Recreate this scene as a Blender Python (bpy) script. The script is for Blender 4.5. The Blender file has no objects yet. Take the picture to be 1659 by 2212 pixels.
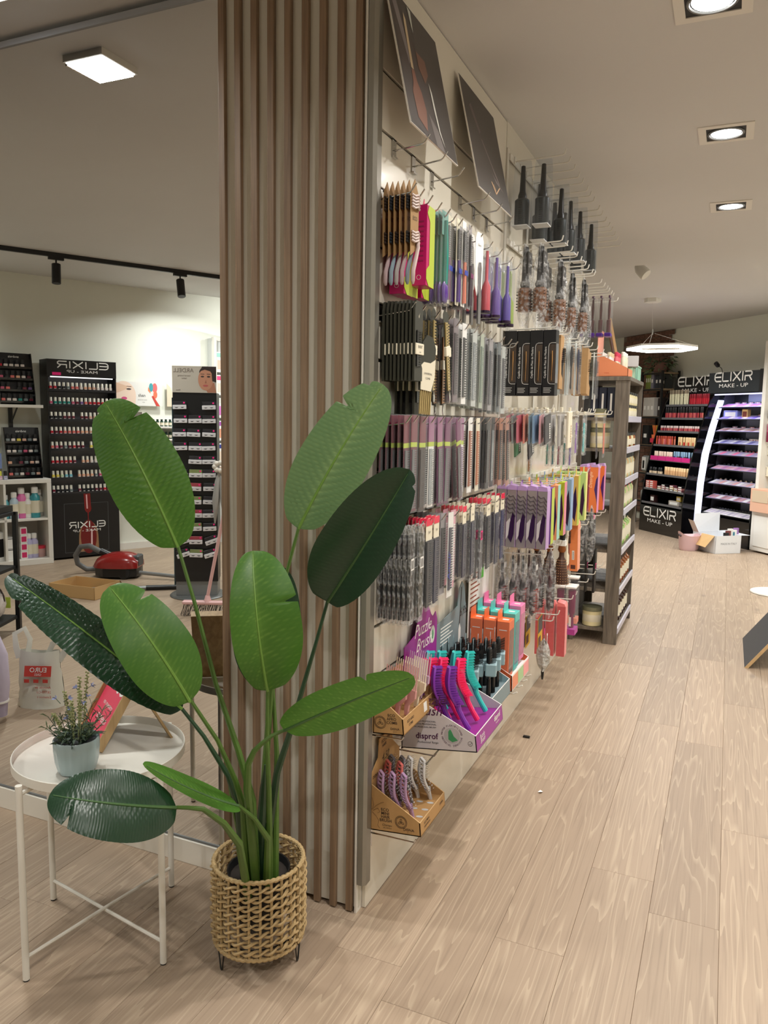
import bpy, math, random
from mathutils import Vector, Matrix
random.seed(7)
PI = math.pi
C = bpy.context.scene.collection
SC = bpy.context.scene
# ------------------------------------------------------------------ camera
cam_d = bpy.data.cameras.new('camera'); cam = bpy.data.objects.new('camera', cam_d); C.objects.link(cam)
F_PX, YAW, PITCH, ROLL = 1680.48, -0.4138, 0.1204, 0.0173
CAM = Vector((0.89, -1.9387, 1.4336))
cam_d.sensor_fit = 'VERTICAL'; cam_d.sensor_height = 36.0; cam_d.sensor_width = 27.0
cam_d.lens = F_PX / 2212 * 36.0; cam_d.clip_start = 0.02; cam_d.clip_end = 60
fw = Vector((math.sin(YAW) * math.cos(PITCH), math.cos(YAW) * math.cos(PITCH), -math.sin(PITCH)))
rt = Vector((math.cos(YAW), -math.sin(YAW), 0)); up = rt.cross(fw)
r2 = math.cos(ROLL) * rt + math.sin(ROLL) * up; u2 = -math.sin(ROLL) * rt + math.cos(ROLL) * up
cam.matrix_world = Matrix(((r2.x, u2.x, -fw.x, CAM.x), (r2.y, u2.y, -fw.y, CAM.y), (r2.z, u2.z, -fw.z, CAM.z), (0, 0, 0, 1)))
SC.camera = cam
# ------------------------------------------------------------------ world, exposure
wd = bpy.data.worlds.new('world'); SC.world = wd; wd.use_nodes = True
wd.node_tree.nodes['Background'].inputs[0].default_value = (1, 0.97, 0.92, 1)
wd.node_tree.nodes['Background'].inputs[1].default_value = 0.05
SC.view_settings.view_transform = 'Standard'; SC.view_settings.look = 'None'
SC.view_settings.gamma = 1.0; SC.view_settings.use_curve_mapping = False
SC.view_settings.exposure = -0.08
SC.cycles.max_bounces = 9; SC.cycles.diffuse_bounces = 4; SC.cycles.glossy_bounces = 5
SC.cycles.transparent_max_bounces = 24; SC.cycles.caustics_reflective = False; SC.cycles.caustics_refractive = False
SC.cycles.sample_clamp_indirect = 4.0
# ------------------------------------------------------------------ lamps: (x, y, z, watts, radius)
LOW, HIGH = 2.62, 2.73
WARM = (1.0, 0.965, 0.91); COOL = (0.98, 1.0, 0.97)
def lamp(name, loc, watts, size, col=WARM, spread=150, aim=(0, 0, -1), shape='DISK', sy=None):
    d = bpy.data.lights.new(name, 'AREA'); d.energy = watts; d.shape = shape; d.size = size
    if sy: d.size_y = sy
    d.color = col; d.spread = math.radians(spread)
    o = bpy.data.objects.new(name, d); C.objects.link(o); o.location = loc
    o.rotation_euler = Vector(aim).to_track_quat('-Z', 'Y').to_euler(); return o
DOWN = [(0.77, 0.58, LOW), (0.80, 1.695, LOW), (0.82, 2.88, LOW)]            # recessed lights in view
ADDED_DOWN = [(0.80, -0.75, LOW), (0.85, -2.3, LOW), (1.9, -1.2, LOW), (2.0, 0.8, LOW), (2.0, 2.6, LOW)]  # added out of view, without fixtures, to raise the overall light
for q in DOWN: lamp('downlight_or_fill_lamp', (q[0], q[1], q[2] - 0.006), 15, 0.09)
for q in ADDED_DOWN: lamp('downlight_or_fill_lamp', (q[0], q[1], q[2] - 0.01), 15, 0.10)
MIRROR_LAMP = (-1.147, -0.29, LOW)
lamp('square_lamp', (-1.147, -0.29, LOW - 0.03), 17, 0.15, COOL, 160, shape='SQUARE')
for q in [(-2.0, -3.4), (-3.6, -2.0), (-4.6, -4.6), (-3.0, -5.2)]: lamp('fill_lamp', (q[0] + .6, q[1], HIGH - 0.02), 26, 0.2, COOL)  # fill lights added over the mirrored area; no fixtures hang there
for q in [(0.5, 5.4), (1.7, 6.0), (2.3, 4.6), (-.6, 7.6)]: lamp('fill_lamp', (q[0], q[1], HIGH - 0.02), 30, 0.2, COOL)  # added fill without fixtures, brightens the far end
# ------------------------------------------------------------------ helpers
def L(*c):
    if len(c) == 1: c = (c[0],) * 3
    f = lambda v: v / 12.92 if v <= 0.04045 else ((v + 0.055) / 1.055) ** 2.4
    return tuple(f(x / 255.0) for x in c) + (1.0,)
MATS = {}
def mat(name, col, rough=0.5, metal=0.0, spec=0.5, emit=None, es=1.0, noise=0.0, ns=30.0, trans=0.0, coat=0.0, bump=0.0, bs=80.0, rnd=0.0):
    if name in MATS: return MATS[name]
    m = bpy.data.materials.new(name); m.use_nodes = True; nt = m.node_tree; b = nt.nodes['Principled BSDF']
    b.inputs['Base Color'].default_value = col; b.inputs['Roughness'].default_value = rough
    b.inputs['Metallic'].default_value = metal; b.inputs['Specular IOR Level'].default_value = spec
    if coat: b.inputs['Coat Weight'].default_value = coat; b.inputs['Coat Roughness'].default_value = 0.06
    if emit: b.inputs['Emission Color'].default_value = emit; b.inputs['Emission Strength'].default_value = es
    if trans: b.inputs['Transmission Weight'].default_value = trans
    tc = None
    if noise or bump:
        tc = nt.nodes.new('ShaderNodeTexCoord')
    if noise:
        n = nt.nodes.new('ShaderNodeTexNoise'); n.inputs['Scale'].default_value = ns; n.inputs['Detail'].default_value = 4
        nt.links.new(tc.outputs['Object'], n.inputs['Vector'])
        mx = nt.nodes.new('ShaderNodeMix'); mx.data_type = 'RGBA'
        mx.inputs[6].default_value = tuple(c * (1 - noise) for c in col[:3]) + (1,); mx.inputs[7].default_value = tuple(min(1, c * (1 + noise)) for c in col[:3]) + (1,)
        nt.links.new(n.outputs['Fac'], mx.inputs[0]); nt.links.new(mx.outputs[2], b.inputs['Base Color'])
    if bump:
        n2 = nt.nodes.new('ShaderNodeTexNoise'); n2.inputs['Scale'].default_value = bs; n2.inputs['Detail'].default_value = 3
        nt.links.new(tc.outputs['Object'], n2.inputs['Vector'])
        bp = nt.nodes.new('ShaderNodeBump'); bp.inputs['Strength'].default_value = bump; bp.inputs['Distance'].default_value = 0.002
        nt.links.new(n2.outputs['Fac'], bp.inputs['Height']); nt.links.new(bp.outputs['Normal'], b.inputs['Normal'])
    MATS[name] = m; return m
def film(name, tint=(0.93, 0.94, 0.95, 1), clear=0.8, rough=0.08, wrinkle=0.0):
    """thin clear plastic: mostly see-through with a glossy, slightly milky skin"""
    if name in MATS: return MATS[name]
    m = bpy.data.materials.new(name); m.use_nodes = True; nt = m.node_tree
    for n in list(nt.nodes): nt.nodes.remove(n)
    out = nt.nodes.new('ShaderNodeOutputMaterial'); mix = nt.nodes.new('ShaderNodeMixShader')
    tr = nt.nodes.new('ShaderNodeBsdfTransparent'); tr.inputs[0].default_value = tint
    pb = nt.nodes.new('ShaderNodeBsdfPrincipled'); pb.inputs['Base Color'].default_value = (tint[0] * .8, tint[1] * .8, tint[2] * .8, 1); pb.inputs['Roughness'].default_value = rough
    pb.inputs['Specular IOR Level'].default_value = 0.9
    mix.inputs[0].default_value = clear
    if wrinkle:
        tc = nt.nodes.new('ShaderNodeTexCoord'); n = nt.nodes.new('ShaderNodeTexNoise'); n.inputs['Scale'].default_value = 55; n.inputs['Detail'].default_value = 2
        nt.links.new(tc.outputs['Object'], n.inputs['Vector'])
        bp = nt.nodes.new('ShaderNodeBump'); bp.inputs['Strength'].default_value = wrinkle; bp.inputs['Distance'].default_value = 0.02
        nt.links.new(n.outputs['Fac'], bp.inputs['Height']); nt.links.new(bp.outputs['Normal'], pb.inputs['Normal'])
        rp = nt.nodes.new('ShaderNodeMapRange'); rp.inputs[1].default_value = 0.42; rp.inputs[2].default_value = 0.62
        rp.inputs[3].default_value = clear; rp.inputs[4].default_value = clear - 0.3
        nt.links.new(n.outputs['Fac'], rp.inputs[0]); nt.links.new(rp.outputs[0], mix.inputs[0])
    nt.links.new(pb.outputs[0], mix.inputs[1]); nt.links.new(tr.outputs[0], mix.inputs[2]); nt.links.new(mix.outputs[0], out.inputs[0])
    MATS[name] = m; return m
def wood(name, a, b, streak=None, axis=2, sc=1.0, rough=0.5, stretch=14):
    """procedural wood: fibres stretched along one axis"""
    if name in MATS: return MATS[name]
    m = bpy.data.materials.new(name); m.use_nodes = True; nt = m.node_tree; p = nt.nodes['Principled BSDF']; p.inputs['Roughness'].default_value = rough
    tc = nt.nodes.new('ShaderNodeTexCoord'); mp = nt.nodes.new('ShaderNodeMapping')
    s = [40 * sc] * 3; s[axis] = 40 * sc / stretch; mp.inputs['Scale'].default_value = s
    oi = nt.nodes.new('ShaderNodeObjectInfo'); ad = nt.nodes.new('ShaderNodeVectorMath'); ad.operation = 'ADD'
    sm = nt.nodes.new('ShaderNodeMath'); sm.operation = 'MULTIPLY'; sm.inputs[1].default_value = 37.0
    nt.links.new(oi.outputs['Random'], sm.inputs[0]); nt.links.new(tc.outputs['Object'], ad.inputs[0]); nt.links.new(sm.outputs[0], ad.inputs[1])
    nt.links.new(ad.outputs[0], mp.inputs['Vector'])
    n = nt.nodes.new('ShaderNodeTexNoise'); n.inputs['Scale'].default_value = 2.0; n.inputs['Detail'].default_value = 6; n.inputs['Distortion'].default_value = 0.6
    nt.links.new(mp.outputs[0], n.inputs['Vector'])
    cr = nt.nodes.new('ShaderNodeValToRGB'); cr.color_ramp.elements[0].position = 0.3; cr.color_ramp.elements[0].color = a
    cr.color_ramp.elements[1].position = 0.68; cr.color_ramp.elements[1].color = b
    nt.links.new(n.outputs['Fac'], cr.inputs[0]); nt.links.new(cr.outputs[0], p.inputs['Base Color'])
    MATS[name] = m; return m
class MB:
    """collects faces; build() links them as ONE mesh object"""
    def __init__(s): s.v = []; s.f = []; s.m = []
    def add(s, vs, fs, mi=0):
        o = len(s.v); s.v += [tuple(x) for x in vs]; s.f += [tuple(i + o for i in f) for f in fs]; s.m += [mi] * len(fs); return s
    def box(s, x0, x1, y0, y1, z0, z1, mi=0):
        return s.add([(x0, y0, z0), (x1, y0, z0), (x1, y1, z0), (x0, y1, z0), (x0, y0, z1), (x1, y0, z1), (x1, y1, z1), (x0, y1, z1)],
                     [(0, 3, 2, 1), (4, 5, 6, 7), (0, 1, 5, 4), (1, 2, 6, 5), (2, 3, 7, 6), (3, 0, 4, 7)], mi)
    def rbox(s, x0, x1, y0, y1, z0, z1, r=0.002, mi=0):
        """box with chamfered vertical and top edges"""
        P = [(x0 + r, y0), (x1 - r, y0), (x1, y0 + r), (x1, y1 - r), (x1 - r, y1), (x0 + r, y1), (x0, y1 - r), (x0, y0 + r)]
        cx, cy = (x0 + x1) / 2, (y0 + y1) / 2
        kx = (x1 - x0 - 2 * r) / (x1 - x0); ky = (y1 - y0 - 2 * r) / (y1 - y0)
        Q = [(cx + (x - cx) * kx, cy + (y - cy) * ky) for x, y in P]
        vs = [(x, y, z0 + r) for x, y in P] + [(x, y, z1 - r) for x, y in P] + [(x, y, z0) for x, y in Q] + [(x, y, z1) for x, y in Q]
        fs = []
        for i in range(8):
            j = (i + 1) % 8; fs += [(i, j, 8 + j, 8 + i), (16 + i, 16 + j, j, i), (8 + i, 8 + j, 24 + j, 24 + i)]
        fs += [tuple(range(24, 32)), tuple(range(23, 15, -1))]
        return s.add(vs, fs, mi)
    def prism(s, poly, a, b, axis='z', mi=0):
        n = len(poly)
        f = {'z': lambda p, t: (p[0], p[1], t), 'y': lambda p, t: (p[0], t, p[1]), 'x': lambda p, t: (t, p[0], p[1])}[axis]
        return s.add([f(p, a) for p in poly] + [f(p, b) for p in poly], [tuple(range(n - 1, -1, -1)), tuple(range(n, 2 * n))] + [(i, (i + 1) % n, n + (i + 1) % n, n + i) for i in range(n)], mi)
    def poly(s, pts, mi=0): return s.add(pts, [tuple(range(len(pts)))], mi)
    def tube(s, pts, r, n=6, mi=0, cap=True, closed=False, flat=1.0):
        pts = [Vector(p) for p in pts]; k = len(pts); R = r if isinstance(r, (list, tuple)) else [r] * k
        vs = []; t0 = None; nn = None
        for i, p in enumerate(pts):
            a = pts[(i - 1) % k] if (closed or i > 0) else p; b = pts[(i + 1) % k] if (closed or i < k - 1) else p
            t = (b - a).normalized() if (b - a).length > 1e-9 else Vector((0, 0, 1))
            if nn is None:
                nn = t.orthogonal().normalized() if flat == 1.0 else (t.cross(Vector((0, 0, 1))).normalized() if abs(t.z) < .99 else Vector((1, 0, 0)))
            else:
                nn = nn - t * nn.dot(t)
                nn = nn.normalized() if nn.length > 1e-6 else t.orthogonal().normalized()
            bb = t.cross(nn)
            for j in range(n):
                an = 2 * PI * j / n; vs.append(p + R[i] * (math.cos(an) * nn * flat + math.sin(an) * bb))
        fs = []
        for i in range(k if closed else k - 1):
            i2 = (i + 1) % k
            for j in range(n): fs.append((i * n + j, i * n + (j + 1) % n, i2 * n + (j + 1) % n, i2 * n + j))
        if cap and not closed: fs += [tuple(range(n - 1, -1, -1)), tuple((k - 1) * n + j for j in range(n))]
        return s.add(vs, fs, mi)
    def lathe(s, prof, n=14, c=(0, 0, 0), mi=0, sx=1.0, sy=1.0, axis='z'):
        vs = []; k = len(prof)
        for r, z in prof:
            for j in range(n):
                a = 2 * PI * j / n; q = (math.cos(a) * r * sx, math.sin(a) * r * sy, z)
                if axis == 'x': q = (z, q[0], q[1])
                if axis == 'y': q = (q[0], z, q[1])
                vs.append((c[0] + q[0], c[1] + q[1], c[2] + q[2]))
        fs = []
        for i in range(k - 1):
            for j in range(n): fs.append((i * n + j, i * n + (j + 1) % n, (i + 1) * n + (j + 1) % n, (i + 1) * n + j))
        fs += [tuple(range(n - 1, -1, -1)), tuple((k - 1) * n + j for j in range(n))]
        return s.add(vs, fs, mi)
    def ball(s, c, r, n=10, k=6, mi=0, sz=1.0):
        return s.lathe([(max(1e-4, r * math.sin(PI * i / k)), -r * math.cos(PI * i / k) * sz) for i in range(k + 1)], n, c, mi)
    def build(s, name, mats, parent=None, smooth=False, loc=None, rot=None):
        me = bpy.data.meshes.new(name); me.from_pydata(s.v, [], s.f)
        mats = mats if isinstance(mats, (list, tuple)) else [mats]
        for m in mats: me.materials.append(m)
        me.polygons.foreach_set('material_index', s.m)
        if smooth:
            me.polygons.foreach_set('use_smooth', [True] * len(s.f))
            try: me.set_sharp_from_angle(angle=math.radians(42))
            except Exception: pass
        me.update()
        o = bpy.data.objects.new(name, me); C.objects.link(o)
        if parent: o.parent = parent
        if loc: o.location = loc
        if rot is not None: o.rotation_euler = rot if isinstance(rot, (tuple, list)) else (0, 0, rot)
        return o
def tag(o, label=None, cat=None, group=None, kind=None):
    if label: o['label'] = label
    if cat: o['category'] = cat
    if group: o['group'] = group
    if kind: o['kind'] = kind
    return o
def thing(name, label, cat, loc=(0, 0, 0), rot=0, group=None):
    o = bpy.data.objects.new(name, None); C.objects.link(o); o.empty_display_size = 0.02
    o.location = loc; o.rotation_euler = rot if isinstance(rot, (tuple, list)) else (0, 0, rot); return tag(o, label, cat, group)
def setmat(o, m, i=0):
    o.material_slots[i].link = 'OBJECT'; o.material_slots[i].material = m
def dup(root, loc, rot=None, label=None, group=None, mats=None):
    """copy a thing with its parts and sub-parts; mats = {part name: material} recolours single parts"""
    r = root.copy(); C.objects.link(r); r.location = loc
    if rot is not None: r.rotation_euler = rot if isinstance(rot, (tuple, list)) else (0, 0, rot)
    if label: r['label'] = label
    if group: r['group'] = group
    def cp(src, dst):
        for ch in list(src.children):
            c = ch.copy(); C.objects.link(c); c.parent = dst
            k = ch.name.split('.')[0]
            if mats and k in mats: setmat(c, mats[k])
            cp(ch, c)
    cp(root, r)
    if mats and root.name.split('.')[0] in mats and root.type == 'MESH': setmat(r, mats[root.name.split('.')[0]])
    return r
FONT_CACHE = {}
def text(parent, string, size, o, u, v, m, align='CENTER', name='lettering', slant=0.0, bold=0.0, stretch=1.0):
    """flat printed words lying in the plane u, v through o"""
    key = (string, align, slant, bold)
    if key not in FONT_CACHE:
        cu = bpy.data.curves.new('lettering', 'FONT'); cu.body = string; cu.align_x = align; cu.size = 1.0; cu.resolution_u = 2; cu.shear = slant; cu.offset = bold
        ob = bpy.data.objects.new('lettering', cu); C.objects.link(ob)
        dg = bpy.context.evaluated_depsgraph_get(); dg.update()
        me0 = bpy.data.meshes.new_from_object(ob.evaluated_get(dg))
        FONT_CACHE[key] = ([tuple(x.co) for x in me0.vertices], [tuple(p.vertices) for p in me0.polygons])
        bpy.data.objects.remove(ob); bpy.data.curves.remove(cu); bpy.data.meshes.remove(me0)
    vs, fs = FONT_CACHE[key]; o = Vector(o); u = Vector(u).normalized(); v = Vector(v).normalized(); w = u.cross(v) * 0.0006
    b = MB(); b.add([o + w + u * (x * size * stretch) + v * (y * size) for x, y, z in vs], fs)
    return b.build(name, m, parent)
EL = {'E': ([(1, 1), (.3, 1), (.1, .9), (0, .7), (0, .3), (.1, .1), (.3, 0), (1, 0)], [(.05, .5), (.95, .5)]), 'L': ([(0, 1), (0, .15), (.1, 0), (1, 0)],), 'I': ([(.5, 1), (.5, 0)],),
      'X': ([(0, 1), (1, 0)], [(1, 1), (0, 0)]), 'R': ([(0, 0), (0, .5), (.8, .5), (1, .65), (1, .85), (.85, 1), (0, 1)], [(.6, .5), (1, 0)])}
def sign_word(parent, o, u, v, width, m, h=None):
    """the wide rounded shop lettering ELIXIR with MAKE - UP below it"""
    o = Vector(o); u = Vector(u).normalized(); v = Vector(v).normalized(); w = u.cross(v) * 0.001
    h = h or width * 0.155; lw = h * 0.17; adv = {'E': 1.35, 'L': 1.25, 'I': .55, 'X': 1.4, 'R': 1.3}
    tot = sum(adv[c] for c in 'ELIXIR'); s = width / tot; b = MB(); x = 0.0
    for ch in 'ELIXIR':
        cw = (adv[ch] - .25) * s if ch != 'I' else 0
        for st in EL[ch]:
            for (ax, ay), (bx, by) in zip(st, st[1:]):
                if ch == 'I': ax = bx = 0.5
                A = Vector((x + ax * cw if ch != 'I' else x + .15 * s, ay * h)); B_ = Vector((x + bx * cw if ch != 'I' else x + .15 * s, by * h))
                t = (B_ - A).normalized(); n = Vector((-t.y, t.x)) * lw / 2; A = A - t * lw * .3; B_ = B_ + t * lw * .3
                b.poly([o + w + u * (q.x - width / 2) + v * (q.y) for q in (A - n, B_ - n, B_ + n, A + n)])
        x += adv[ch] * s
    b.build('lettering', m, parent)
    text(parent, 'MAKE - UP', h * .62, o - v * h * .75, u, v, m, stretch=1.7)
# ================================================================== THE SETTING
WHITE = mat('white_paint', L(226, 222, 214), 0.55, noise=0.03, ns=3)
CEILM = mat('ceiling_paint', L(208, 206, 204), 0.7, noise=0.03, ns=2)
WALLM = mat('wall_paint', L(232, 233, 222), 0.6, noise=0.02, ns=2)
LAMI = mat('white_laminate', L(222, 216, 202), 0.22, noise=0.02, ns=5, coat=0.2)
DARK = mat('dark_gap', L(40, 38, 34), 0.6)
ALU = mat('brushed_aluminium', L(150, 147, 138), 0.35, 0.6, noise=0.05, ns=60)
CHROME = mat('chrome', L(205, 205, 205), 0.12, 1.0)
WWIRE = mat('white_powder_coat', L(225, 222, 214), 0.35)
BLACK = mat('black_satin', L(18, 18, 20), 0.35)
BLACKM = mat('black_matt', L(24, 24, 25), 0.6)
GLOSSK = mat('black_gloss', L(10, 10, 13), 0.06, coat=0.5)
STEEL = mat('grey_steel', L(120, 122, 122), 0.35, 0.5)
def plank_mat():
    m = bpy.data.materials.new('oak_plank'); m.use_nodes = True; nt = m.node_tree; P = nt.nodes['Principled BSDF']
    N = nt.nodes.new; K = nt.links.new
    geo = N('ShaderNodeNewGeometry'); oi = N('ShaderNodeObjectInfo'); sep = N('ShaderNodeSeparateXYZ'); K(geo.outputs['Position'], sep.inputs[0])
    dv = N('ShaderNodeMath'); dv.operation = 'DIVIDE'; dv.inputs[1].default_value = 0.191; K(sep.outputs[0], dv.inputs[0])
    fl = N('ShaderNodeMath'); fl.operation = 'FLOOR'; K(dv.outputs[0], fl.inputs[0])
    ad = N('ShaderNodeMath'); ad.operation = 'MULTIPLY_ADD'; ad.inputs[1].default_value = 13.7; K(oi.outputs['Random'], ad.inputs[0]); K(fl.outputs[0], ad.inputs[2])
    wn = N('ShaderNodeTexWhiteNoise'); wn.noise_dimensions = '1D'; K(ad.outputs[0], wn.inputs['W'])
    sc = N('ShaderNodeVectorMath'); sc.operation = 'SCALE'; sc.inputs['Scale'].default_value = 31.0; K(wn.outputs['Color'], sc.inputs[0])
    av = N('ShaderNodeVectorMath'); av.operation = 'ADD'; K(geo.outputs['Position'], av.inputs[0]); K(sc.outputs[0], av.inputs[1])
    mp = N('ShaderNodeMapping'); mp.inputs['Scale'].default_value = (1, 0.055, 1); K(av.outputs[0], mp.inputs['Vector'])
    # cathedral rings: contour lines of a stretched noise field
    n1 = N('ShaderNodeTexNoise'); n1.inputs['Scale'].default_value = 11; n1.inputs['Detail'].default_value = 2.5; n1.inputs['Roughness'].default_value = .5; K(mp.outputs[0], n1.inputs['Vector'])
    m1 = N('ShaderNodeMath'); m1.operation = 'MULTIPLY'; m1.inputs[1].default_value = 15; K(n1.outputs['Fac'], m1.inputs[0])
    fr = N('ShaderNodeMath'); fr.operation = 'FRACT'; K(m1.outputs[0], fr.inputs[0])
    rl = N('ShaderNodeMapRange'); rl.inputs[1].default_value = 0.72; rl.inputs[2].default_value = 0.97; K(fr.outputs[0], rl.inputs[0])
    # fine fibre
    mp2 = N('ShaderNodeMapping'); mp2.inputs['Scale'].default_value = (1, 0.018, 1); K(av.outputs[0], mp2.inputs['Vector'])
    n2 = N('ShaderNodeTexNoise'); n2.inputs['Scale'].default_value = 170; n2.inputs['Detail'].default_value = 3; K(mp2.outputs[0], n2.inputs['Vector'])
    n3 = N('ShaderNodeTexNoise'); n3.inputs['Scale'].default_value = 4.0; n3.inputs['Detail'].default_value = 3; K(mp.outputs[0], n3.inputs['Vector'])
    mk = N('ShaderNodeMapping'); mk.inputs['Scale'].default_value = (1, 0.42, 1); K(av.outputs[0], mk.inputs['Vector'])
    vo = N('ShaderNodeTexVoronoi'); vo.inputs['Scale'].default_value = 4.2; K(mk.outputs[0], vo.inputs['Vector'])
    kn = N('ShaderNodeMapRange'); kn.inputs[1].default_value = 0.03; kn.inputs[2].default_value = 0.12; kn.inputs[3].default_value = 0.55; kn.inputs[4].default_value = 0; K(vo.outputs['Distance'], kn.inputs[0])
    base = N('ShaderNodeMix'); base.data_type = 'RGBA'; base.inputs[6].default_value = L(150, 130, 111); base.inputs[7].default_value = L(176, 155, 133); K(n3.outputs['Fac'], base.inputs[0])
    f2 = N('ShaderNodeMapRange'); f2.inputs[1].default_value = 0.5; f2.inputs[2].default_value = 0.78; f2.inputs[4].default_value = 0.55; K(n2.outputs['Fac'], f2.inputs[0])
    a = N('ShaderNodeMix'); a.data_type = 'RGBA'; a.inputs[7].default_value = L(124, 106, 90); K(base.outputs[2], a.inputs[6]); K(f2.outputs[0], a.inputs[0])
    ml = N('ShaderNodeMath'); ml.operation = 'MULTIPLY'; ml.inputs[1].default_value = 0.34; K(rl.outputs[0], ml.inputs[0])
    b = N('ShaderNodeMix'); b.data_type = 'RGBA'; b.inputs[7].default_value = L(206, 187, 162); K(a.outputs[2], b.inputs[6]); K(ml.outputs[0], b.inputs[0])
    k2 = N('ShaderNodeMix'); k2.data_type = 'RGBA'; k2.inputs[7].default_value = L(118, 104, 92); K(b.outputs[2], k2.inputs[6]); K(kn.outputs[0], k2.inputs[0])
    hv = N('ShaderNodeHueSaturation'); vr = N('ShaderNodeMapRange'); vr.inputs[3].default_value = 0.92; vr.inputs[4].default_value = 1.08; K(wn.outputs['Value'], vr.inputs[0]); K(vr.outputs[0], hv.inputs['Value']); K(k2.outputs[2], hv.inputs['Color'])
    K(hv.outputs[0], P.inputs['Base Color']); P.inputs['Roughness'].default_value = 0.46; P.inputs['Specular IOR Level'].default_value = 0.4
    bp = N('ShaderNodeBump'); bp.inputs['Strength'].default_value = 0.15; bp.inputs['Distance'].default_value = 0.001; K(n2.outputs['Fac'], bp.inputs['Height']); K(bp.outputs[0], P.inputs['Normal'])
    return m
PLANK = plank_mat()
def struct(o): o['kind'] = 'structure'; return o
X0, X1, Y0, Y1 = -7.2, 3.0, -7.2, 11.4
floor = struct(MB().box(X0, X1, Y0, Y1, -0.12, -0.0035).build('floor', mat('floor_joint', L(84, 70, 58), 0.8)))
PW, PL = 0.191, 1.372
KNOWN = {2: 0.04, 3: 0.507, 4: 0.34, 1: 1.06, 5: 0.949, 0: -0.183, -5: -0.385, -3: -0.2585}
def plank_bm(x0, x1, y0, y1):
    g, c = 0.0003, 0.0011; b = MB()
    a = [(x0 + g, y0 + g), (x1 - g, y0 + g), (x1 - g, y1 - g), (x0 + g, y1 - g)]; i = [(x0 + c, y0 + c), (x1 - c, y0 + c), (x1 - c, y1 - c), (x0 + c, y1 - c)]
    return [(p[0], p[1], -0.003) for p in a] + [(p[0], p[1], -0.0008) for p in a] + [(p[0], p[1], 0.0) for p in i], \
        [(0, 1, 5, 4), (1, 2, 6, 5), (2, 3, 7, 6), (3, 0, 4, 7), (4, 5, 9, 8), (5, 6, 10, 9), (6, 7, 11, 10), (7, 4, 8, 11), (8, 9, 10, 11)]
allp = []
for k in range(int(X0 / PW), int(X1 / PW) + 1):
    off = KNOWN.get(k, (k * 0.618 * PL * 1.7) % PL)
    for j in range(int((Y0 - off) / PL) - 1, int((Y1 - off) / PL) + 1): allp.append((k * PW, off + j * PL))
mx_, my_ = CAM.x, CAM.y
def pkey(p):
    d = Vector((p[0] + .1 - CAM.x, p[1] + .7 - CAM.y, 0)); f = Vector((math.sin(YAW), math.cos(YAW), 0)); r = Vector((f.y, -f.x, 0))
    z = d.dot(f); vis = z > .4 and abs(d.dot(r)) < z * .52 + .35 and not (p[0] < -0.15 and p[1] > -0.7)
    return d.length + (0 if vis else 100)
allp.sort(key=pkey)
pm = None
for p in allp[:290]:
    if pm is None:
        v, f = plank_bm(0, PW, 0, PL); o = MB().add(v, f).build('plank', PLANK, floor); pm = o.data
    else:
        o = bpy.data.objects.new('plank', pm); C.objects.link(o); o.parent = floor
    o.location = (p[0], p[1], 0)
b = MB()
for p in allp[290:]: b.add(*plank_bm(p[0], p[0] + PW, p[1], p[1] + PL))
tag(b.build('planking', PLANK, floor), kind='stuff')
# walls and ceiling
STEP_Y = 4.43
cl = struct(MB().box(X0, X1, -1.2, STEP_Y, LOW, LOW + 0.16).build('ceiling', CEILM))
struct(MB().box(X0, X1, STEP_Y, Y1, HIGH, HIGH + .1).box(X0, X1, Y0, -1.2, HIGH, HIGH + .1).build('ceiling', CEILM))
WN = Vector((0.891, 0.454, 0)); WE = Vector((-0.454, 0.891, 0)); W0 = Vector((-4.85, -4.585, 0))      # the wall that the mirror shows
WROT = math.atan2(WE.y, WE.x)
def W(u, d, z=0): return W0 + WE * u + WN * d + Vector((0, 0, z))
struct(MB().box(-3.2, 5.2, 0, 0.12, 0, 2.9).build('wall_left', WALLM, loc=W0, rot=WROT))
struct(MB().box(X1, X1 + .1, Y0, Y1, 0, 2.9).build('wall_right', WALLM))
struct(MB().box(X0, X1, Y0 - .1, Y0, 0, 2.9).build('wall_back', WALLM))
FO = Vector((-0.131, 8.959, 0)); FE = Vector((0.636, -0.772, 0)).normalized(); FB = Vector((0.772, 0.636, 0)).normalized()
FROT = math.atan2(FE.y, FE.x)
def Fp(u, d, z=0): return FO + FE * u + FB * d + Vector((0, 0, z))          # far frame: u to the right, d backwards
struct(MB().box(-3.6, 4.6, 0.72, 0.84, 0, 2.9).build('wall_far', WALLM, loc=FO, rot=FROT))
struct(MB().box(-2.6, -2.5, 0, Y1, 0, 2.9).build('wall_aisle', WALLM))
struct(MB().box(X0, -0.16, 0.014, 0.1, 0, 2.9).build('wall_partition', WALLM))
struct(MB().box(-1.0, 1.4, 0.700, 0.718, 0, 0.08).build('baseboard_far', WHITE, loc=FO, rot=FROT))
struct(MB().box(-3.0, 5.0, -0.016, -0.002, 0, 0.07).build('baseboard_left', WHITE, loc=W0, rot=WROT))
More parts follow.
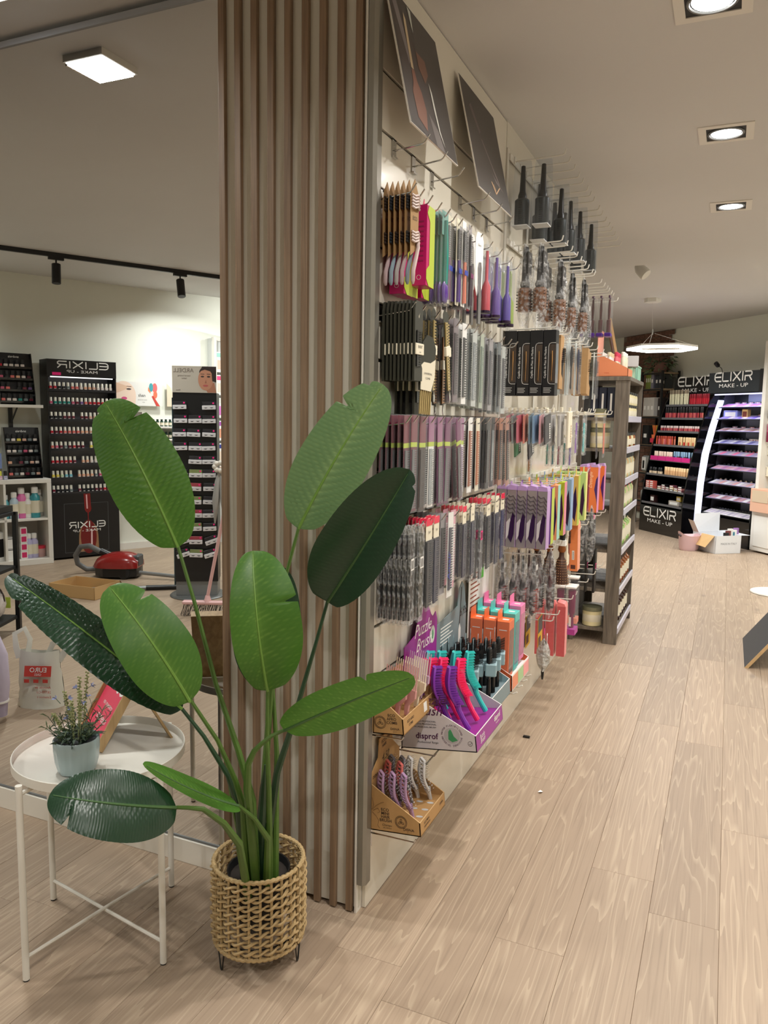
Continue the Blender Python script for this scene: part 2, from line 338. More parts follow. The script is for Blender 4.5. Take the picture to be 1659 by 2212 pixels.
# skirting below the mirror, mirror
b = MB().rbox(-7.0, -0.476, -0.036, -0.009, 0.0, 0.0785, 0.0015); struct(b.build('baseboard_mirror', mat('skirting_white', L(228, 222, 210), 0.35)))
MIR = mat('mirror_silver', (0.93, 0.94, 0.93, 1), 0.0, 1.0)
mt = thing('wall_mirror', 'tall frameless wall mirror from skirting to ceiling beside the slatted panel', 'mirror', (-1.1, -0.027, 0.08))
MB().box(-0.95, 0.624, 0, 0.014, 0.004, 2.50).build('mirror_glass', MIR, mt)
MB().box(-0.95, 0.624, -0.004, 0.016, -0.001, 0.004).build('bottom_channel', STEEL, mt)
MB().box(-0.95, 0.624, -0.005, 0.016, 2.50, 2.518).build('top_channel', mat('grey_channel', L(150, 152, 156), 0.4), mt)
# slatted oak panel at the end of the display wall
SLATW = wood('slat_wood', L(112, 90, 70), L(142, 117, 92), axis=2, sc=1.3, stretch=30, rough=0.45)
sp = thing('slatted_panel', 'wall panel of vertical wooden slats on white backing, behind the tall plant', 'wall panel', (-0.24, -0.02, 0))
MB().box(-0.238, 0.228, -0.003, 0.010, 0.012, 2.62).build('backing', mat('panel_backing', L(206, 202, 190), 0.5), sp)
s0 = None
for i in range(9):
    x = -0.471 + 0.053 * i + 0.24
    if s0 is None: s0 = MB().rbox(0, 0.0200, -0.0175, -0.003, 0.004, 2.618, 0.0012).build('slat', SLATW, sp); o = s0
    else: o = s0.copy(); C.objects.link(o); o.parent = sp
    o.location = (x, 0, 0)
struct(MB().prism([(-0.0125, -0.030), (-0.010, -0.037), (0.006, -0.037), (0.0145, -0.028), (0.0145, -0.0005), (-0.0125, -0.0005)], 0.092, 2.62).build('trim_1', ALU))
struct(MB().box(-0.0195, -0.0130, -0.034, 0.0, 0.0, 2.62).build('trim_2', WHITE))
# ------------------------------------------------------------------ slatwall
GZ = [0.24 + 0.15 * k for k in range(15)]
sw = thing('slatwall', 'white slatwall with horizontal metal grooves carrying the combs and brushes', 'display wall', (0, 0, 0))
zz = [0.0] + GZ + [2.62]
for a, c in zip(zz, zz[1:]):
    MB().rbox(-0.012, 0.0, 0.0, 1.245, a + (0.0045 if a else 0.001), c - 0.0045, 0.0012).build('panel', LAMI, sw)
GROOVE = mat('groove_metal', L(92, 84, 74), 0.3, 0.7)
for z in GZ: MB().box(-0.013, -0.0075, 0, 1.245, z - 0.006, z + 0.006).build('groove_channel', GROOVE, sw)
MB().box(-0.14, -0.0125, 0.0, 1.245, 0, 2.62).build('core', WHITE, sw)
pw = thing('hook_wall', 'white flat display wall with uprights and rails of white hooks beyond the slatwall', 'display wall', (0, 1.25, 0))
MB().box(-0.14, 0.0, 0.0, 1.88, 0.0, 2.62).build('core', LAMI, pw)
for y in (0.012, 0.62, 1.25, 1.85): MB().rbox(0.0, 0.006, y - .011, y + .011, 0.30, 2.52, .001).build('upright', WWIRE, pw)
R2Z = [2.49, 2.16, 1.812, 1.476, 1.16, 0.872, 0.535]
for z in R2Z: MB().rbox(0.006, 0.014, 0.02, 1.86, z - .012, z + .012, .0015).build('hook_rail', WWIRE, pw)
# ------------------------------------------------------------------ hooks
def chrome_hook():
    t = thing('chrome_hook', '', 'hook')
    MB().box(0.0, 0.0025, -0.013, 0.013, -0.044, 0.004).box(-0.006, 0.0025, -0.013, 0.013, 0.001, 0.004).box(0, .008, -.013, .013, -.046, -.042).build('bracket', CHROME, t)
    MB().tube([(0.002, 0, -0.026), (0.086, 0, -0.016), (0.092, 0, -0.012), (0.105, 0, 0.006)], 0.0022, 6).build('arm', CHROME, t, True)
    return t
HK = chrome_hook(); HK_used = [False]
def chook(y, z, label, group):
    if not HK_used[0]:
        HK_used[0] = True; HK.location = (0.0005, y, z); tag(HK, label, None, group); return HK
    return dup(HK, (0.0005, y, z), None, label, group)
ROWA = [.11, .254, .408, .684, .837, 1.0]
ROWB = [.023, .081, .145, .22, .293, .352, .41, .502, .62, .74, .865, 1.011, 1.13]
ROWC = [.036, .109, .224, .328, .42, .51, .607, .678, .752, .824, .938, 1.04, 1.134]
ROWD = [.022, .073, .145, .215, .29, .365, .445, .535, .62, .705, .785, .905, .99, 1.08, 1.17]
ROWE = [.071, .135, .20, .329, .463, .587, .72, .834, .958, 1.067]
for y in ROWA: chook(y, 2.185, 'empty chrome hook in the highest row below the tilted posters', 'empty chrome hooks under the posters')
for y in ROWB: chook(y, 2.036, 'chrome hook in the row holding kraft cards and magenta cartons', 'chrome hooks of the row with magenta cartons')
for y in ROWC: chook(y, 1.736, 'chrome hook in the row that starts with black comb cards', 'chrome hooks of the black card row')
for y in ROWD: chook(y, 1.436, 'chrome hook in the row of comb sleeves with wine red headers', 'chrome hooks of the wine red sleeve row')
for y in ROWE: chook(y, 1.136, 'chrome hook in the lowest hook row of navy and black combs', 'chrome hooks of the navy comb row')
def white_hook():
    t = thing('white_hook', '', 'hook')
    MB().rbox(0.0, 0.004, -0.010, 0.010, -0.016, 0.014, .001).build('base_plate', WWIRE, t)
    MB().tube([(0.003, 0, -0.004), (0.195, 0, 0.002), (0.203, 0, 0.006), (0.208, 0, 0.024)], 0.0028, 6).build('arm', WWIRE, t, True)
    return t
WH = white_hook(); WH_used = [False]
def whook(y, z, label, group):
    if not WH_used[0]:
        WH_used[0] = True; WH.location = (0.014, y, z); tag(WH, label, None, group); return WH
    return dup(WH, (0.014, y, z), None, label, group)
HY = [[1.33, 1.43, 1.536, 1.647, 1.741, 1.865, 1.956, 2.055, 2.217, 2.327, 2.459, 2.582, 2.691, 2.806, 2.929, 3.077],
      [1.351, 1.448, 1.559, 1.684, 1.786, 1.902, 1.989, 2.108, 2.174, 2.40, 2.519, 2.623, 2.694, 2.794, 2.869, 3.06],
      [1.316, 1.505, 1.60, 1.80, 1.95, 2.072, 2.203, 2.384, 2.60, 2.80],
      [1.30, 1.855, 1.975, 2.192, 2.261, 2.404, 2.786, 2.904, 3.062],
      [1.285, 1.40, 1.52, 1.64, 1.75, 1.868, 2.05, 2.27, 2.716, 2.889],
      [1.285, 1.465, 1.587, 1.769, 2.127, 2.35, 2.599, 2.82, 2.999],
      [1.502, 1.630, 1.838, 1.982, 2.09, 2.45, 2.70, 2.873, 3.008]]
RN = ['top row under the ceiling', 'second row of bagged copper brushes', 'row of the long black window boxes', 'row of small hair cap bags',
      'row of the lilac twisted-print boxes', 'row of bagged vent brushes', 'lowest row near the floor']
for r in range(7):
    for y in HY[r]: whook(y, R2Z[r], 'white wire hook on the far wall, ' + RN[r], 'white hooks, ' + RN[r])
# ================================================================== TABLE, PLANTS, FRAME
def leaf_mat(name, a, b, rough, tr):
    m = bpy.data.materials.new(name); m.use_nodes = True; nt = m.node_tree; p = nt.nodes['Principled BSDF']; N = nt.nodes.new; K = nt.links.new
    out = nt.nodes['Material Output']
    tc = N('ShaderNodeTexCoord'); n = N('ShaderNodeTexNoise'); n.inputs['Scale'].default_value = 9; n.inputs['Detail'].default_value = 4; K(tc.outputs['Object'], n.inputs['Vector'])
    at = N('ShaderNodeAttribute'); at.attribute_name = 'vein'
    mx = N('ShaderNodeMix'); mx.data_type = 'RGBA'; mx.inputs[6].default_value = a; mx.inputs[7].default_value = b
    md = N('ShaderNodeMath'); md.operation = 'MULTIPLY_ADD'; md.inputs[1].default_value = 0.75; K(at.outputs['Fac'], md.inputs[0])
    ms = N('ShaderNodeMath'); ms.operation = 'MULTIPLY'; ms.inputs[1].default_value = 0.3; K(n.outputs['Fac'], ms.inputs[0]); K(ms.outputs[0], md.inputs[2])
    K(md.outputs[0], mx.inputs[0]); K(mx.outputs[2], p.inputs['Base Color']); p.inputs['Roughness'].default_value = rough
    if tr:
        t = N('ShaderNodeBsdfTranslucent'); K(mx.outputs[2], t.inputs[0]); ss = N('ShaderNodeMixShader'); ss.inputs[0].default_value = tr
        K(p.outputs[0], ss.inputs[1]); K(t.outputs[0], ss.inputs[2]); K(ss.outputs[0], out.inputs[0])
    return m
L_UP = leaf_mat('leaf_upper_side', L(22, 52, 32), L(44, 78, 50), 0.30, 0.12)
L_LO = leaf_mat('leaf_under_side', L(62, 112, 34), L(120, 158, 70), 0.42, 0.30)
L_LIT = leaf_mat('leaf_lit_under_side', L(92, 128, 84), L(150, 176, 116), 0.5, 0.2)  # lit copy of the under side: direct light put into the colour
STEM = mat('plant_stem', L(74, 104, 40), 0.42, noise=0.22, ns=26)
STEM_D = mat('plant_stem_dark', L(34, 62, 38), 0.42, noise=0.25, ns=26)
RIB = mat('leaf_midrib', L(112, 150, 66), 0.45, noise=0.12, ns=40)
def bez(P, t):
    a, m, c = Vector(P[0]), Vector(P[1]), Vector(P[2]); q = 2 * m - (a + c) / 2
    return (1 - t) ** 2 * a + 2 * t * (1 - t) * q + t * t * c
def leaf(par, P, width, roll, mt, fl=0.35, fr=0.35, rip=0.0022, nv=24, notches=(), curl=0.12, wl=1.0, wr=1.0, rib=None, sweep=0.30, tipr=0.9, seed=0):
    """blade around a curved midrib; fl / fr fold the two halves, notches are the torn edges"""
    NS, NT = (176 if rip > .001 else 80), 9; mid = bez(P, .5); ax = (Vector(P[2]) - Vector(P[0])).normalized()
    vdir = (Vector((0.89, -1.94, 1.43)) - mid); vdir = (vdir - ax * vdir.dot(ax)).normalized()
    nrm = Matrix.Rotation(math.radians(roll), 3, ax) @ vdir
    vs, vein = [], []
    def prof(s):
        f = math.sqrt(max(0, 1 - ((s - .40) / (.60 if s > .4 else .415)) ** 2)); 
        return f ** tipr if s > .4 else f * min(1, (s / .02) ** .5 if s < .02 else 1)
    for i in range(NS + 1):
        s = i / NS; c = bez(P, s); T = (bez(P, min(1, s + .01)) - bez(P, max(0, s - .01))).normalized()
        N = (nrm - T * nrm.dot(T)).normalized(); S = T.cross(N)
        for j in range(-NT, NT + 1):
            t = abs(j) / NT; sd = 1 if j > 0 else -1; k = (wr if sd > 0 else wl)
            w = width / 2 * prof(s) * k
            for (ns, nside, dep_) in notches:
                if nside == sd:
                    e = (s - ns) / 0.035
                    if 0 < e < 1: w *= 1 - dep_ * (1 - e) ** 1.1
                    elif -0.25 < e <= 0: w *= 1 - dep_ * (1 + e * 4)
            fo = fl if sd < 0 else fr
            sh = s + sweep * t * prof(s) * .45; ph = 2 * PI * nv * (s - sweep * t ** 1.25 * 0.55)
            rp = (rip * (abs(math.sin(ph / 2)) * 2 - 1) * (t ** .5) * (1 - .75 * t ** 2.5) * min(1, 7 * s) * min(1, 5 * (1 - s))) if j else 0
            q = c + S * (sd * t * w * math.cos(fo)) + N * (t * w * math.sin(fo) - curl * w * t * t + rp) + T * (sweep * .35 * w * t * (1 - s))
            vs.append(q); vein.append(max(0, -math.cos(ph)) ** 0 * (1 - abs(math.sin(ph / 2))) ** 4 * (.8 - .5 * t) + (1 - t) ** 10 * .5)
    W_ = 2 * NT + 1; fs = [(i * W_ + j, i * W_ + j + 1, (i + 1) * W_ + j + 1, (i + 1) * W_ + j) for i in range(NS) for j in range(2 * NT)]
    b = MB(); b.add(vs, fs)
    o = b.build('leaf', mt, par, True)
    a = o.data.attributes.new('vein', 'FLOAT', 'POINT'); a.data.foreach_set('value', vein)
    r = MB(); pts = []
    for i in range(0, 15):
        s = i / 14 * .97; c = bez(P, s); T = (bez(P, min(1, s + .01)) - bez(P, max(0, s - .01))).normalized(); N = (nrm - T * nrm.dot(T)).normalized(); pts.append(c + N * 0.0008)
    r.tube(pts, [0.0036 * (1 - i / 15.5) + .0005 for i in range(15)], 6); r.build('midrib', rib or RIB, o, True)
    return o
plant = thing('potted_plant', 'tall artificial plant with broad green leaves standing in the woven basket', 'potted plant', (0, 0, 0))
LV = {
 'L1': [(-0.342, -0.4, 1.106), (-0.418, -0.44, 1.303), (-0.532, -0.436, 1.461)],
 'L2': [(-0.082, -0.257, 1.154), (0.018, -0.244, 1.339), (0.126, -0.217, 1.513)],
 'L3': [(0.02, -0.29, 0.985), (0.142, -0.324, 1.154), (0.25, -0.342, 1.321)],
 'L4': [(-0.074, -0.413, 0.785), (-0.07, -0.463, 0.969), (-0.117, -0.409, 1.118)],
 'L4b': [(-0.14, -0.283, 0.735), (-0.168, -0.264, 0.885), (-0.149, -0.245, 1.054)],
 'L5': [(-0.007, -0.448, 0.712), (0.169, -0.488, 0.82), (0.329, -0.494, 0.907)],
 'L6': [(-0.199, -0.545, 0.781), (-0.259, -0.596, 0.924), (-0.385, -0.592, 1.04)],
 'L7': [(-0.264, -0.492, 0.734), (-0.445, -0.572, 0.898), (-0.682, -0.613, 1.04)],
 'L8': [(-0.174, -0.628, 0.57), (-0.219, -0.771, 0.636), (-0.31, -0.85, 0.672)],
 'L9': [(-0.125, -0.461, 0.506), (-0.176, -0.562, 0.579), (-0.249, -0.648, 0.665)]}
DRIB = mat('leaf_midrib_dark', L(70, 104, 58), 0.45, noise=0.1, ns=40)
leaf(plant, LV['L1'], 0.190, -8, L_LO, .12, .12, .0042, 21, [(.80, 1, .45), (.95, -1, .4)], .15)
leaf(plant, LV['L2'], 0.180, 12, L_LIT, .16, .10, .0030, 20, [(.78, -1, .45), (.95, -1, .35)], .12)
leaf(plant, LV['L3'], 0.215, 28, L_UP, .10, 1.05, .0012, 22, [(.93, 1, .3)], .12, wl=1.05, wr=.75, rib=DRIB)
leaf(plant, LV['L4b'], 0.178, 0, L_UP, .1, .1, .0012, 20, [], .2, rib=DRIB)
leaf(plant, LV['L4'], 0.162, -14, L_LO, .55, .12, .0005, 24, [(.60, 1, .33)], .22, wl=.85, wr=1.25)
leaf(plant, LV['L5'], 0.120, 30, L_LO, .25, .1, .0006, 24, [(.72, -1, .4)], .14, rib=DRIB)
leaf(plant, LV['L7'], 0.128, 25, L_UP, .12, .75, .0050, 24, [(.86, -1, .35), (.95, 1, .3)], .10, wl=1.1, wr=.8)
leaf(plant, LV['L6'], 0.160, 6, L_LO, .15, .12, .0006, 22, [(.80, 1, .42)], .16)
leaf(plant, LV['L8'], 0.150, 20, L_UP, .10, .08, .0022, 24, [(.80, -1, .45)], .14, rib=DRIB)
leaf(plant, LV['L9'], 0.105, 66, L_LO, .2, .2, .0004, 20, [], .1, rib=DRIB)
SP = {
 'L1': [(-0.342, -0.4, 1.108), (-0.292, -0.403, 0.974), (-0.225, -0.409, 0.774), (-0.162, -0.408, 0.618), (-0.133, -0.39, 0.486), (-0.16, -0.33, 0.20)],
 'L2': [(-0.081, -0.257, 1.158), (-0.107, -0.275, 1.036), (-0.118, -0.29, 0.859), (-0.136, -0.30, 0.733), (-0.15, -0.30, 0.562), (-0.175, -0.30, 0.20)],
 'L3': [(0.02, -0.29, 0.988), (-0.006, -0.30, 0.882), (-0.033, -0.31, 0.778), (-0.064, -0.32, 0.657), (-0.105, -0.32, 0.535), (-0.16, -0.31, 0.20)],
 'L4': [(-0.075, -0.412, 0.79), (-0.077, -0.411, 0.659), (-0.085, -0.39, 0.52), (-0.115, -0.34, 0.327), (-0.13, -0.32, 0.2)],
 'L4b': [(-0.14, -0.283, 0.74), (-0.118, -0.30, 0.572), (-0.125, -0.30, 0.2)],
 'L5': [(-0.007, -0.448, 0.713), (-0.035, -0.457, 0.697), (-0.059, -0.463, 0.676), (-0.078, -0.465, 0.655), (-0.095, -0.465, 0.62), (-0.108, -0.45, 0.55), (-0.15, -0.35, 0.25)],
 'L6': [(-0.199, -0.544, 0.786), (-0.157, -0.498, 0.678), (-0.135, -0.46, 0.569), (-0.14, -0.42, 0.482), (-0.185, -0.33, 0.2)],
 'L7': [(-0.264, -0.492, 0.735), (-0.218, -0.47, 0.667), (-0.169, -0.44, 0.564), (-0.155, -0.42, 0.483), (-0.195, -0.33, 0.2)],
 'L8': [(-0.174, -0.628, 0.571), (-0.15, -0.62, 0.572), (-0.128, -0.595, 0.562), (-0.112, -0.54, 0.505), (-0.118, -0.47, 0.417), (-0.165, -0.36, 0.2)],
 'L9': [(-0.125, -0.461, 0.508), (-0.101, -0.43, 0.465), (-0.095, -0.38, 0.39), (-0.13, -0.33, 0.2)]}
for k, pts in SP.items():
    n = len(pts); rr = [0.0042 + 0.0075 * (i / (n - 1)) ** 1.6 for i in range(n)]
    MB().tube(pts, rr, 8).build('stem', STEM_D if k in ('L3', 'L7') else STEM, plant, True)
MB().tube([(-0.165, -0.31, .2), (-0.15, -0.325, .38), (-0.13, -0.345, .50), (-.115, -.36, .57)], [.014, .013, .009, .002], 8).build('spathe', STEM_D, plant, True)
MB().tube([(-0.17, -0.37, .3), (-0.175, -0.42, .50), (-.178, -.43, .58)], [.006, .0045, .003], 6).build('cut_stem', STEM, plant, True)
# pot inside the basket
BX, BY = -0.178, -0.293
PB = mat('pot_black', L(22, 24, 26), 0.25)
MB().lathe([(.062, .085), (.082, .24), (.084, .245), (.08, .245), (.075, .225), (.0001, .225)], 20, (BX, BY, 0)).build('inner_pot', PB, plant, True)
MB().lathe([(.001, .228), (.05, .231), (.076, .227)], 16, (BX, BY, 0)).build('soil', mat('soil', L(34, 26, 20), .9, noise=.4, ns=120), plant)
# woven basket on a wire stand
STRAW = mat('straw', L(176, 150, 106), 0.65, noise=0.22, ns=90, bump=.5, bs=300)
bk = thing('basket', 'woven straw basket on thin black hairpin legs holding the tall plant', 'basket', (BX, BY, 0))
RB = 0.116
def ring(r, z, amp=0, n=0, ph=0, zz=0, cnt=112, zp=0):
    pts = []
    for i in range(cnt):
        a = 2 * PI * i / cnt; q = r + amp * math.cos(n * a / 2 + ph); pts.append((q * math.cos(a), q * math.sin(a), z + zz * math.sin(n * a / 2 + ph)))
    return pts
NST = 26
for zc, r in ((0.272, RB + .001), (0.062, RB)):
    b = MB(); b.tube(ring(r, zc, .0012, 2 * 52, 0, .0010, 208), .0058, 7, closed=True); b.build('rim', STRAW, bk, True)
for i in range(NST):
    a = 2 * PI * i / NST; e = (RB * math.cos(a), RB * math.sin(a)); g = ((RB + .0035) * math.cos(a), (RB + .0035) * math.sin(a))
    MB().tube([(e[0], e[1], .062), (g[0], g[1], .17), (e[0], e[1], .272)], .0038, 5, flat=1.0).build('stake', STRAW, bk, True)
for k in range(8):
    z = .082 + k * .0240; b = MB()
    for s_ in (0, PI):
        b.tube(ring(RB + .0025, z, .0062, NST, s_ + (k % 2) * PI, .0050, 156, PI / 2 * (1 if s_ else 1)), [.0036 + .0008 * math.sin(i * .7 + k) for i in range(156)], 5, closed=True)
    b.build('woven_band', STRAW, bk, True)
WIRE = mat('black_wire', L(16, 16, 16), .4)
b = MB(); b.tube(ring(RB - .006, .085), .0022, 5, closed=True); b.build('wire_ring', WIRE, bk, True)
for fx, fy in ((-0.228, -0.395), (-0.059, -0.262)):
    pass
for an in (-2.03, 0.12, 2.21):
    f = Vector((math.cos(an), math.sin(an), 0)); t = Vector((-f.y, f.x, 0)); r = .112
    b = MB(); p0 = f * r; b.tube([p0 + t * .021 + Vector((0, 0, .085)), p0 + t * .004 + Vector((0, 0, .006)), p0 + Vector((0, 0, .0025)), p0 - t * .004 + Vector((0, 0, .006)), p0 - t * .021 + Vector((0, 0, .085))], .0022, 6); b.build('leg', WIRE, bk, True)
# ------------------------------------------------------------------ tray table
TX, TY = -0.6165, -0.3945
TW = mat('table_white', L(226, 222, 212), 0.38, noise=.02, ns=6)
tt = thing('tray_table', 'round white metal tray table standing beside the plant', 'table', (TX, TY, 0))
R = 0.222
MB().lathe([(.001, .508), (R - .004, .508), (R, .511), (R, .534), (R - .0025, .535), (R - .004, .533), (R - .004, .5125), (R - .008, .511), (.001, .511)], 64).build('tray', TW, tt, True)
LEGS = [(-0.0365, -0.2375), (0.2365, -0.0425), (-0.2355, 0.0375), (0.0355, 0.2385)]
for x, y in LEGS:
    MB().tube([(x, y, .004), (x, y, .520)], .0085, 14).build('leg', TW, tt, True)
    n = Vector((x, y, 0)).normalized()
    MB().tube([(x, y, .497), tuple(n * (R - .03) + Vector((0, 0, .501)))], .006, 8).build('bracket', TW, tt, True)
    MB().lathe([(.0075, 0), (.0082, .002), (.0082, .005)], 12, (x, y, 0)).build('foot', BLACKM, tt, True)
def bar(a, c, dz):
    pts = [(a[0], a[1], .062), (0, 0, .062 + dz), (c[0], c[1], .062)]
    MB().tube(pts, .0048, 8).build('cross_bar', TW, tt, True)
bar(LEGS[0], LEGS[3], 0.003); bar(LEGS[2], LEGS[1], -0.003)
# ------------------------------------------------------------------ sign frame on the table
FRW = wood('frame_wood', L(158, 126, 84), L(190, 158, 112), axis=2, sc=.8)
PAPER = mat('sign_pink', L(226, 70, 100), 0.35); PWHITE = mat('print_white', L(240, 236, 232), .5)
fd, fu = Vector((.548, .836, 0)), Vector((-.836, .548, 0)); fs = (fd * .11 + Vector((0, 0, .19))).normalized(); fn = fu.cross(fs).normalized()
if fn.dot(fd) > 0: fn = -fn
B0 = Vector((-.619, -.385, .5125)); WF, HF, TF = .190, .30, .024
def FP(a, h, t): return B0 + fu * a + fs * h + fn * t
fr = thing('sign_frame', 'wooden table sign with pink face leaning on a back leg on the tray table', 'sign', (0, 0, 0))
def fbox(a0, a1, h0, h1, t0, t1, mi=0, b=None):
    b = b or MB(); vs = [FP(a, h, t) for t in (t0, t1) for a, h in ((a0, h0), (a1, h0), (a1, h1), (a0, h1))]
    return b.add(vs, [(0, 3, 2, 1), (4, 5, 6, 7), (0, 1, 5, 4), (1, 2, 6, 5), (2, 3, 7, 6), (3, 0, 4, 7)], mi)
e = .006
fbox(0, e, 0, HF, 0, TF).build('side_rail', FRW, fr); fbox(WF - e, WF, 0, HF, 0, TF).build('side_rail', FRW, fr)
fbox(e, WF - e, 0, e, 0, TF).build('end_rail', FRW, fr); fbox(e, WF - e, HF - e, HF, 0, TF).build('end_rail', FRW, fr)
fbox(e, WF - e, e, HF - e, .003, .007).build('back_board', FRW, fr)
face = fbox(e + .0004, WF - e - .0004, e + .0004, HF - e - .0004, .007, .0135).build('sign_face', PAPER, fr)
uu = -fu  # reading direction, seen from the front
def FT(a, h): return FP(a, h, .0136)
text(face, 'HAZTE UNA', .024, FT(WF / 2, .222), uu, fs, PWHITE, bold=.01)
text(face, 'foto', .085, FT(WF / 2, .145), uu, fs, PWHITE, slant=.3)
text(face, 'en nuestro', .02, FT(WF / 2, .098), uu, fs, PWHITE)
text(face, 'espejo', .034, FT(WF / 2, .055), uu, fs, PWHITE, slant=.3)
b = MB(); b.poly([FT(WF / 2 - .011, .262) + fn * .0006, FT(WF / 2 + .011, .262) + fn * .0006, FT(WF / 2 + .011, .286) + fn * .0006, FT(WF / 2 - .011, .286) + fn * .0006]); b.build('camera_icon', PWHITE, face)
b = MB(); c0 = FT(WF / 2, .274) + fn * .001; b.poly([c0 + uu * (.006 * math.cos(i * PI / 6)) + fs * (.006 * math.sin(i * PI / 6)) for i in range(12)]); b.build('camera_lens_print', PAPER, face)
a0, a1 = .004, .040; top = FP(0, .158, 0); foot = Vector((-.497, -.240, .5135)) - fu * .0
b = MB(); vs = []
m0 = FP(a0, .20, -.001); m1 = FP(a1, .20, -.001); ft = fd * .178 + Vector((0, 0, 0))
q0 = FP(a0, 0, 0) + fd * .196; q1 = FP(a1, 0, 0) + fd * .196
dn = (q0 - m0).normalized(); th = fu.cross(dn).normalized() * .006
b.add([m0, m1, q1, q0, m0 + th, m1 + th, q1 + th, q0 + th], [(0, 3, 2, 1), (4, 5, 6, 7), (0, 1, 5, 4), (1, 2, 6, 5), (2, 3, 7, 6), (3, 0, 4, 7)])
b.build('back_leg', FRW, fr)
b = MB()
for a in (a0 + .008, a1 - .008): fbox(a - .006, a + .006, .195, .212, -.003, 0, 0, b)
b.build('hinge', mat('brass', L(150, 120, 60), .35, .9), fr)
# ------------------------------------------------------------------ lavender pot on the table
lav = thing('lavender_pot', 'small artificial lavender in a ribbed pale blue pot on the tray table', 'potted plant', (-.603, -.492, .5125))
b = MB(); prof = [(.040, 0), (.046, .003), (.053, .03), (.056, .06), (.0565, .086), (.0545, .089), (.052, .086), (.050, .078)]
n = 64; vs = []
for r, z in prof:
    for j in range(n):
        a = 2 * PI * j / n; k = 1 + .045 * abs(math.cos(4 * a)) ** .6 - .03; vs.append((r * k * math.cos(a), r * k * math.sin(a), z))
fs_ = [(i * n + j, i * n + (j + 1) % n, (i + 1) * n + (j + 1) % n, (i + 1) * n + j) for i in range(len(prof) - 1) for j in range(n)] + [tuple(range(n - 1, -1, -1))]
b.add(vs, fs_); b.build('pot', mat('pot_blue', L(158, 176, 178), .16, coat=.4, noise=.06, ns=14), lav, True)
MB().lathe([(.001, .079), (.050, .078)], 20).build('soil', mat('soil_dark', L(24, 30, 34), .6, noise=.5, ns=160), lav)
LG = [mat('lavender_leaf', L(84, 100, 66), .6, noise=.2, ns=60), mat('lavender_leaf_dark', L(54, 74, 54), .6, noise=.2, ns=60)]
rnd = random.Random(3); b = MB()
def blade(b, p, d, l, w, mi):
    d = d.normalized(); s = d.cross(Vector((rnd.uniform(-1, 1), rnd.uniform(-1, 1), .4))).normalized(); g = Vector((0, 0, -.35 * l))
    m = p + d * l * .55; t = p + d * l + g * .6
    b.add([p - s * w * .3, p + s * w * .3, m + s * w, m - s * w, t], [(0, 1, 2, 3), (3, 2, 4)], mi)
sticks = []
for i in range(15):
    a = i * 2.4; tilt = rnd.uniform(.25, 1.0); h = rnd.uniform(.07, .125)
    d = Vector((math.cos(a) * tilt, math.sin(a) * tilt, 1)).normalized(); p0 = Vector((math.cos(a) * .022, math.sin(a) * .022, .075))
    b.tube([p0, p0 + d * h], [.0012, .0007], 4, 1)
    for k in range(15):
        q = p0 + d * h * (k + 1) / 15; an = rnd.uniform(0, 6.28)
        blade(b, q, Vector((math.cos(an), math.sin(an), .5)) + d * .5, rnd.uniform(.018, .036), .0018, rnd.choice((0, 0, 1)))
for i in range(70):
    an = rnd.uniform(0, 6.28); p0 = Vector((math.cos(an), math.sin(an), 0)) * rnd.uniform(.01, .046) + Vector((0, 0, .079 + rnd.uniform(0, .03)))
    blade(b, p0, Vector((math.cos(an), math.sin(an), rnd.uniform(-.1, .8))), rnd.uniform(.02, .036), .0042, 1)
tag(b.build('foliage', LG, lav), kind='stuff')
SPK = mat('flower_spike', L(150, 156, 104), .7, noise=.3, ns=150); FLW = mat('lavender_flower', L(140, 150, 196), .5)
for (dx, dy, h0, h1, lean) in ((-.030, .010, .11, .205, (-.16, -.05)), (.002, .012, .11, .245, (.02, .05)), (.018, .03, .12, .255, (.04, .10)), (.030, .0, .10, .215, (.05, .0)), (-.045, -.02, .09, .150, (-.45, -.2)), (.004, -.02, .09, .190, (0, -.05))):
    q = Vector((dx * .4, dy * .4, .075)); d = Vector((lean[0], lean[1], 1)); pts = [q + d * (h1 - .075) * t for t in (0, .35, .7, 1)]
    bb = MB(); bb.tube(pts, [.0014, .0012, .001, .0008], 5)
    for k in range(34):
        t = 0.42 + .58 * k / 33; c = q + d * (h1 - .075) * t; an = k * 2.4
        bb.ball(c + Vector((math.cos(an), math.sin(an), .1)) * .0034, .0027, 5, 3)
    bb.build('flower_spike', SPK, lav)
for (x, y, z, dx, dy) in ((-.055, -.01, .185, -1, 0), (-.018, -.005, .19, 1, .2), (-.012, -.01, .165, .8, -.2), (-.006, -.02, .145, -.8, -.3), (.006, .0, .22, -1, .1), (.036, .02, .225, 1, .2), (.030, .01, .20, .9, 0), (.026, .0, .185, .5, -.4)):
    bb = MB(); p0 = Vector((x, y, z)); d = Vector((dx, dy, .7)).normalized()
    bb.tube([p0 - d * .018, p0], .0009, 4, 1)
    for k in range(5):
        a = 2 * PI * k / 5; s = d.orthogonal().normalized(); e_ = (d * .7 + (math.cos(a) * s + math.sin(a) * d.cross(s)) * .6)
        blade(bb, p0, e_, .013, .0026, 0)
    bb.build('flower', [FLW, LG[1]], lav)
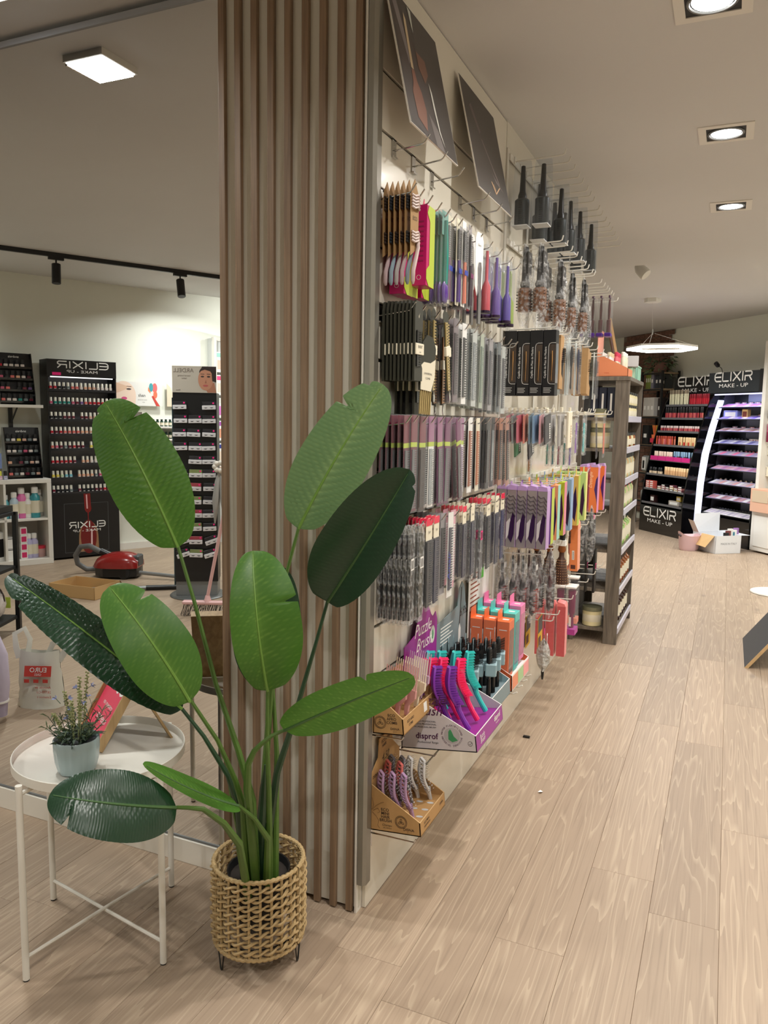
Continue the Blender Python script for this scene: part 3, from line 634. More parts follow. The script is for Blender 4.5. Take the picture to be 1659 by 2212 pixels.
# ================================================================== GOODS ON THE SLATWALL
KRAFT = mat('kraft_card', L(168, 132, 88), .75, noise=.1, ns=60)
KRAFTD = mat('kraft_print', L(64, 48, 34), .7)
OLIVE = mat('card_olive_black', L(52, 52, 42), .6)
CREAM = mat('card_cream', L(226, 218, 196), .6)
GOLD = mat('comb_gold', L(186, 164, 112), .3, .4)
FILM = film('clear_sleeve', (0.95, 0.955, 0.96, 1), .90, .07)
FILMW = film('crinkled_film', (0.95, 0.955, 0.96, 1), .92, .06, .8)
PETF = film('clear_box_film', (0.95, 0.96, 0.97, 1), .90, .05)
PINKT = mat('pink_tag', L(240, 30, 130), .5)
LABEL = mat('white_label', L(236, 234, 230), .5)
INK = mat('label_ink', L(40, 40, 44), .6)
MAG = mat('carton_magenta', L(196, 20, 106), .35); LIME = mat('carton_lime', L(182, 200, 60), .4); WINE = mat('header_wine', L(112, 20, 48), .35)
TEAL = mat('brush_teal', L(34, 150, 134), .3); PURP = mat('brush_purple', L(82, 40, 140), .3); CORAL = mat('card_coral', L(236, 134, 104), .45)
PLUM = mat('card_plum', L(108, 36, 88), .4); NAVY = mat('comb_navy', L(26, 30, 62), .3); COMBK = mat('comb_black', L(20, 20, 23), .28); GREYC = mat('comb_grey', L(88, 88, 92), .35)
REDH = mat('header_red', L(222, 40, 76), .4); ORAN = mat('header_orange', L(214, 104, 44), .4); BLUEP = mat('print_blue', L(40, 60, 160), .4)
COPPER = mat('copper_barrel', L(150, 92, 52), .35, .6)
LILAC = mat('card_lilac', L(186, 150, 204), .45); SILV = mat('silver_print', L(176, 168, 172), .25, .6)
def comb_mesh(b, w, h, teeth, x=0.0, th=.003, mi=0, spine=.35):
    """comb hanging down from z = 0: solid spine with separate teeth towards +y"""
    b.box(x, x + th, -w / 2, -w / 2 + w * spine, -h, 0, mi)
    p = h / teeth
    for i in range(teeth): b.box(x + th * .15, x + th * .85, -w / 2 + w * spine, w / 2, -p * (i + .75), -p * (i + .25), mi)
def hole_card(b, w, z0, z1, mi=0, x=0.0, th=.0012, tip=0.0):
    P = [(-w / 2, z0), (w / 2, z0), (w / 2, z1 - tip), (w * .12, z1), (-w * .12, z1), (-w / 2, z1 - tip)]
    b.prism(P, x, x + th, 'x', mi)
# prototypes; the hang hole is at the local origin, goods hang down along -z and face +x
def P_wavy():
    t = thing('wavy_comb', '', 'comb')
    b = MB(); b.prism([(-.026, -.175), (.020, -.150), (.026, -.02), (.010, .004), (0, .022), (-.016, .0), (-.026, -.03)], 0, .0014, 'x'); b.build('kraft_card', KRAFT, t)
    b = MB()
    for k in range(9):
        z = -.02 - k * .0075 - (.055 if k > 4 else 0); b.tube([(.003, -.022, z), (.008, -.012, z - .004), (.009, .004, z + .001), (.006, .018, z - .003), (.003, .024, z)], .0032, 6)
    b.build('hair_ties', mat('hair_tie_brown', L(60, 48, 42), .5), t, True)
    MB().tube([(.005, .008, -.118), (.007, .010, -.150), (.008, -.006, -.180), (.006, -.018, -.212), (.004, -.016, -.238), (.003, -.012, -.246)], [.005, .0052, .0056, .006, .006, .003], 8).build('handle', mat('handle_pale', L(182, 176, 176), .4), t, True)
    text(t, 'ECO', .014, (.0020, 0, -.082), (0, 1, 0), (0, 0, 1), KRAFTD)
    return t
def P_carton():
    t = thing('brush_carton', '', 'carton')
    MB().rbox(-.021, .021, -.034, .034, -.222, -.008, .001).build('carton', MAG, t)
    b = MB(); b.prism([(-.034, -.205), (-.012, -.222), (.034, -.222), (.034, -.008), (-.02, -.008), (-.034, -.03), (-.010, -.05), (-.010, -.165), (-.034, -.18)], .0215, .0222, 'x'); b.build('front_window_frame', LIME, t)
    MB().prism([(-.012, -.008), (.012, -.008), (.0, .016)], -.001, .0005, 'x').build('hang_tab', mat('tab_pink', L(232, 76, 120), .5), t)
    b = MB(); b.tube([(.006 * math.cos(a * PI / 8), -.0345, -.200 + .006 * math.sin(a * PI / 8)) for a in range(16)], .0006, 4, closed=True); b.build('emblem', PWHITE, t)
    b = MB(); 
    for k in range(9): b.box(-.012, .012, -.0348, -.0345, -.05 - k * .013, -.054 - k * .013)
    b.build('fine_print', mat('print_dark_pink', L(150, 20, 84), .5), t)
    return t
def P_sleeve_brush():
    t = thing('sleeved_brush', '', 'hair brush')
    MB().rbox(-.007, .007, -.026, .026, -.262, .010, .002).build('sleeve', FILM, t)
    MB().tube([(0, 0, -.018), (0, .001, -.09), (0, .002, -.125), (0, .002, -.20)], [.006, .0085, .0095, .008], 8).build('handle', TEAL, t, True)
    MB().lathe([(.001, -.256), (.016, -.25), (.021, -.23), (.019, -.205), (.008, -.192)], 12, sx=.42).build('brush_head', PURP, t, True)
    MB().box(-.0035, -.0028, -.023, .023, -.06, .008).build('header_card', mat('header_mint', L(120, 170, 160), .5), t)
    return t
def P_slim():
    t = thing('carded_comb', '', 'comb')
    b = MB(); hole_card(b, .036, -.245, .014, 0, -.003); b.build('card', CREAM, t)
    MB().rbox(-.0018, .008, -.017, .017, -.24, -.01, .0015).build('sleeve', FILM, t)
    b = MB(); b.tube([(.003, 0, -.11), (.003, 0, -.235)], [.0045, .0065], 8); b.build('handle', PLUM, t, True)
    b = MB(); comb_mesh(b, .022, .09, 14, .001, .003); b.build('comb', GREYC, t, loc=(0, 0, -.018))
    MB().box(.0081, .0086, -.016, .016, -.150, -.135).build('band', BLUEP, t)
    return t
def P_paddle():
    t = thing('paddle_card', '', 'hair brush')
    b = MB(); b.prism([(-.03, -.16), (-.012, -.19), (.012, -.19), (.03, -.16), (.034, -.01), (.02, .014), (-.02, .014), (-.034, -.01)], -.001, .0005, 'x'); b.build('card', LABEL, t)
    b = MB(); b.prism([(-.010, -.28), (.010, -.28), (.013, -.20), (.0065, -.15), (.009, -.10), (.004, -.082), (-.004, -.082), (-.009, -.10), (-.0065, -.15), (-.013, -.20)], .001, .007, 'x'); b.build('tool', mat('tool_grey', L(150, 150, 154), .25, .7), t)
    text(t, 'Denis', .011, (.001, 0, -.03), (0, 1, 0), (0, 0, 1), INK)
    return t
def P_tube():
    t = thing('tube_pack', '', 'hair brush')
    MB().lathe([(.001, -.232), (.021, -.23), (.022, -.01), (.016, .0)], 14, sx=.8).build('clear_tube', PETF, t, True)
    MB().tube([(0, 0, -.225), (0, .0, -.14), (0, 0, -.12), (0, 0, -.02)], [.016, .015, .006, .005], 10).build('brush', PURP, t, True)
    b = MB(); hole_card(b, .03, -.02, .016, 0, -.001); b.build('hang_tab', PETF, t)
    MB().lathe([(.0212, -.231), (.0222, -.229), (.0222, -.222)], 14, sx=.8).build('base_cap', mat('cap_dark', L(40, 20, 50), .3), t)
    return t
def P_event():
    t = thing('comb_card', '', 'comb')
    b = MB(); b.prism([(-.030, -.20), (.030, -.20), (.030, -.165), (.022, -.155), (.022, -.075), (.030, -.062), (.030, -.012), (.022, .012), (-.022, .012), (-.030, -.012)], -.002, .004, 'x'); b.build('card', OLIVE, t)
    b = MB(); comb_mesh(b, .036, .096, 16, .0045, .003); b.build('comb', COMBK, t, loc=(0, -.002, -.066))
    MB().rbox(.0045, .0085, -.030, .030, -.130, -.100, .001).build('paper_band', CREAM, t)
    text(t, 'EVENT', .011, (.0086, 0, -.113), (0, 1, 0), (0, 0, 1), INK); text(t, '***', .010, (.0086, 0, -.1285), (0, 1, 0), (0, 0, 1), INK)
    b = MB(); b.poly([(.0042, -.004, -.025), (.0042, 0, -.034), (.0042, .006, -.018), (.0042, 0, -.028)]); b.build('check_mark', CREAM, t)
    return t
def P_gold():
    t = thing('gold_comb_card', '', 'comb')
    b = MB(); hole_card(b, .034, -.225, .014, 0, -.001, .001, .01); b.build('card', OLIVE, t)
    b = MB(); comb_mesh(b, .022, .20, 24, .001, .0035); b.build('comb', GOLD, t, loc=(0, 0, -.02))
    MB().rbox(-.002, .006, -.018, .018, -.118, -.090, .001).build('paper_band', CREAM, t)
    MB().lathe([(.001, -.018), (.006, -.012), (.0072, .0), (.006, .012), (.001, .018)], 10, (.004, 0, -.238), sx=.4).build('tail_end', CHROME, t, True)
    return t
def P_fan():
    t = thing('fan_comb', '', 'comb')
    b = MB(); b.prism([(-.032, -.15), (.030, -.15), (.034, -.10), (.036, -.03), (.02, .0), (-.01, .004), (-.03, -.02), (-.036, -.08)], -.001, .004, 'x'); b.build('body', OLIVE, t)
    b = MB(); b.prism([(-.030, -.148), (.02, -.150), (.034, -.11), (.034, -.06), (.012, -.072), (-.02, -.072), (-.036, -.085)], .0042, .006, 'x'); b.build('paper_label', CREAM, t)
    b = MB()
    for k in range(6): b.box(.0, .004, -.026 + k * .0095, -.022 + k * .0095, -.215, -.148)
    b.build('prongs', GOLD, t)
    text(t, 'UNIVERSAL', .008, (.0062, 0, -.105), (0, 1, 0), (0, 0, 1), INK); text(t, 'COMB', .008, (.0062, 0, -.118), (0, 1, 0), (0, 0, 1), INK)
    return t
def P_red():
    t = thing('comb_sleeve', '', 'comb')
    MB().rbox(-.0025, .0035, -.026, .026, -.262, .012, .001).build('sleeve', FILM, t)
    b = MB(); b.box(-.0018, -.0008, -.0245, .0245, -.065, .010); b.build('header_card', WINE, t)
    MB().box(-.0018, -.0007, -.0245, .0245, -.078, -.065).build('header_strip', LIME, t)
    MB().box(-.0018, -.0010, -.0245, .0245, -.258, -.078).build('back_card', mat('back_card_plum', L(104, 44, 62), .5), t)
    b = MB(); comb_mesh(b, .034, .165, 26, -.0005, .0026, 0, .5); b.build('comb', GREYC, t, loc=(0, 0, -.085))
    return t
def P_plain():
    t = thing('plain_comb_sleeve', '', 'comb')
    MB().rbox(-.003, .0035, -.025, .025, -.25, .012, .001).build('sleeve', FILM, t)
    MB().box(-.0020, -.0012, -.0235, .0235, -.247, .010).build('back_card', LABEL, t)
    b = MB(); comb_mesh(b, .032, .19, 24, -.0010, .003, 0, .45); b.build('comb', COMBK, t, loc=(0, 0, -.035))
    return t
def P_navy():
    t = thing('header_comb', '', 'comb')
    b = MB(); hole_card(b, .050, -.052, .014, 0, -.0015, .001, .006); b.build('header_card', CREAM, t)
    MB().box(-.0004, .0004, -.024, .024, -.008, .013).build('header_band', REDH, t)
    MB().rbox(-.002, .004, -.025, .025, -.262, -.05, .001).build('sleeve', FILM, t)
    b = MB(); comb_mesh(b, .042, .195, 30, -.001, .004, 0, .42); b.build('comb', NAVY, t, loc=(0, 0, -.056))
    text(t, 'hair', .012, (.0006, 0, -.03), (0, 1, 0), (0, 0, 1), INK)
    return t
def P_dark():
    t = thing('bagged_comb', '', 'comb')
    MB().rbox(-.0035, .0045, -.020, .020, -.275, .010, .0015).build('sleeve', FILMW, t)
    b = MB(); b.prism([(-.014, -.26), (.014, -.265), (.015, -.02), (-.013, -.015)], -.0018, .0022, 'x'); b.build('comb', COMBK, t)
    MB().box(.0046, .0050, -.012, .012, -.118, -.085).build('price_label', LABEL, t)
    b = MB()
    for k in range(4): b.box(.0050, .0053, -.009 + k * .005, -.0065 + k * .005, -.114, -.09)
    b.build('bar_code', INK, t)
    return t
PROTO, USED = {}, {}
def hang(fn, x, y, z, label, group, rot=0.0, mats=None, sc=1.0, tilt=0.0, swing=0.0):
    """first use moves the prototype itself, later uses copy it and its parts"""
    k = fn.__name__
    if k not in PROTO: PROTO[k] = fn(); USED[k] = False; PROTO[k].location = (0, 0, -50)
    o = dup(PROTO[k], (x, y, z), (tilt, swing, rot), label, group, mats); o['label'] = label
    if sc != 1.0: o.scale = (sc if isinstance(sc, tuple) else (sc,) * 3)
    return o
def drop_protos():
    for t in PROTO.values():
        def rm(o):
            for c in list(o.children): rm(c)
            bpy.data.objects.remove(o)
        rm(t)
    PROTO.clear()
rg = random.Random(11)
def row(fn, y, z, n, label, group, x0=.022, dx=.0135, mats=None, jit=.05, sc=1.0, tilt=0.0, ys=0.0, cyc=None):
    for i in range(n):
        m = (cyc[i % len(cyc)] if cyc else mats)
        hang(fn, x0 + dx * i, y + ys * i + rg.uniform(-.002, .002), z + rg.uniform(-.0015, .001), label, group, rg.uniform(-jit, jit), m, sc, tilt + rg.uniform(-.02, .02))
HP = [mat('handle_rose', L(196, 172, 176), .4), mat('handle_blue', L(150, 172, 186), .4), mat('handle_pale', L(182, 176, 176), .4), mat('handle_rose', L(196, 172, 176), .4), mat('handle_grey', L(140, 154, 164), .4), mat('handle_blush', L(214, 192, 190), .4)]
TIE = [mat('hair_tie_brown', L(60, 48, 42), .5), mat('hair_tie_blue', L(48, 56, 66), .5), mat('hair_tie_dark', L(50, 40, 38), .5), mat('hair_tie_dark', L(50, 40, 38), .5), mat('hair_tie_slate', L(58, 60, 64), .5), mat('hair_tie_pale', L(206, 186, 180), .5)]
NM = ['rose', 'blue', 'pale grey', 'second rose', 'slate', 'blush']
for i in range(6):
    hang(P_wavy, .014 + .0158 * i, .040, 2.035, f'{NM[i]} wavy comb on a kraft card, number {i + 1} from the wall', 'wavy combs on kraft cards', -.06, {'handle': HP[i], 'hair_ties': TIE[i]}, 1.0, .03)
for i, (x, y, z) in enumerate([(.040, .085, 1.99), (.030, .150, 1.995), (.078, .150, 2.02), (.034, .232, 2.0)]):
    hang(P_carton, x, y, z, ['magenta and lime brush carton nearest the slatted panel', 'magenta and lime brush carton hanging behind the front one', 'frontmost magenta and lime brush carton with a pink tab', 'magenta and lime brush carton beside the teal brushes'][i], 'magenta brush cartons', .05)
row(P_sleeve_brush, .300, 2.03, 7, 'teal handled purple brush in a clear sleeve beside the magenta cartons', 'teal and purple brushes in sleeves', .016, .0125)
row(P_slim, .360, 2.03, 4, 'narrow clear sleeve with a plum handled comb right of the teal brushes', 'plum handled combs', .02, .02)
row(P_slim, .415, 2.03, 5, 'slim comb card with a purple handle and a blue band', 'slim combs with blue bands', .02, .018, {'handle': PURP})
hang(P_slim, .098, .455, 2.03, 'slim white card with a coral handled comb', None, 0, {'handle': CORAL, 'card': LABEL})
row(P_slim, .510, 2.03, 6, 'slim dark plum comb card next to the grey tool card', 'dark plum comb cards', .02, .016, {'handle': mat('handle_aubergine', L(50, 18, 44), .3), 'card': mat('card_grey', L(150, 146, 148), .5), 'band': PLUM})
hang(P_paddle, .098, .610, 2.03, 'large white card with a grey metal tool, front of the upper row', None, -.1)
row(P_paddle, .625, 2.03, 3, 'white tool card hanging behind the front white tool card', 'white tool cards', .02, .024, None, .05)
row(P_tube, .735, 2.03, 3, 'red brush in a clear tube with a black bristle head', 'red brushes in clear tubes', .024, .032, {'brush': mat('brush_red', L(190, 40, 60), .3)})
row(P_tube, .860, 2.03, 3, 'purple brush in a clear tube left of the crimson one', 'purple brushes in clear tubes, left stack', .024, .032)
row(P_tube, .935, 2.03, 2, 'crimson brush in a clear tube between the purple ones', 'crimson brushes in clear tubes', .03, .032, {'brush': mat('brush_crimson', L(130, 20, 50), .3)})
row(P_tube, 1.010, 2.03, 3, 'violet brush in a clear tube at the right of its row', 'violet brushes in clear tubes', .024, .032, {'brush': mat('brush_violet', L(70, 40, 150), .3)})
row(P_tube, 1.12, 2.03, 2, 'lime green brush in a clear tube at the end of the slatwall', 'lime brushes in clear tubes', .04, .03, {'brush': mat('brush_lime', L(140, 160, 50), .3)})
# black card row
row(P_event, .062, 1.735, 9, 'black comb card with a cream EVENT band near the slatted panel', 'black comb cards with cream bands', .012, .0112, None, .01)
hang(P_fan, .105, .135, 1.660, 'gold pronged fan comb with a cream label hanging askew', None, -.25, None, 1.0, -.06)
row(P_event, .135, 1.64, 4, 'black comb card hanging lower behind the fan comb', 'lower black comb cards', .02, .018, None, .03)
row(P_gold, .215, 1.735, 6, 'black card with a gold comb and a cream band', 'gold combs on black cards', .014, .0155, None, .02)
hang(P_gold, .108, .262, 1.735, 'gold comb on a black card hanging slanted in front', None, .0, None, 1.0, .20)
hang(P_gold, .100, .300, 1.735, 'gold comb on a black card beside the slanted one', None, .0, None, 1.0, .13)
row(P_gold, .335, 1.70, 3, 'bronze toned comb card at the right of the gold combs', 'bronze comb cards', .03, .024, {'comb': mat('comb_bronze', L(156, 112, 74), .3, .3)}, .03)
row(P_plain, .420, 1.735, 6, 'clear sleeve with a dark comb, right of the bronze combs', 'dark combs in clear sleeves', .015, .015, {'back_card': mat('card_smoke', L(120, 108, 112), .5), 'comb': mat('comb_aubergine', L(44, 30, 40), .3)}, .02)
row(P_plain, .510, 1.73, 6, 'clear comb sleeve with white edges in the black card row', 'white edged comb sleeves', .015, .015, None, .02)
row(P_plain, .620, 1.725, 6, 'clear sleeve with a silver grey comb', 'silver grey comb sleeves', .015, .015, {'comb': mat('comb_silver', L(150, 156, 160), .25, .4), 'back_card': mat('card_pale', L(186, 190, 186), .4)}, .03)
row(P_plain, .720, 1.72, 5, 'clear sleeve with a pale green comb', 'pale green comb sleeves', .018, .017, {'comb': mat('comb_sage', L(128, 142, 128), .3), 'back_card': mat('card_sage', L(168, 176, 160), .5)}, .03)
row(P_plain, .830, 1.715, 5, 'smoky grey comb sleeve near the long black boxes', 'smoky comb sleeves', .018, .017, {'comb': GREYC, 'back_card': mat('card_grey', L(150, 146, 148), .5)}, .03)
row(P_plain, .945, 1.71, 5, 'clear comb sleeve with a black header, left of the black boxes', 'black headed comb sleeves', .018, .017, {'back_card': mat('card_steel', L(104, 112, 114), .4)}, .03)
row(P_plain, 1.05, 1.705, 4, 'clear sleeve with a glossy grey comb beside the black boxes', 'glossy grey comb sleeves', .02, .018, {'back_card': mat('card_pale', L(186, 190, 186), .4), 'comb': GREYC}, .03)
# wine red row
row(P_red, .035, 1.432, 5, 'comb sleeve with a wine red header partly behind the pale leaf', 'wine red sleeves behind the pale leaf', .02, .017)
row(P_red, .078, 1.432, 6, 'comb sleeve with a wine red header and lime strip over a grey comb', 'wine red and lime comb sleeves', .018, .015, None, .03)
row(P_red, .150, 1.430, 7, 'brown black comb sleeve with a red header and lime band', 'brown comb sleeves with lime bands', .016, .0125, {'comb': mat('comb_brown', L(44, 30, 28), .4), 'back_card': mat('card_brown', L(70, 50, 44), .5)}, .02)
PK = mat('header_mauve', L(150, 90, 130), .35)
row(P_red, .222, 1.430, 4, 'mauve headed sleeve with a glossy silver comb', 'mauve comb sleeves, left stack', .03, .02, {'header_card': PK, 'comb': mat('comb_silver', L(150, 156, 160), .25, .4), 'back_card': LABEL}, .05)
row(P_red, .295, 1.428, 4, 'mauve headed sleeve with a lime edge and white card', 'mauve comb sleeves, middle stack', .03, .02, {'header_card': PK, 'back_card': PLUM}, .06, tilt=.05)
row(P_red, .370, 1.428, 4, 'plum carded comb sleeve with a clear front', 'plum comb sleeves', .03, .02, {'header_card': PLUM, 'back_card': PLUM}, .06, tilt=-.03)
row(P_red, .450, 1.428, 5, 'plum comb sleeve leaning to the right over the row below', 'leaning plum comb sleeves', .02, .019, {'header_card': PLUM, 'back_card': mat('card_wine', L(96, 24, 52), .4)}, .04, tilt=.16)
row(P_red, .540, 1.428, 3, 'pale sleeve with a violet comb near the orange headers', 'violet comb sleeves', .03, .024, {'header_card': PK, 'comb': mat('comb_violet', L(112, 50, 128), .35), 'back_card': LABEL}, .03)
row(P_plain, .625, 1.43, 3, 'white comb sleeve with an orange brown header', 'orange headed comb sleeves', .03, .026, {'comb': mat('comb_rust', L(150, 78, 40), .35)}, .02)
row(P_plain, .712, 1.43, 3, 'cream card with an amber tail comb', 'amber tail comb cards', .03, .026, {'comb': mat('comb_amber', L(176, 96, 44), .35), 'back_card': CREAM}, .02)
row(P_plain, .800, 1.43, 8, 'black comb sleeve in the dense black stack of the middle row', 'black comb stack, middle row', .014, .0115, {'back_card': BLACK, 'comb': mat('comb_ash', L(48, 50, 54), .3)}, .01)
row(P_plain, .905, 1.43, 3, 'black sleeve with a white print and long grey comb', 'black sleeves with white print', .03, .026, {'back_card': BLACK, 'comb': mat('comb_silver', L(150, 156, 160), .25, .4)}, .02)
BRZ = mat('card_copper', L(170, 112, 84), .35)
row(P_plain, .995, 1.43, 5, 'copper brown comb sleeve right of the black stack', 'copper comb sleeves', .02, .017, {'back_card': BRZ, 'comb': mat('comb_brown', L(44, 30, 28), .4)}, .03, tilt=.02)
row(P_plain, 1.085, 1.43, 5, 'rose copper comb sleeve leaning at the end of its row', 'rose copper comb sleeves', .02, .017, {'back_card': mat('card_rosegold', L(186, 140, 122), .35), 'comb': COMBK}, .04, tilt=.12, sc=1.05)
# navy row
row(P_dark, .055, 1.128, 7, 'black comb in a crinkled bag at the left end of the lowest row', 'bagged black combs', .012, .0145, None, .06)
row(P_dark, .118, 1.125, 2, 'olive tinted bagged comb in front of the bagged black combs', 'olive bagged combs', .085, .018, {'comb': mat('comb_olive', L(66, 66, 56), .35)}, .03)
row(P_navy, .190, 1.130, 9, 'black wide tooth comb under a beige and red header card', 'wide black combs with beige headers', .012, .0112, {'comb': mat('comb_ink', L(18, 20, 30), .3)}, .02)
row(P_navy, .250, 1.130, 3, 'navy comb with a beige header, right front of the wide comb stack', 'navy combs with beige headers', .075, .014, None, .03)
row(P_plain, .345, 1.13, 6, 'charcoal folding comb sleeve left of the blue lettered card', 'charcoal comb sleeves', .014, .0155, {'comb': COMBK, 'back_card': mat('card_grey', L(150, 146, 148), .5)}, .02)
AM = hang(P_plain, .103, .385, 1.13, 'white card with blue lettering and a dark navy comb', None, 0, {'comb': NAVY, 'back_card': LABEL}, 1.06)
text(AM, 'Amair', .034, (.0042, -.012, -.15), (0, 0, 1), (0, -1, 0), BLUEP, slant=.2)
row(P_plain, .465, 1.13, 3, 'pink edged comb sleeve in the lowest hook row', 'pink edged comb sleeves', .03, .027, {'back_card': mat('card_pink', L(228, 160, 176), .5), 'comb': LABEL}, .02)
row(P_navy, .560, 1.13, 6, 'beige headed navy comb, left of the bristle combs', 'narrow navy combs', .014, .0155, None, .02, sc=(1, .8, .92))
row(P_navy, .660, 1.13, 5, 'navy comb with a label at its foot', 'navy combs with foot labels', .016, .018, {'header_band': CREAM}, .03, sc=(1, .9, .95))
row(P_dark, .755, 1.12, 5, 'smoke bagged comb with a pink sticker stack', 'smoke bagged combs', .018, .018, {'comb': GREYC, 'price_label': PINKT}, .04)
row(P_navy, .860, 1.13, 5, 'blue black bristle comb in clear wrap', 'blue black combs in clear wrap', .016, .018, {'comb': mat('comb_ink', L(18, 20, 30), .3)}, .03)
row(P_navy, .975, 1.13, 5, 'deep navy comb with a white print header near the lilac boxes', 'deep navy combs', .016, .018, {'header_band': CREAM}, .03)
row(P_navy, 1.085, 1.13, 4, 'deep blue comb with a red header at the end of the slatwall', 'deep blue combs', .02, .02, {'comb': mat('comb_blue', L(28, 36, 92), .3)}, .03)
# ------------------------------------------------------------------ the two tilted posters
def poster(name, label, y0, y1, art):
    t = thing(name, label, 'poster', (0.096, y0, 2.186)); w = y1 - y0; h = .372; up_ = Vector((-.082, 0, .362)).normalized(); n = Vector((up_.z, 0, -up_.x))
    t.rotation_euler = Matrix((( n.x, 0, up_.x), (n.y, 1, up_.y), (n.z, 0, up_.z))).to_euler()
    MB().box(-.0045, 0, 0, w, 0, h).build('board', mat('poster_board', L(232, 228, 220), .6), t)
    b = MB(); b.box(0, .0003, .002, w - .002, .002, h - .002); b.build('poster_print', mat('print_charcoal', L(64, 58, 54), .45, noise=.08, ns=6), t)
    art(t, w, h)
def shape(t, nm, pts, col, k=1, rough=.5, sx=1, sz=1):
    b = MB(); b.poly([(.0003 + .0003 * k, a * sx, c * sz) for a, c in pts]); return b.build(nm, mat('print_%d_%d_%d' % col, L(*col), rough), t)
def art1(t, w, h):
    shape(t, 'printed_jacket', [(.0, .05), (.30, .0), (.62, .0), (.55, .45), (.35, .75), (.05, .9)], (72, 62, 58), 1, .5, w, h)
    shape(t, 'printed_sleeve', [(.04, .95), (.14, .98), (.26, .55), (.20, .48)], (128, 120, 122), 2, .5, w, h)
    shape(t, 'printed_hand', [(.18, .10), (.34, .05), (.40, .22), (.36, .34), (.30, .40), (.28, .47), (.22, .46), (.21, .36), (.16, .28)], (138, 92, 74), 3, .5, w, h)
    shape(t, 'printed_fingers', [(.40, .66), (.58, .66), (.60, .56), (.50, .46), (.40, .54)], (122, 86, 70), 3, .5, w, h)
    shape(t, 'printed_comb', [(.22, .47), (.27, .47), (.29, .84), (.26, .88), (.24, .80)], (206, 184, 150), 4, .5, w, h)
    shape(t, 'printed_gleam', [(.58, .50), (.62, .44), (.66, .16), (.72, .05), (.64, .14), (.60, .30)], (226, 224, 216), 3, .5, w, h)
    shape(t, 'printed_gleam', [(.38, .98), (.44, .97), (.42, .80), (.40, .84)], (200, 204, 196), 3, .5, w, h)
    shape(t, 'printed_fold', [(.45, .22), (.62, .14), (.70, .0), (.52, .0)], (116, 108, 106), 2, .5, w, h)
def art2(t, w, h):
    shape(t, 'printed_blade', [(.16, .78), (.22, .82), (.38, .62), (.34, .58)], (104, 92, 92), 1, .5, w, h)
    shape(t, 'printed_blade', [(.36, .54), (.38, .55), (.74, .24), (.72, .22)], (128, 116, 112), 2, .5, w, h)
    shape(t, 'printed_blade', [(.52, .30), (.60, .26), (.86, .18), (.62, .22)], (120, 108, 106), 2, .5, w, h)
    for a, c in (((.44, .18), (.54, .09)), ((.53, .088), (.70, .20))):
        shape(t, 'printed_emblem', [(a[0], a[1]), (a[0] + .03, a[1] + .003), (c[0] + .03, c[1]), (c[0], c[1] - .004)], (206, 168, 132), 3, .5, w, h)
    shape(t, 'printed_emblem', [(.50, .175), (.515, .175), (.565, .125), (.555, .118)], (206, 168, 132), 3, .5, w, h)
poster('poster', 'dark barber poster of a hand with a pale comb, leaning above the hooks', 0.0, .376, art1)
poster('poster', 'dark plain poster with a gold check emblem, leaning above the hooks', .591, 1.004, art2)
# ================================================================== GOODS ON THE WHITE HOOKS
BRIST = mat('bristle_black', L(26, 25, 24), .5)
BARREL = mat('barrel_dark', L(62, 66, 66), .4, .5, noise=.5, ns=260)
COPB = mat('barrel_copper', L(136, 82, 40), .35, .5, noise=.5, ns=260)
def round_brush(b_parent, r, h, ztop, barrel, hl=.14, hr=.011, bris=True):
    """barrel with rows of bristles and a tapering handle, axis along z, barrel below the handle"""
    MB().lathe([(.001, ztop - h), (r * .92, ztop - h + .002), (r, ztop - h + .006), (r, ztop - .006), (r * .8, ztop)], 16).build('barrel', barrel, b_parent, True)
    MB().lathe([(r * .6, ztop), (hr * 1.4, ztop + .014), (hr, ztop + .03), (hr * .85, ztop + hl * .6), (hr * .7, ztop + hl), (.001, ztop + hl + .004)], 12).build('handle', BLACK, b_parent, True)
    if bris:
        b = MB()
        for i in range(10):
            a = 2 * PI * i / 10
            for k in range(7):
                z = ztop - h + h * (k + .7) / 8; c, s = math.cos(a), math.sin(a)
                b.box(-.0006, .0006, -.0006, .0006, 0, .008); n = len(b.v)
                b.v[n - 8:] = [(c * (r + v[2]) - s * v[0], s * (r + v[2]) + c * v[0], z + v[1] * 2) for v in b.v[n - 8:]]
        b.build('bristles', BRIST, b_parent)
def bag(parent, w, z0, z1, d=.02, m=None, seed=0, narrow=1.0):
    """soft crumpled clear bag"""
    q = random.Random(seed); n, k = 9, 12; b = MB(); vs = []
    for sx in (1, -1):
        for j in range(k + 1):
            t = j / k; z = z0 + (z1 - z0) * t; ww = w * (1 - (1 - narrow) * t)
            for i in range(n):
                u = -1 + 2 * i / (n - 1); vs.append((sx * (d * (1 - u * u) ** .5 * math.sin(PI * min(1, t * 1.02 + .03)) ** .5 + q.uniform(-.0018, .0018)), u * ww / 2 + q.uniform(-.0016, .0016), z + q.uniform(-.002, .002)))
    fs = []
    for s in (0, 1):
        o = s * n * (k + 1)
        for j in range(k):
            for i in range(n - 1): fs.append((o + j * n + i, o + j * n + i + 1, o + (j + 1) * n + i + 1, o + (j + 1) * n + i))
    b.add(vs, fs); return b.build('clear_bag', m or FILMW, parent, True)
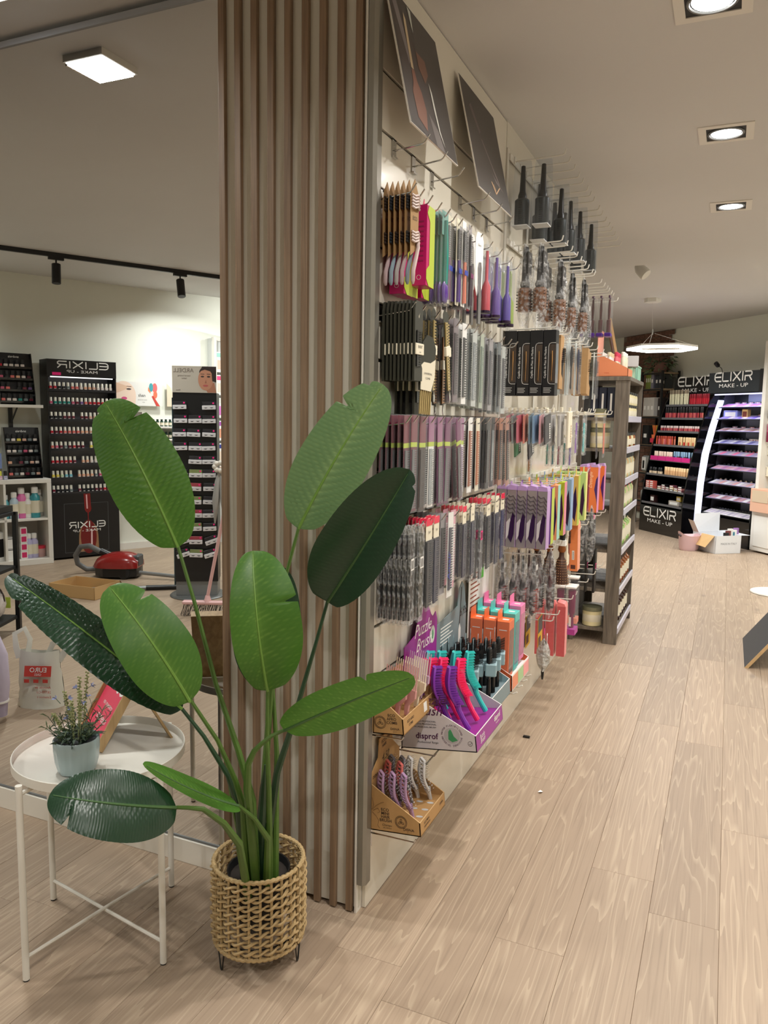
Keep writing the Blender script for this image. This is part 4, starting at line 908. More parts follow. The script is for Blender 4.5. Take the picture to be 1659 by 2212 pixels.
def P_case():
    t = thing('brush_case', '', 'hair brush')
    P = [(-.034, -.262), (.034, -.262), (.034, -.17), (.030, -.11), (.022, -.055), (.013, -.015), (.006, -.002), (-.006, -.002), (-.013, -.015), (-.022, -.055), (-.030, -.11), (-.034, -.17)]
    MB().prism(P, -.032, .032, 'x').build('clear_case', film('case_film', (.93, .95, .98, 1), .92, .05), t)
    MB().box(-.0315, .0315, -.0335, .0335, -.262, -.258).build('case_base', LABEL, t)
    round_brush(t, .030, .105, -.150, BARREL, .13, .013, False)
    b = MB()
    for k in range(11): b.box(-.006, .006, -.033, -.026, -.250 + k * .0085, -.2475 + k * .0085)
    b.build('bristles', BRIST, t)
    return t
def P_copper():
    t = thing('copper_round_brush', '', 'hair brush')
    round_brush(t, .029, .098, -.175, COPB, .165, .016)
    bag(t, .088, -.335, .004, .036, None, 5, .5)
    MB().rbox(.012, .0185, -.026, .026, -.120, -.030, .002).build('print_card', mat('card_smoke_black', L(40, 38, 38), .4), t)
    text(t, '36 mm', .016, (.0187, 0, -.085), (0, 1, 0), (0, 0, 1), LABEL)
    return t
def P_pair():
    t = thing('tube_brush_pack', '', 'hair brush')
    MB().rbox(-.018, .018, -.030, .030, -.225, -.004, .003).build('clear_box', PETF, t)
    MB().rbox(-.0182, .0182, -.0302, .0302, -.226, -.205, .003).build('purple_base', PURP, t)
    MB().tube([(0, 0, -.20), (0, 0, -.13), (0, 0, -.125), (0, 0, -.07), (0, 0, -.01)], [.0125, .0125, .006, .008, .005], 10).build('brush', mat('brush_maroon', L(84, 36, 40), .35), t, True)
    b = MB()
    for k in range(12): b.box(-.002, .002, .012, .024, -.198 + k * .006, -.196 + k * .006)
    b.build('bristles', BRIST, t)
    MB().box(-.003, .003, -.028, .028, -.004, .012).build('hang_tab', mat('tab_plum', L(72, 36, 72), .4), t)
    return t
WBRUSH = wood('brush_wood', L(176, 124, 70), L(206, 160, 100), axis=2, sc=1.5)
def P_window():
    """long black carton, text and rounded window outline on its side"""
    t = thing('window_carton', '', 'carton')
    MB().rbox(-.026, .026, -.030, .030, -.272, -.006, .0015).build('carton', mat('carton_black', L(22, 22, 24), .5), t)
    MB().box(.0262, .0268, -.024, .024, -.22, -.06).build('front_window', film('window_film', (.4, .4, .42, 1), .25, .08), t)
    b = MB(); pts = [(.026, -.0306, -.058), (.008, -.0306, -.058), (.000, -.0306, -.062), (-.003, -.0306, -.072), (-.003, -.0306, -.210), (.000, -.0306, -.220), (.008, -.0306, -.224), (.026, -.0306, -.224)]
    b.tube(pts, .0013, 5); b.build('window_outline', mat('outline_grey', L(196, 194, 190), .4), t)
    MB().box(.0005, .0258, -.0306, -.0302, -.218, -.064).build('side_window', mat('window_smoke', L(72, 62, 54), .15), t)
    b = MB(); b.tube([(.013, -.031, -.09), (.014, -.0312, -.13), (.013, -.0311, -.165), (.012, -.031, -.21)], [.009, .0095, .005, .005], 8, flat=.12); b.build('brush_inside', WBRUSH, t)
    text(t, 'Cepillo de Púas de Madera', .0118, (-.0115, -.0303, -.137), (0, 0, 1), (-1, 0, 0), LABEL)
    for k in range(4): MB().box(-.02, .012 - .004 * (k % 2), -.0304, -.0301, -.241 - k * .006, -.239 - k * .006).build('fine_print', mat('outline_grey', L(196, 194, 190), .4), t)
    return t
def P_wood():
    t = thing('kraft_brush_box', '', 'hair brush')
    b = MB(); b.prism([(-.034, -.235), (.034, -.235), (.034, -.19), (.004, -.17), (-.006, -.12), (.004, -.075), (.034, -.045), (.034, -.004), (-.034, -.004)], -.018, .016, 'x'); b.build('kraft_box', KRAFT, t)
    MB().lathe([(.001, -.21), (.009, -.20), (.008, -.15), (.014, -.12), (.020, -.085), (.012, -.05), (.001, -.044)], 12, (.006, .012, 0), sx=.55).build('wooden_brush', WBRUSH, t, True)
    b = MB()
    for k in range(8):
        for j in range(3): b.box(.012, .026, .0 + j * .009, .002 + j * .009, -.118 + k * .008, -.116 + k * .008)
    b.build('bristles', BRIST, t)
    MB().prism([(-.012, -.004), (.012, -.004), (.012, .012), (-.012, .012)], -.018, -.017, 'x').build('hang_tab', KRAFT, t)
    return t
def P_blister():
    t = thing('blister_brush', '', 'hair brush')
    b = MB(); hole_card(b, .052, -.250, .012, 0, -.004); b.build('back_card', mat('card_pale', L(186, 190, 186), .4), t)
    MB().rbox(-.003, .024, -.024, .024, -.246, -.012, .004).build('blister', PETF, t)
    MB().lathe([(.001, -.228), (.008, -.22), (.0065, -.16), (.007, -.125), (.015, -.10), (.018, -.06), (.010, -.03), (.001, -.026)], 12, (.010, 0, 0), sx=.45).build('brush', BLACK, t, True)
    b = MB()
    for k in range(8):
        for j in range(3): b.box(.016, .024, -.010 + j * .009, -.008 + j * .009, -.10 + k * .008, -.098 + k * .008)
    b.build('bristles', BRIST, t)
    return t
def P_cap():
    t = thing('hair_cap_bag', '', 'hair cap')
    b = MB(); b.prism([(-.046, -.118), (.046, -.118), (.046, -.01), (-.046, -.01)], -.003, .003, 'x'); b.build('folded_cap', mat('cap_pink', L(226, 132, 148), .6, noise=.15, ns=50), t)
    MB().rbox(-.005, .005, -.049, .049, -.126, .004, .002).build('clear_bag', FILM, t)
    MB().box(.0052, .0056, .010, .026, -.105, -.045).box(-.0056, -.0052, .010, .026, -.105, -.045).build('bar_code_label', LABEL, t)
    b = MB()
    for k in range(6): b.box(.0057, .006, .013, .023, -.100 + k * .009, -.096 + k * .009)
    b.build('bar_code', INK, t)
    MB().box(-.004, .004, -.012, .012, .0, .018).build('hang_tab', CREAM, t)
    return t
def P_clip():
    t = thing('comb_tube_bag', '', 'comb')
    MB().rbox(-.006, .006, -.026, .026, -.155, .006, .002).build('clear_bag', FILMW, t)
    b = MB(); comb_mesh(b, .030, .115, 12, -.002, .004, 0, .4); b.build('comb', TEAL, t, loc=(0, 0, -.03))
    MB().box(-.004, .004, -.012, .012, .0, .014).build('hang_tab', CREAM, t)
    return t
def P_twist():
    """box with a silver swirled print, a window cut into its side and a lilac front edge"""
    t = thing('twist_carton', '', 'carton')
    MB().rbox(-.020, .020, -.032, .032, -.255, -.012, .001).build('carton', SILV, t)
    MB().box(.0202, .0208, -.032, .032, -.255, -.012).build('front_face', LILAC, t)
    MB().prism([(-.021, -.012), (.021, -.012), (.018, .004), (-.010, .010), (-.019, .0)], -.032, .032, 'y').build('folded_top', LILAC, t)
    b = MB(); b.prism([(-.010, -.215), (.004, -.235), (.014, -.20), (.016, -.12), (.006, -.105), (-.004, -.15)], -.0325, -.0321, 'y'); b.build('side_window', mat('window_plum', L(52, 28, 66), .12), t)
    b = MB()
    for k in range(5):
        b.tube([(-.019, -.0326, -.03 - k * .017), (-.006, -.0329, -.042 - k * .017), (.006, -.0327, -.036 - k * .017), (.019, -.0326, -.055 - k * .017)], .0022, 4)
    b.build('swirl_print', mat('silver_dark', L(110, 100, 108), .25, .5), t, True)
    b = MB(); b.poly([(-.0195, -.0322, -.225), (.004, -.0322, -.175), (-.004, -.0322, -.13), (-.0195, -.0322, -.15)]); b.build('pearl_print', mat('pearl', L(206, 200, 206), .3), t)
    MB().box(-.012, -.0105, -.014, .014, .004, .022).build('hang_tab', LILAC, t)
    return t
def P_slope():
    t = thing('colour_carton', '', 'carton')
    MB().rbox(-.017, .017, -.030, .030, -.255, -.010, .001).build('carton', LILAC, t)
    MB().box(.0172, .0178, -.030, .030, -.255, -.010).build('front_face', LIME, t)
    b = MB(); b.prism([(-.008, -.21), (.006, -.235), (.014, -.15), (.006, -.06), (-.004, -.10)], -.0304, -.0300, 'y'); b.build('side_window', mat('window_plum', L(52, 28, 66), .12), t)
    MB().box(-.0006, .0006, -.014, .014, -.010, .018).build('hang_tab', LILAC, t)
    return t
def P_tangle():
    t = thing('orange_carton', '', 'carton')
    OR = mat('carton_orange', L(232, 122, 66), .4)
    MB().rbox(-.022, .022, -.036, .036, -.275, -.010, .001).build('carton', OR, t)
    MB().box(.0222, .0228, -.036, .036, -.275, -.010).build('front_face', mat('front_pink', L(226, 140, 190), .35), t)
    b = MB(); b.prism([(.018, -.20), (.022, -.23), (.022, -.06), (.012, -.08), (.004, -.14)], -.0364, -.036, 'y'); b.build('side_window', mat('window_violet', L(72, 40, 110), .12), t)
    text(t, 'Detangle', .026, (-.010, -.0364, -.085), (0, 0, 1), (-1, 0, 0), mat('print_peach', L(255, 214, 180), .5), slant=.3)
    MB().prism([(-.022, -.010), (.022, -.010), (.016, .006), (-.02, .002)], -.036, .036, 'y').build('folded_top', LILAC, t)
    return t
def P_vent():
    t = thing('bagged_brush', '', 'hair brush')
    MB().lathe([(.001, -.255), (.020, -.24), (.026, -.19), (.022, -.13), (.009, -.10), (.0105, -.06), (.008, -.012), (.001, -.008)], 12, sx=.5).build('brush', BLACK, t, True)
    b = MB()
    for k in range(10):
        for j in range(5): b.box(.008, .020, -.018 + j * .009, -.0165 + j * .009, -.235 + k * .010, -.233 + k * .010)
    b.build('bristles', mat('bristle_red', L(170, 44, 36), .45), t)
    bag(t, .074, -.275, .006, .026, None, 9, .45)
    MB().box(.014, .0146, -.012, .012, -.062, -.040).build('price_label', LABEL, t)
    return t
def P_flare():
    t = thing('flared_round_brush', '', 'hair brush')
    MB().lathe([(.001, -.215), (.036, -.214), (.030, -.15), (.022, -.10), (.013, -.085), (.012, -.06)], 16).build('barrel', mat('barrel_brown', L(70, 42, 30), .4), t, True)
    b = MB()
    for i in range(18):
        a = 2 * PI * i / 18
        for k in range(10):
            f = k / 9; r = .022 + .016 * f; z = -.10 - .112 * f; b.ball((math.cos(a) * r, math.sin(a) * r, z), .0026, 4, 3)
    b.build('bristle_tips', mat('bristle_tan', L(160, 120, 84), .5), t)
    MB().lathe([(.014, -.062), (.020, -.05), (.016, -.03), (.012, -.028)], 14).build('copper_collar', COPPER, t, True)
    MB().box(-.018, .018, -.020, .020, -.030, -.004).build('paper_label', LABEL, t)
    MB().lathe([(.013, -.004), (.015, .03), (.012, .05), (.001, .052)], 12).build('handle', BLACK, t, True)
    return t
def P_tallbox():
    t = thing('gift_carton', '', 'carton')
    MB().rbox(-.020, .020, -.030, .030, -.262, -.010, .001).build('carton', mat('carton_peach', L(236, 140, 84), .45), t)
    MB().box(.0202, .0208, -.030, .030, -.262, -.010).build('front_face', mat('front_peach', L(238, 160, 130), .4), t)
    MB().box(-.008, .004, -.0306, -.0302, -.20, -.15).build('bar_code_label', LABEL, t)
    b = MB()
    for k in range(6): b.box(-.004, .001, -.0309, -.0306, -.195 + k * .007, -.192 + k * .007)
    b.build('bar_code', INK, t)
    MB().box(-.014, .010, -.0306, -.0302, -.250, -.228).build('dark_print', mat('print_umber', L(90, 50, 40), .5), t)
    MB().prism([(-.020, -.010), (.020, -.010), (.014, .004), (-.02, .012)], -.030, .030, 'y').build('folded_top', mat('front_peach', L(238, 160, 130), .4), t)
    return t
def P_clearbox():
    t = thing('clear_brush_box', '', 'hair brush')
    MB().rbox(-.026, .026, -.036, .036, -.26, -.006, .0015).build('clear_box', PETF, t)
    MB().box(-.0262, .0262, -.0362, .0362, -.262, -.232).build('base_tray', mat('base_magenta', L(178, 64, 150), .4), t)
    MB().tube([(0, 0, -.24), (0, 0, -.16), (0, 0, -.15), (0, 0, -.03)], [.012, .010, .018, .020], 10).build('brush', mat('brush_wine', L(130, 30, 86), .35), t, True)
    MB().box(-.0264, .0264, -.0364, .0364, -.012, -.004).build('top_card', LABEL, t)
    MB().box(-.006, .006, -.0368, -.0363, -.215, -.165).build('bar_code_label', LABEL, t)
    b = MB()
    for k in range(8): b.box(-.014, .014, .012, .020, -.11 + k * .009, -.108 + k * .009)
    b.build('ribs', PURP, t)
    return t
def P_card2():
    t = thing('accessory_card', '', 'hair accessory')
    MB().box(-.001, .001, -.040, .040, -.135, .010).build('card', mat('card_yellow', L(214, 170, 40), .5), t)
    MB().box(.0011, .0016, -.040, .040, -.060, .008).build('dark_print', mat('print_slate', L(70, 70, 72), .5), t)
    MB().box(.0012, .0017, -.036, .010, -.12, -.08).build('text_print', mat('print_umber', L(90, 50, 40), .5), t)
    return t
def P_bagclip():
    t = thing('foil_bag', '', 'hair accessory')
    bag(t, .095, -.15, -.02, .030, film('foil_film', (.75, .74, .70, 1), .45, .12, .9), 3, .55)
    MB().rbox(.0, .003, -.018, .018, -.050, .004, .001).build('white_header', LABEL, t, loc=(.012, 0, .0))
    MB().prism([(-.016, .004), (.016, .004), (0, .030)], .0, .002, 'x').build('pink_tab', PINKT, t)
    MB().tube([(.0, .01, -.14), (.0, .004, -.17), (0, -.004, -.198)], [.006, .007, .004], 6).build('dark_handle', BLACK, t, True)
    b = MB()
    for a in range(14): b.ball((.014 * math.cos(a * .45), .026 * math.sin(a * .45), -.09), .006, 6, 4)
    b.build('grey_beads', GREYC, t, True)
    return t
def wrow(fn, y, zi, n, label, group, x0=.05, dx=.045, **k): row(fn, y, R2Z[zi] + k.pop('dz', -.004), n, label, group, x0, dx, **k)
# top row: pointed clear cases with round brushes
wrow(P_case, 1.335, 0, 2, 'pointed clear case with a dark round brush near the second poster', 'pointed brush cases, nearest hook', .050, .085, jit=.03)
for j, (y, x, n, wd_) in enumerate([(1.60, .06, 1, 'first'), (1.70, .06, 2, 'second'), (1.92, .06, 2, 'third'), (2.12, .07, 2, 'fourth'), (2.40, .08, 2, 'fifth')]):
    wrow(P_case, y, 0, n, f'clear round brush case on the {wd_} loaded hook beyond the two big cases', f'round brush cases, {wd_} loaded hook', x, .075, jit=.06)
# second row: copper round brushes in crinkled bags
for j, (y, x, nm) in enumerate([(1.351, .07, 'nearest stack'), (1.70, .08, 'second stack'), (1.99, .08, 'third stack'), (2.20, .10, 'fourth stack')]):
    wrow(P_copper, y, 1, 2, 'copper barrel round brush in a crinkled bag, ' + nm, 'bagged copper brushes, ' + nm, x, .065, jit=.15, sc=(1, 1, 1) if j < 2 else (.85, .85, .98))
wrow(P_vent, 2.46, 1, 2, 'silver brush in a crinkled bag at the end of the copper brushes', 'bagged silver brushes', .08, .06, dz=-.06, mats={'brush': mat('brush_silver', L(130, 134, 134), .3, .6), 'bristles': BRIST}, sc=1.15)
wrow(P_pair, 2.869, 1, 4, 'maroon brush in a clear pack with a purple base under the ceiling hooks', 'purple based brush packs', .060, .047, jit=.02, tilt=-.02)
# third row
wrow(P_window, 1.316, 2, 4, 'black window carton with white Spanish lettering and a rounded outline', 'black window cartons', .035, .054, jit=.02, tilt=.02)
wrow(P_wood, 1.56, 2, 3, 'kraft box with a dark bristle brush beside the black window cartons', 'kraft brush boxes, left stack', .08, .05, mats={'wooden_brush': mat('brush_mahogany', L(110, 60, 56), .35)})
wrow(P_blister, 1.80, 2, 3, 'clear blister with a black styling brush between the kraft boxes', 'black brush blisters', .10, .042, jit=.05)
wrow(P_blister, 1.97, 2, 3, 'clear blister with a blue black brush next to the kraft wooden brushes', 'blue black brush blisters', .10, .042, mats={'brush': NAVY})
wrow(P_wood, 2.203, 2, 3, 'kraft box with a pale wooden brush, right stack under the purple packs', 'kraft brush boxes, right stack', .09, .05)
wrow(P_wood, 2.42, 2, 2, 'kraft wooden brush box nearest the dark shelf unit', 'kraft brush boxes beside the shelf unit', .11, .05)
wrow(P_blister, 2.62, 2, 2, 'grey blister brush next to the orange display tray', 'grey brush blisters', .12, .05, mats={'brush': GREYC})
# fourth row: hair caps
CAPC = [('pink', (226, 132, 148)), ('grey', (150, 160, 158)), ('rose', (232, 120, 140)), ('salmon', (232, 138, 116)), ('slate blue', (120, 152, 172)), ('sky blue', (132, 172, 210)), ('blush', (226, 164, 172)), ('black', (28, 22, 28))]
for i, (nm, c) in enumerate(CAPC):
    hang(P_cap, .040 + .0225 * i, 1.30, R2Z[3] - .01, f'{nm} hair cap in a clear bag with a barcode label', 'hair caps in clear bags', rg.uniform(-.1, .1), {'folded_cap': mat('cap_' + nm.replace(' ', '_'), L(*c), .6, noise=.15, ns=50)}, 1.05, .12 + .05 * math.sin(i * 2))
hang(P_cap, .06, 1.35, R2Z[3] - .075, 'green hair cap bag hanging lower than the pink ones', None, 0, {'folded_cap': mat('cap_green', L(70, 140, 92), .6)}, 1.0, .2)
hang(P_cap, .10, 1.42, R2Z[3] - .085, 'black net bag hanging lower under the blue hair caps', None, 0, {'folded_cap': BLACK}, 1.0, .3)
wrow(P_cap, 1.66, 3, 4, 'large clear bag with pale grey netting right of the black cap', 'pale grey net bags', .07, .038, mats={'folded_cap': mat('cap_net', L(176, 172, 168), .6, noise=.2, ns=80), 'bar_code': LABEL}, sc=1.28, tilt=.06)
hang(P_cap, .215, 1.70, R2Z[3] - .004, 'cream cardboard folder in front of the grey net bags', None, 0, {'folded_cap': CREAM, 'clear_bag': CREAM, 'bar_code': CREAM, 'bar_code_label': KRAFT}, (1, .9, 1.3), .04)
hang(P_clip, .06, 1.60, R2Z[3] - .115, 'bag of brown claw clips hanging below the grey net bags', None, 0, {'comb': mat('comb_tan', L(170, 112, 56), .4)}, 1.1)
for i, (nm, m) in enumerate([('turquoise', TEAL), ('teal blue', mat('comb_petrol', L(20, 120, 140), .3)), ('cherry', mat('comb_cherry', L(160, 30, 80), .3)), ('sea green', mat('comb_sea', L(40, 130, 120), .3)), ('violet', PURP)]):
    hang(P_clip, .095 + .027 * i, 1.82, R2Z[3] - .12, f'{nm} capped comb tube in the clear row under the grey net bags', 'capped comb tubes', 0, {'comb': m}, (1, 1.0, .9))
hang(P_clip, .20, 1.98, R2Z[3] - .01, 'bag of violet and blue bobby clips', None, 0, {'comb': mat('comb_lilac', L(150, 100, 190), .3)}, (1, 1.1, 1.3))
hang(P_clip, .20, 2.20, R2Z[3] - .01, 'bag of aqua hair clips beside the violet clips', None, 0, {'comb': mat('comb_aqua', L(110, 200, 206), .3)}, (1, 1.1, 1.3))
hang(P_clip, .17, 2.404, R2Z[3] - .01, 'bag of mint green wave combs', None, 0, {'comb': mat('comb_mint', L(120, 190, 160), .3)}, (1, 1.2, 1.4))
hang(P_plain, .17, 2.786, R2Z[3] - .02, 'dark wide tooth comb in a large clear bag at the end of the cap row', None, 0, {'back_card': FILM, 'comb': mat('comb_slate', L(44, 46, 54), .3)}, 1.0, .32)
hang(P_plain, .20, 2.904, R2Z[3] - .02, 'salmon wide tooth comb in a clear bag nearest the shelf unit', None, 0, {'back_card': FILM, 'comb': mat('comb_salmon', L(240, 140, 116), .35)}, (1.2, 1.5, .95), .1)
# fifth row: patterned and coloured cartons
wrow(P_twist, 1.285, 4, 5, 'lilac carton with a silver swirl print and plum side window', 'lilac swirl cartons', .030, .043, jit=.01)
COLS = [('purple', (120, 70, 160), LIME), ('apricot', (240, 160, 110), mat('front_mint', L(150, 206, 190), .4)), ('lime', (190, 204, 110), mat('front_rose', L(220, 130, 150), .4)), ('pale blue', (150, 176, 208), mat('front_sky', L(140, 170, 210), .4)), ('ochre', (212, 170, 84), LIME), ('pale green', (176, 208, 130), mat('front_lemon', L(226, 226, 130), .4))]
for i, (nm, c, f) in enumerate(COLS):
    y = [1.42, 1.55, 1.70, 1.87, 2.06, 2.28][i]
    for k in range(4):
        hang(P_slope, .075 + .040 * k, y, R2Z[4] - .004 + .004 * i, f'{nm} brush carton with a dark side window in the row of coloured cartons', f'{nm} cartons', 0, {'carton': mat('carton_' + nm.replace(' ', '_'), L(*c), .45), 'front_face': f, 'hang_tab': mat('carton_' + nm.replace(' ', '_'), L(*c), .45)}, (1, .95, 1.0 + .01 * i), .04)
wrow(P_tangle, 2.716, 4, 2, 'orange carton with pale script beside the shelf unit, left one', 'orange script cartons, left hook', .13, .06, dz=.02)
wrow(P_tangle, 2.889, 4, 2, 'orange carton with pale script beside the shelf unit, right one', 'orange script cartons, right hook', .14, .06, dz=.02)
# sixth row
wrow(P_vent, 1.285, 5, 4, 'red bristled black brush in a clear bag below the lilac cartons', 'red bristled bagged brushes', .035, .045, jit=.3, dz=.0, sc=1.05)
wrow(P_vent, 1.465, 5, 4, 'maroon handled brush in a clear bag left of the copper collared brushes', 'maroon bagged brushes', .06, .048, jit=.3, mats={'brush': mat('brush_oxblood', L(70, 22, 28), .35), 'bristles': BRIST}, sc=1.1)
wrow(P_flare, 1.769, 5, 3, 'flared round brush with a copper collar and white paper label', 'copper collared flared brushes', .075, .06, dz=.0)
hang(P_wood, .16, 2.02, R2Z[5] + .06, 'pale wooden brush on a kraft card in front of the peach carton', None, 0, {'kraft_box': CREAM}, 1.0, .1)
wrow(P_tallbox, 2.127, 5, 2, 'peach orange gift carton with a barcode label', 'peach gift cartons', .14, .05, dz=.045, tilt=.12)
wrow(P_vent, 2.58, 5, 3, 'black vent brush in a clear bag with a pink sticker', 'black vent brushes with pink stickers', .10, .05, mats={'bristles': GREYC, 'price_label': PINKT}, sc=1.15, dz=.08)
# seventh row
wrow(P_cap, 1.50, 6, 2, 'grey folded cap pack behind the yellow cards', 'grey cap packs', .05, .05, mats={'folded_cap': mat('cap_steel', L(130, 132, 134), .6)})
wrow(P_card2, 1.46, 6, 3, 'yellow and dark grey accessory card near the floor', 'yellow accessory cards', .06, .055, tilt=.08, dz=.02)
hang(P_bagclip, .215, 1.34, R2Z[6] - .02, 'crumpled foil bag with a pink tab and dark handle hanging near the floor', None, .2)
wrow(P_tallbox, 1.80, 6, 3, 'salmon red carton with a white pattern in the lowest row', 'salmon cartons near the floor', .10, .052, mats={'carton': mat('carton_salmon', L(206, 92, 96), .45, noise=.12, ns=60), 'front_face': mat('front_pink2', L(240, 150, 150), .4), 'folded_top': mat('front_coral', L(246, 130, 130), .4), 'bar_code_label': mat('carton_salmon', L(206, 92, 96), .45), 'bar_code': mat('carton_salmon', L(206, 92, 96), .45), 'dark_print': mat('carton_salmon', L(206, 92, 96), .45)}, dz=.02, tilt=.05)
wrow(P_clearbox, 2.09, 6, 3, 'clear box with a wine red brush and magenta base', 'magenta based clear boxes', .08, .058, dz=.055, tilt=.08)
wrow(P_clearbox, 2.36, 6, 2, 'clear box with a black brush behind the magenta based boxes', 'clear boxes with black brushes', .10, .06, mats={'brush': BLACK, 'base_tray': CORAL}, dz=.05)
wrow(P_dark, 2.873, 6, 2, 'black carton stick with a pink sticker beside the shelf unit', 'black sticks with pink stickers', .14, .05, mats={'sleeve': BLACK, 'price_label': PINKT}, sc=(1.6, 1.3, .95), dz=.12)
# ================================================================== CARDBOARD COUNTER DISPLAYS ON THE LOWER WALL
KRB = mat('kraft_board', L(176, 136, 86), .7, noise=.08, ns=30)
KRE = mat('kraft_edge', L(206, 170, 120), .75)
def shelf_bracket(y, z, label, d=.1):
    t = thing('wire_bracket', label, 'bracket', (0.001, y, z))
    MB().box(0, .0025, -.012, .012, -.05, .004).build('plate', CHROME, t)
    MB().tube([(.002, 0, -.004), (d, 0, -.002), (d + .006, 0, .008)], .0024, 6).build('arm', CHROME, t, True)
for y, z, d, l in ((.012, .534, .1, 'chrome bracket under the upper kraft comb box'), (.235, .40, .12, 'chrome bracket under the white and purple brush box'), (.02, .232, .14, 'chrome bracket under the lower kraft brush box')): shelf_bracket(y, z, l, d)
BACK = {}
def tray(name, label, cat_, y0, y1, d, z0, hs_back, lip, back_poly, board, inner, front, pitch=0.0, th=.003, side=None, x0=.016):
    """slope-sided open display box: base, two side walls, front lip, tall back card. Local x out of the wall, y along it"""
    t = thing(name, label, cat_, (x0, y0, z0), (0, -pitch, 0)); w = y1 - y0
    MB().box(0, d, 0, w, 0, th).build('base', board, t)
    sp_ = [(0, 0), (d, 0), (d, lip), (0, hs_back)]
    MB().prism(sp_, 0, th, 'y').build('side_wall', side or board, t); MB().prism(sp_, w - th, w, 'y').build('side_wall', side or board, t)
    MB().box(d - th, d, 0, w, 0, lip).build('front_lip', front, t)
    bc = MB().prism(back_poly, .0005, .0030, 'x').build('back_card', inner, t, rot=(0, pitch, 0)); BACK[t.name] = bc
    MB().box(0, d - th, th, w - th, lip * .72, lip * .72 + .002).build('insert', inner if inner is not board else board, t)
    b = MB()  # bright cut edges of the board
    n = Vector((-(lip - hs_back), 0, d)).normalized() * .0005
    b.box(d - th, d + .0002, 0, w, lip, lip + .0005)
    for yy in (0, w - th): b.add([(0, yy, hs_back), (0, yy + th, hs_back), (d, yy + th, lip), (d, yy, lip), (n.x, yy, hs_back + n.z), (n.x, yy + th, hs_back + n.z), (d + n.x, yy + th, lip + n.z), (d + n.x, yy, lip + n.z)], [(4, 5, 6, 7), (0, 1, 5, 4), (2, 3, 7, 6), (0, 4, 7, 3), (1, 2, 6, 5)])
    b.build('cut_edge', KRE if board is KRB else LABEL, t)
    return t
def seal(parent, c, u, v, r, m, leaves=True):
    c, u, v = Vector(c), Vector(u), Vector(v); w = u.cross(v).normalized() * .0004; b = MB()
    for q in (r, r * .82): b.tube([c + w + (u * math.cos(a * PI / 12) + v * math.sin(a * PI / 12)) * q for a in range(24)], r * .03, 4, closed=True)
    for k in range(3):
        a = 2 * PI * k / 3 + PI / 2; d = u * math.cos(a) + v * math.sin(a); e = d.cross(w).normalized()
        b.tube([c + w + (d * (.30 + .26 * math.cos(j * PI / 4)) + e * .15 * math.sin(j * PI / 4)) * r for j in range(8)], r * .03, 4, closed=True)
    b.build('seal_print', m, parent)
# --- afro comb box
A = tray('comb_display', 'kraft display box of afro combs, upper of the two kraft boxes', 'display box', 0.0, .262, .096, .541, .135, .046,
         [(.0, .0), (.262, 0), (.262, .150), (.0, .150)], KRB, KRB, KRB, .10)
YN = (1, 0, 0), (0, 0, 1)
for i, s in enumerate(('ECO', 'AFRO', 'COMB')): text(A, s, .0115, (.062, -.0003, .052 - i * .0105), *YN, KRAFTD, bold=.012)
text(A, 'DISNA', .0095, (.070, -.0003, .014), *YN, KRAFTD, bold=.01); text(A, 'BEAUTY', .0035, (.070, -.0003, .008), *YN, KRAFTD)
text(A, 'Champu', .008, (.030, -.0003, .082), *YN, KRAFTD, slant=.3); text(A, 'Sin Plástico', .007, (.030, -.0003, .073), *YN, KRAFTD, slant=.3)
seal(A, (.026, -.0003, .034), (1, 0, 0), (0, 0, 1), .018, KRAFTD)
XN = (0, 1, 0), (0, 0, 1)
text(A, 'ECO AFRO', .0105, (.0963, .055, .026), *XN, KRAFTD, bold=.01); text(A, 'COMB', .0105, (.0963, .055, .014), *XN, KRAFTD, bold=.01); text(A, 'DISNA', .010, (.0963, .225, .024), *XN, KRAFTD, bold=.01)
MB().box(.0962, .0968, .160, .185, .012, .040).build('price_sticker', LABEL, A)
def P_afro():
    t = thing('afro_comb', '', 'comb'); m = mat('plastic_cream', L(226, 214, 190), .45)
    b = MB()
    for k in range(7): b.tube([(0, -.027 + k * .009, .07), (0, -.027 + k * .009, .135)], [.0022, .0014], 5)
    b.build('teeth', m, t)
    MB().prism([(-.006, 0), (.006, 0), (.009, .030), (.030, .052), (.030, .072), (-.030, .072), (-.030, .052), (-.009, .030)], -.0028, .0028, 'x').build('handle', m, t)
    text(t, 'DISNA', .011, (.0029, 0, .058), (0, 1, 0), (0, 0, 1), INK)
    return t
AC = [('rose pink', mat('plastic_rose', L(206, 150, 146), .45), .050, 3), ('cream', mat('plastic_cream', L(226, 214, 190), .45), .125, 3), ('dusty lilac', mat('plastic_lilac', L(200, 170, 196), .45), .205, 2)]
for nm, m, y, n in AC:
    for k in range(n):
        hang(P_afro, .040 + .026 * k + (.01 if n == 2 else 0), y + .006 * k, .578 + .004 * k, f'{nm} afro comb standing in the kraft comb box', f'{nm} afro combs', 1.05, {'teeth': m, 'handle': m}, 1.08, 0, .12)
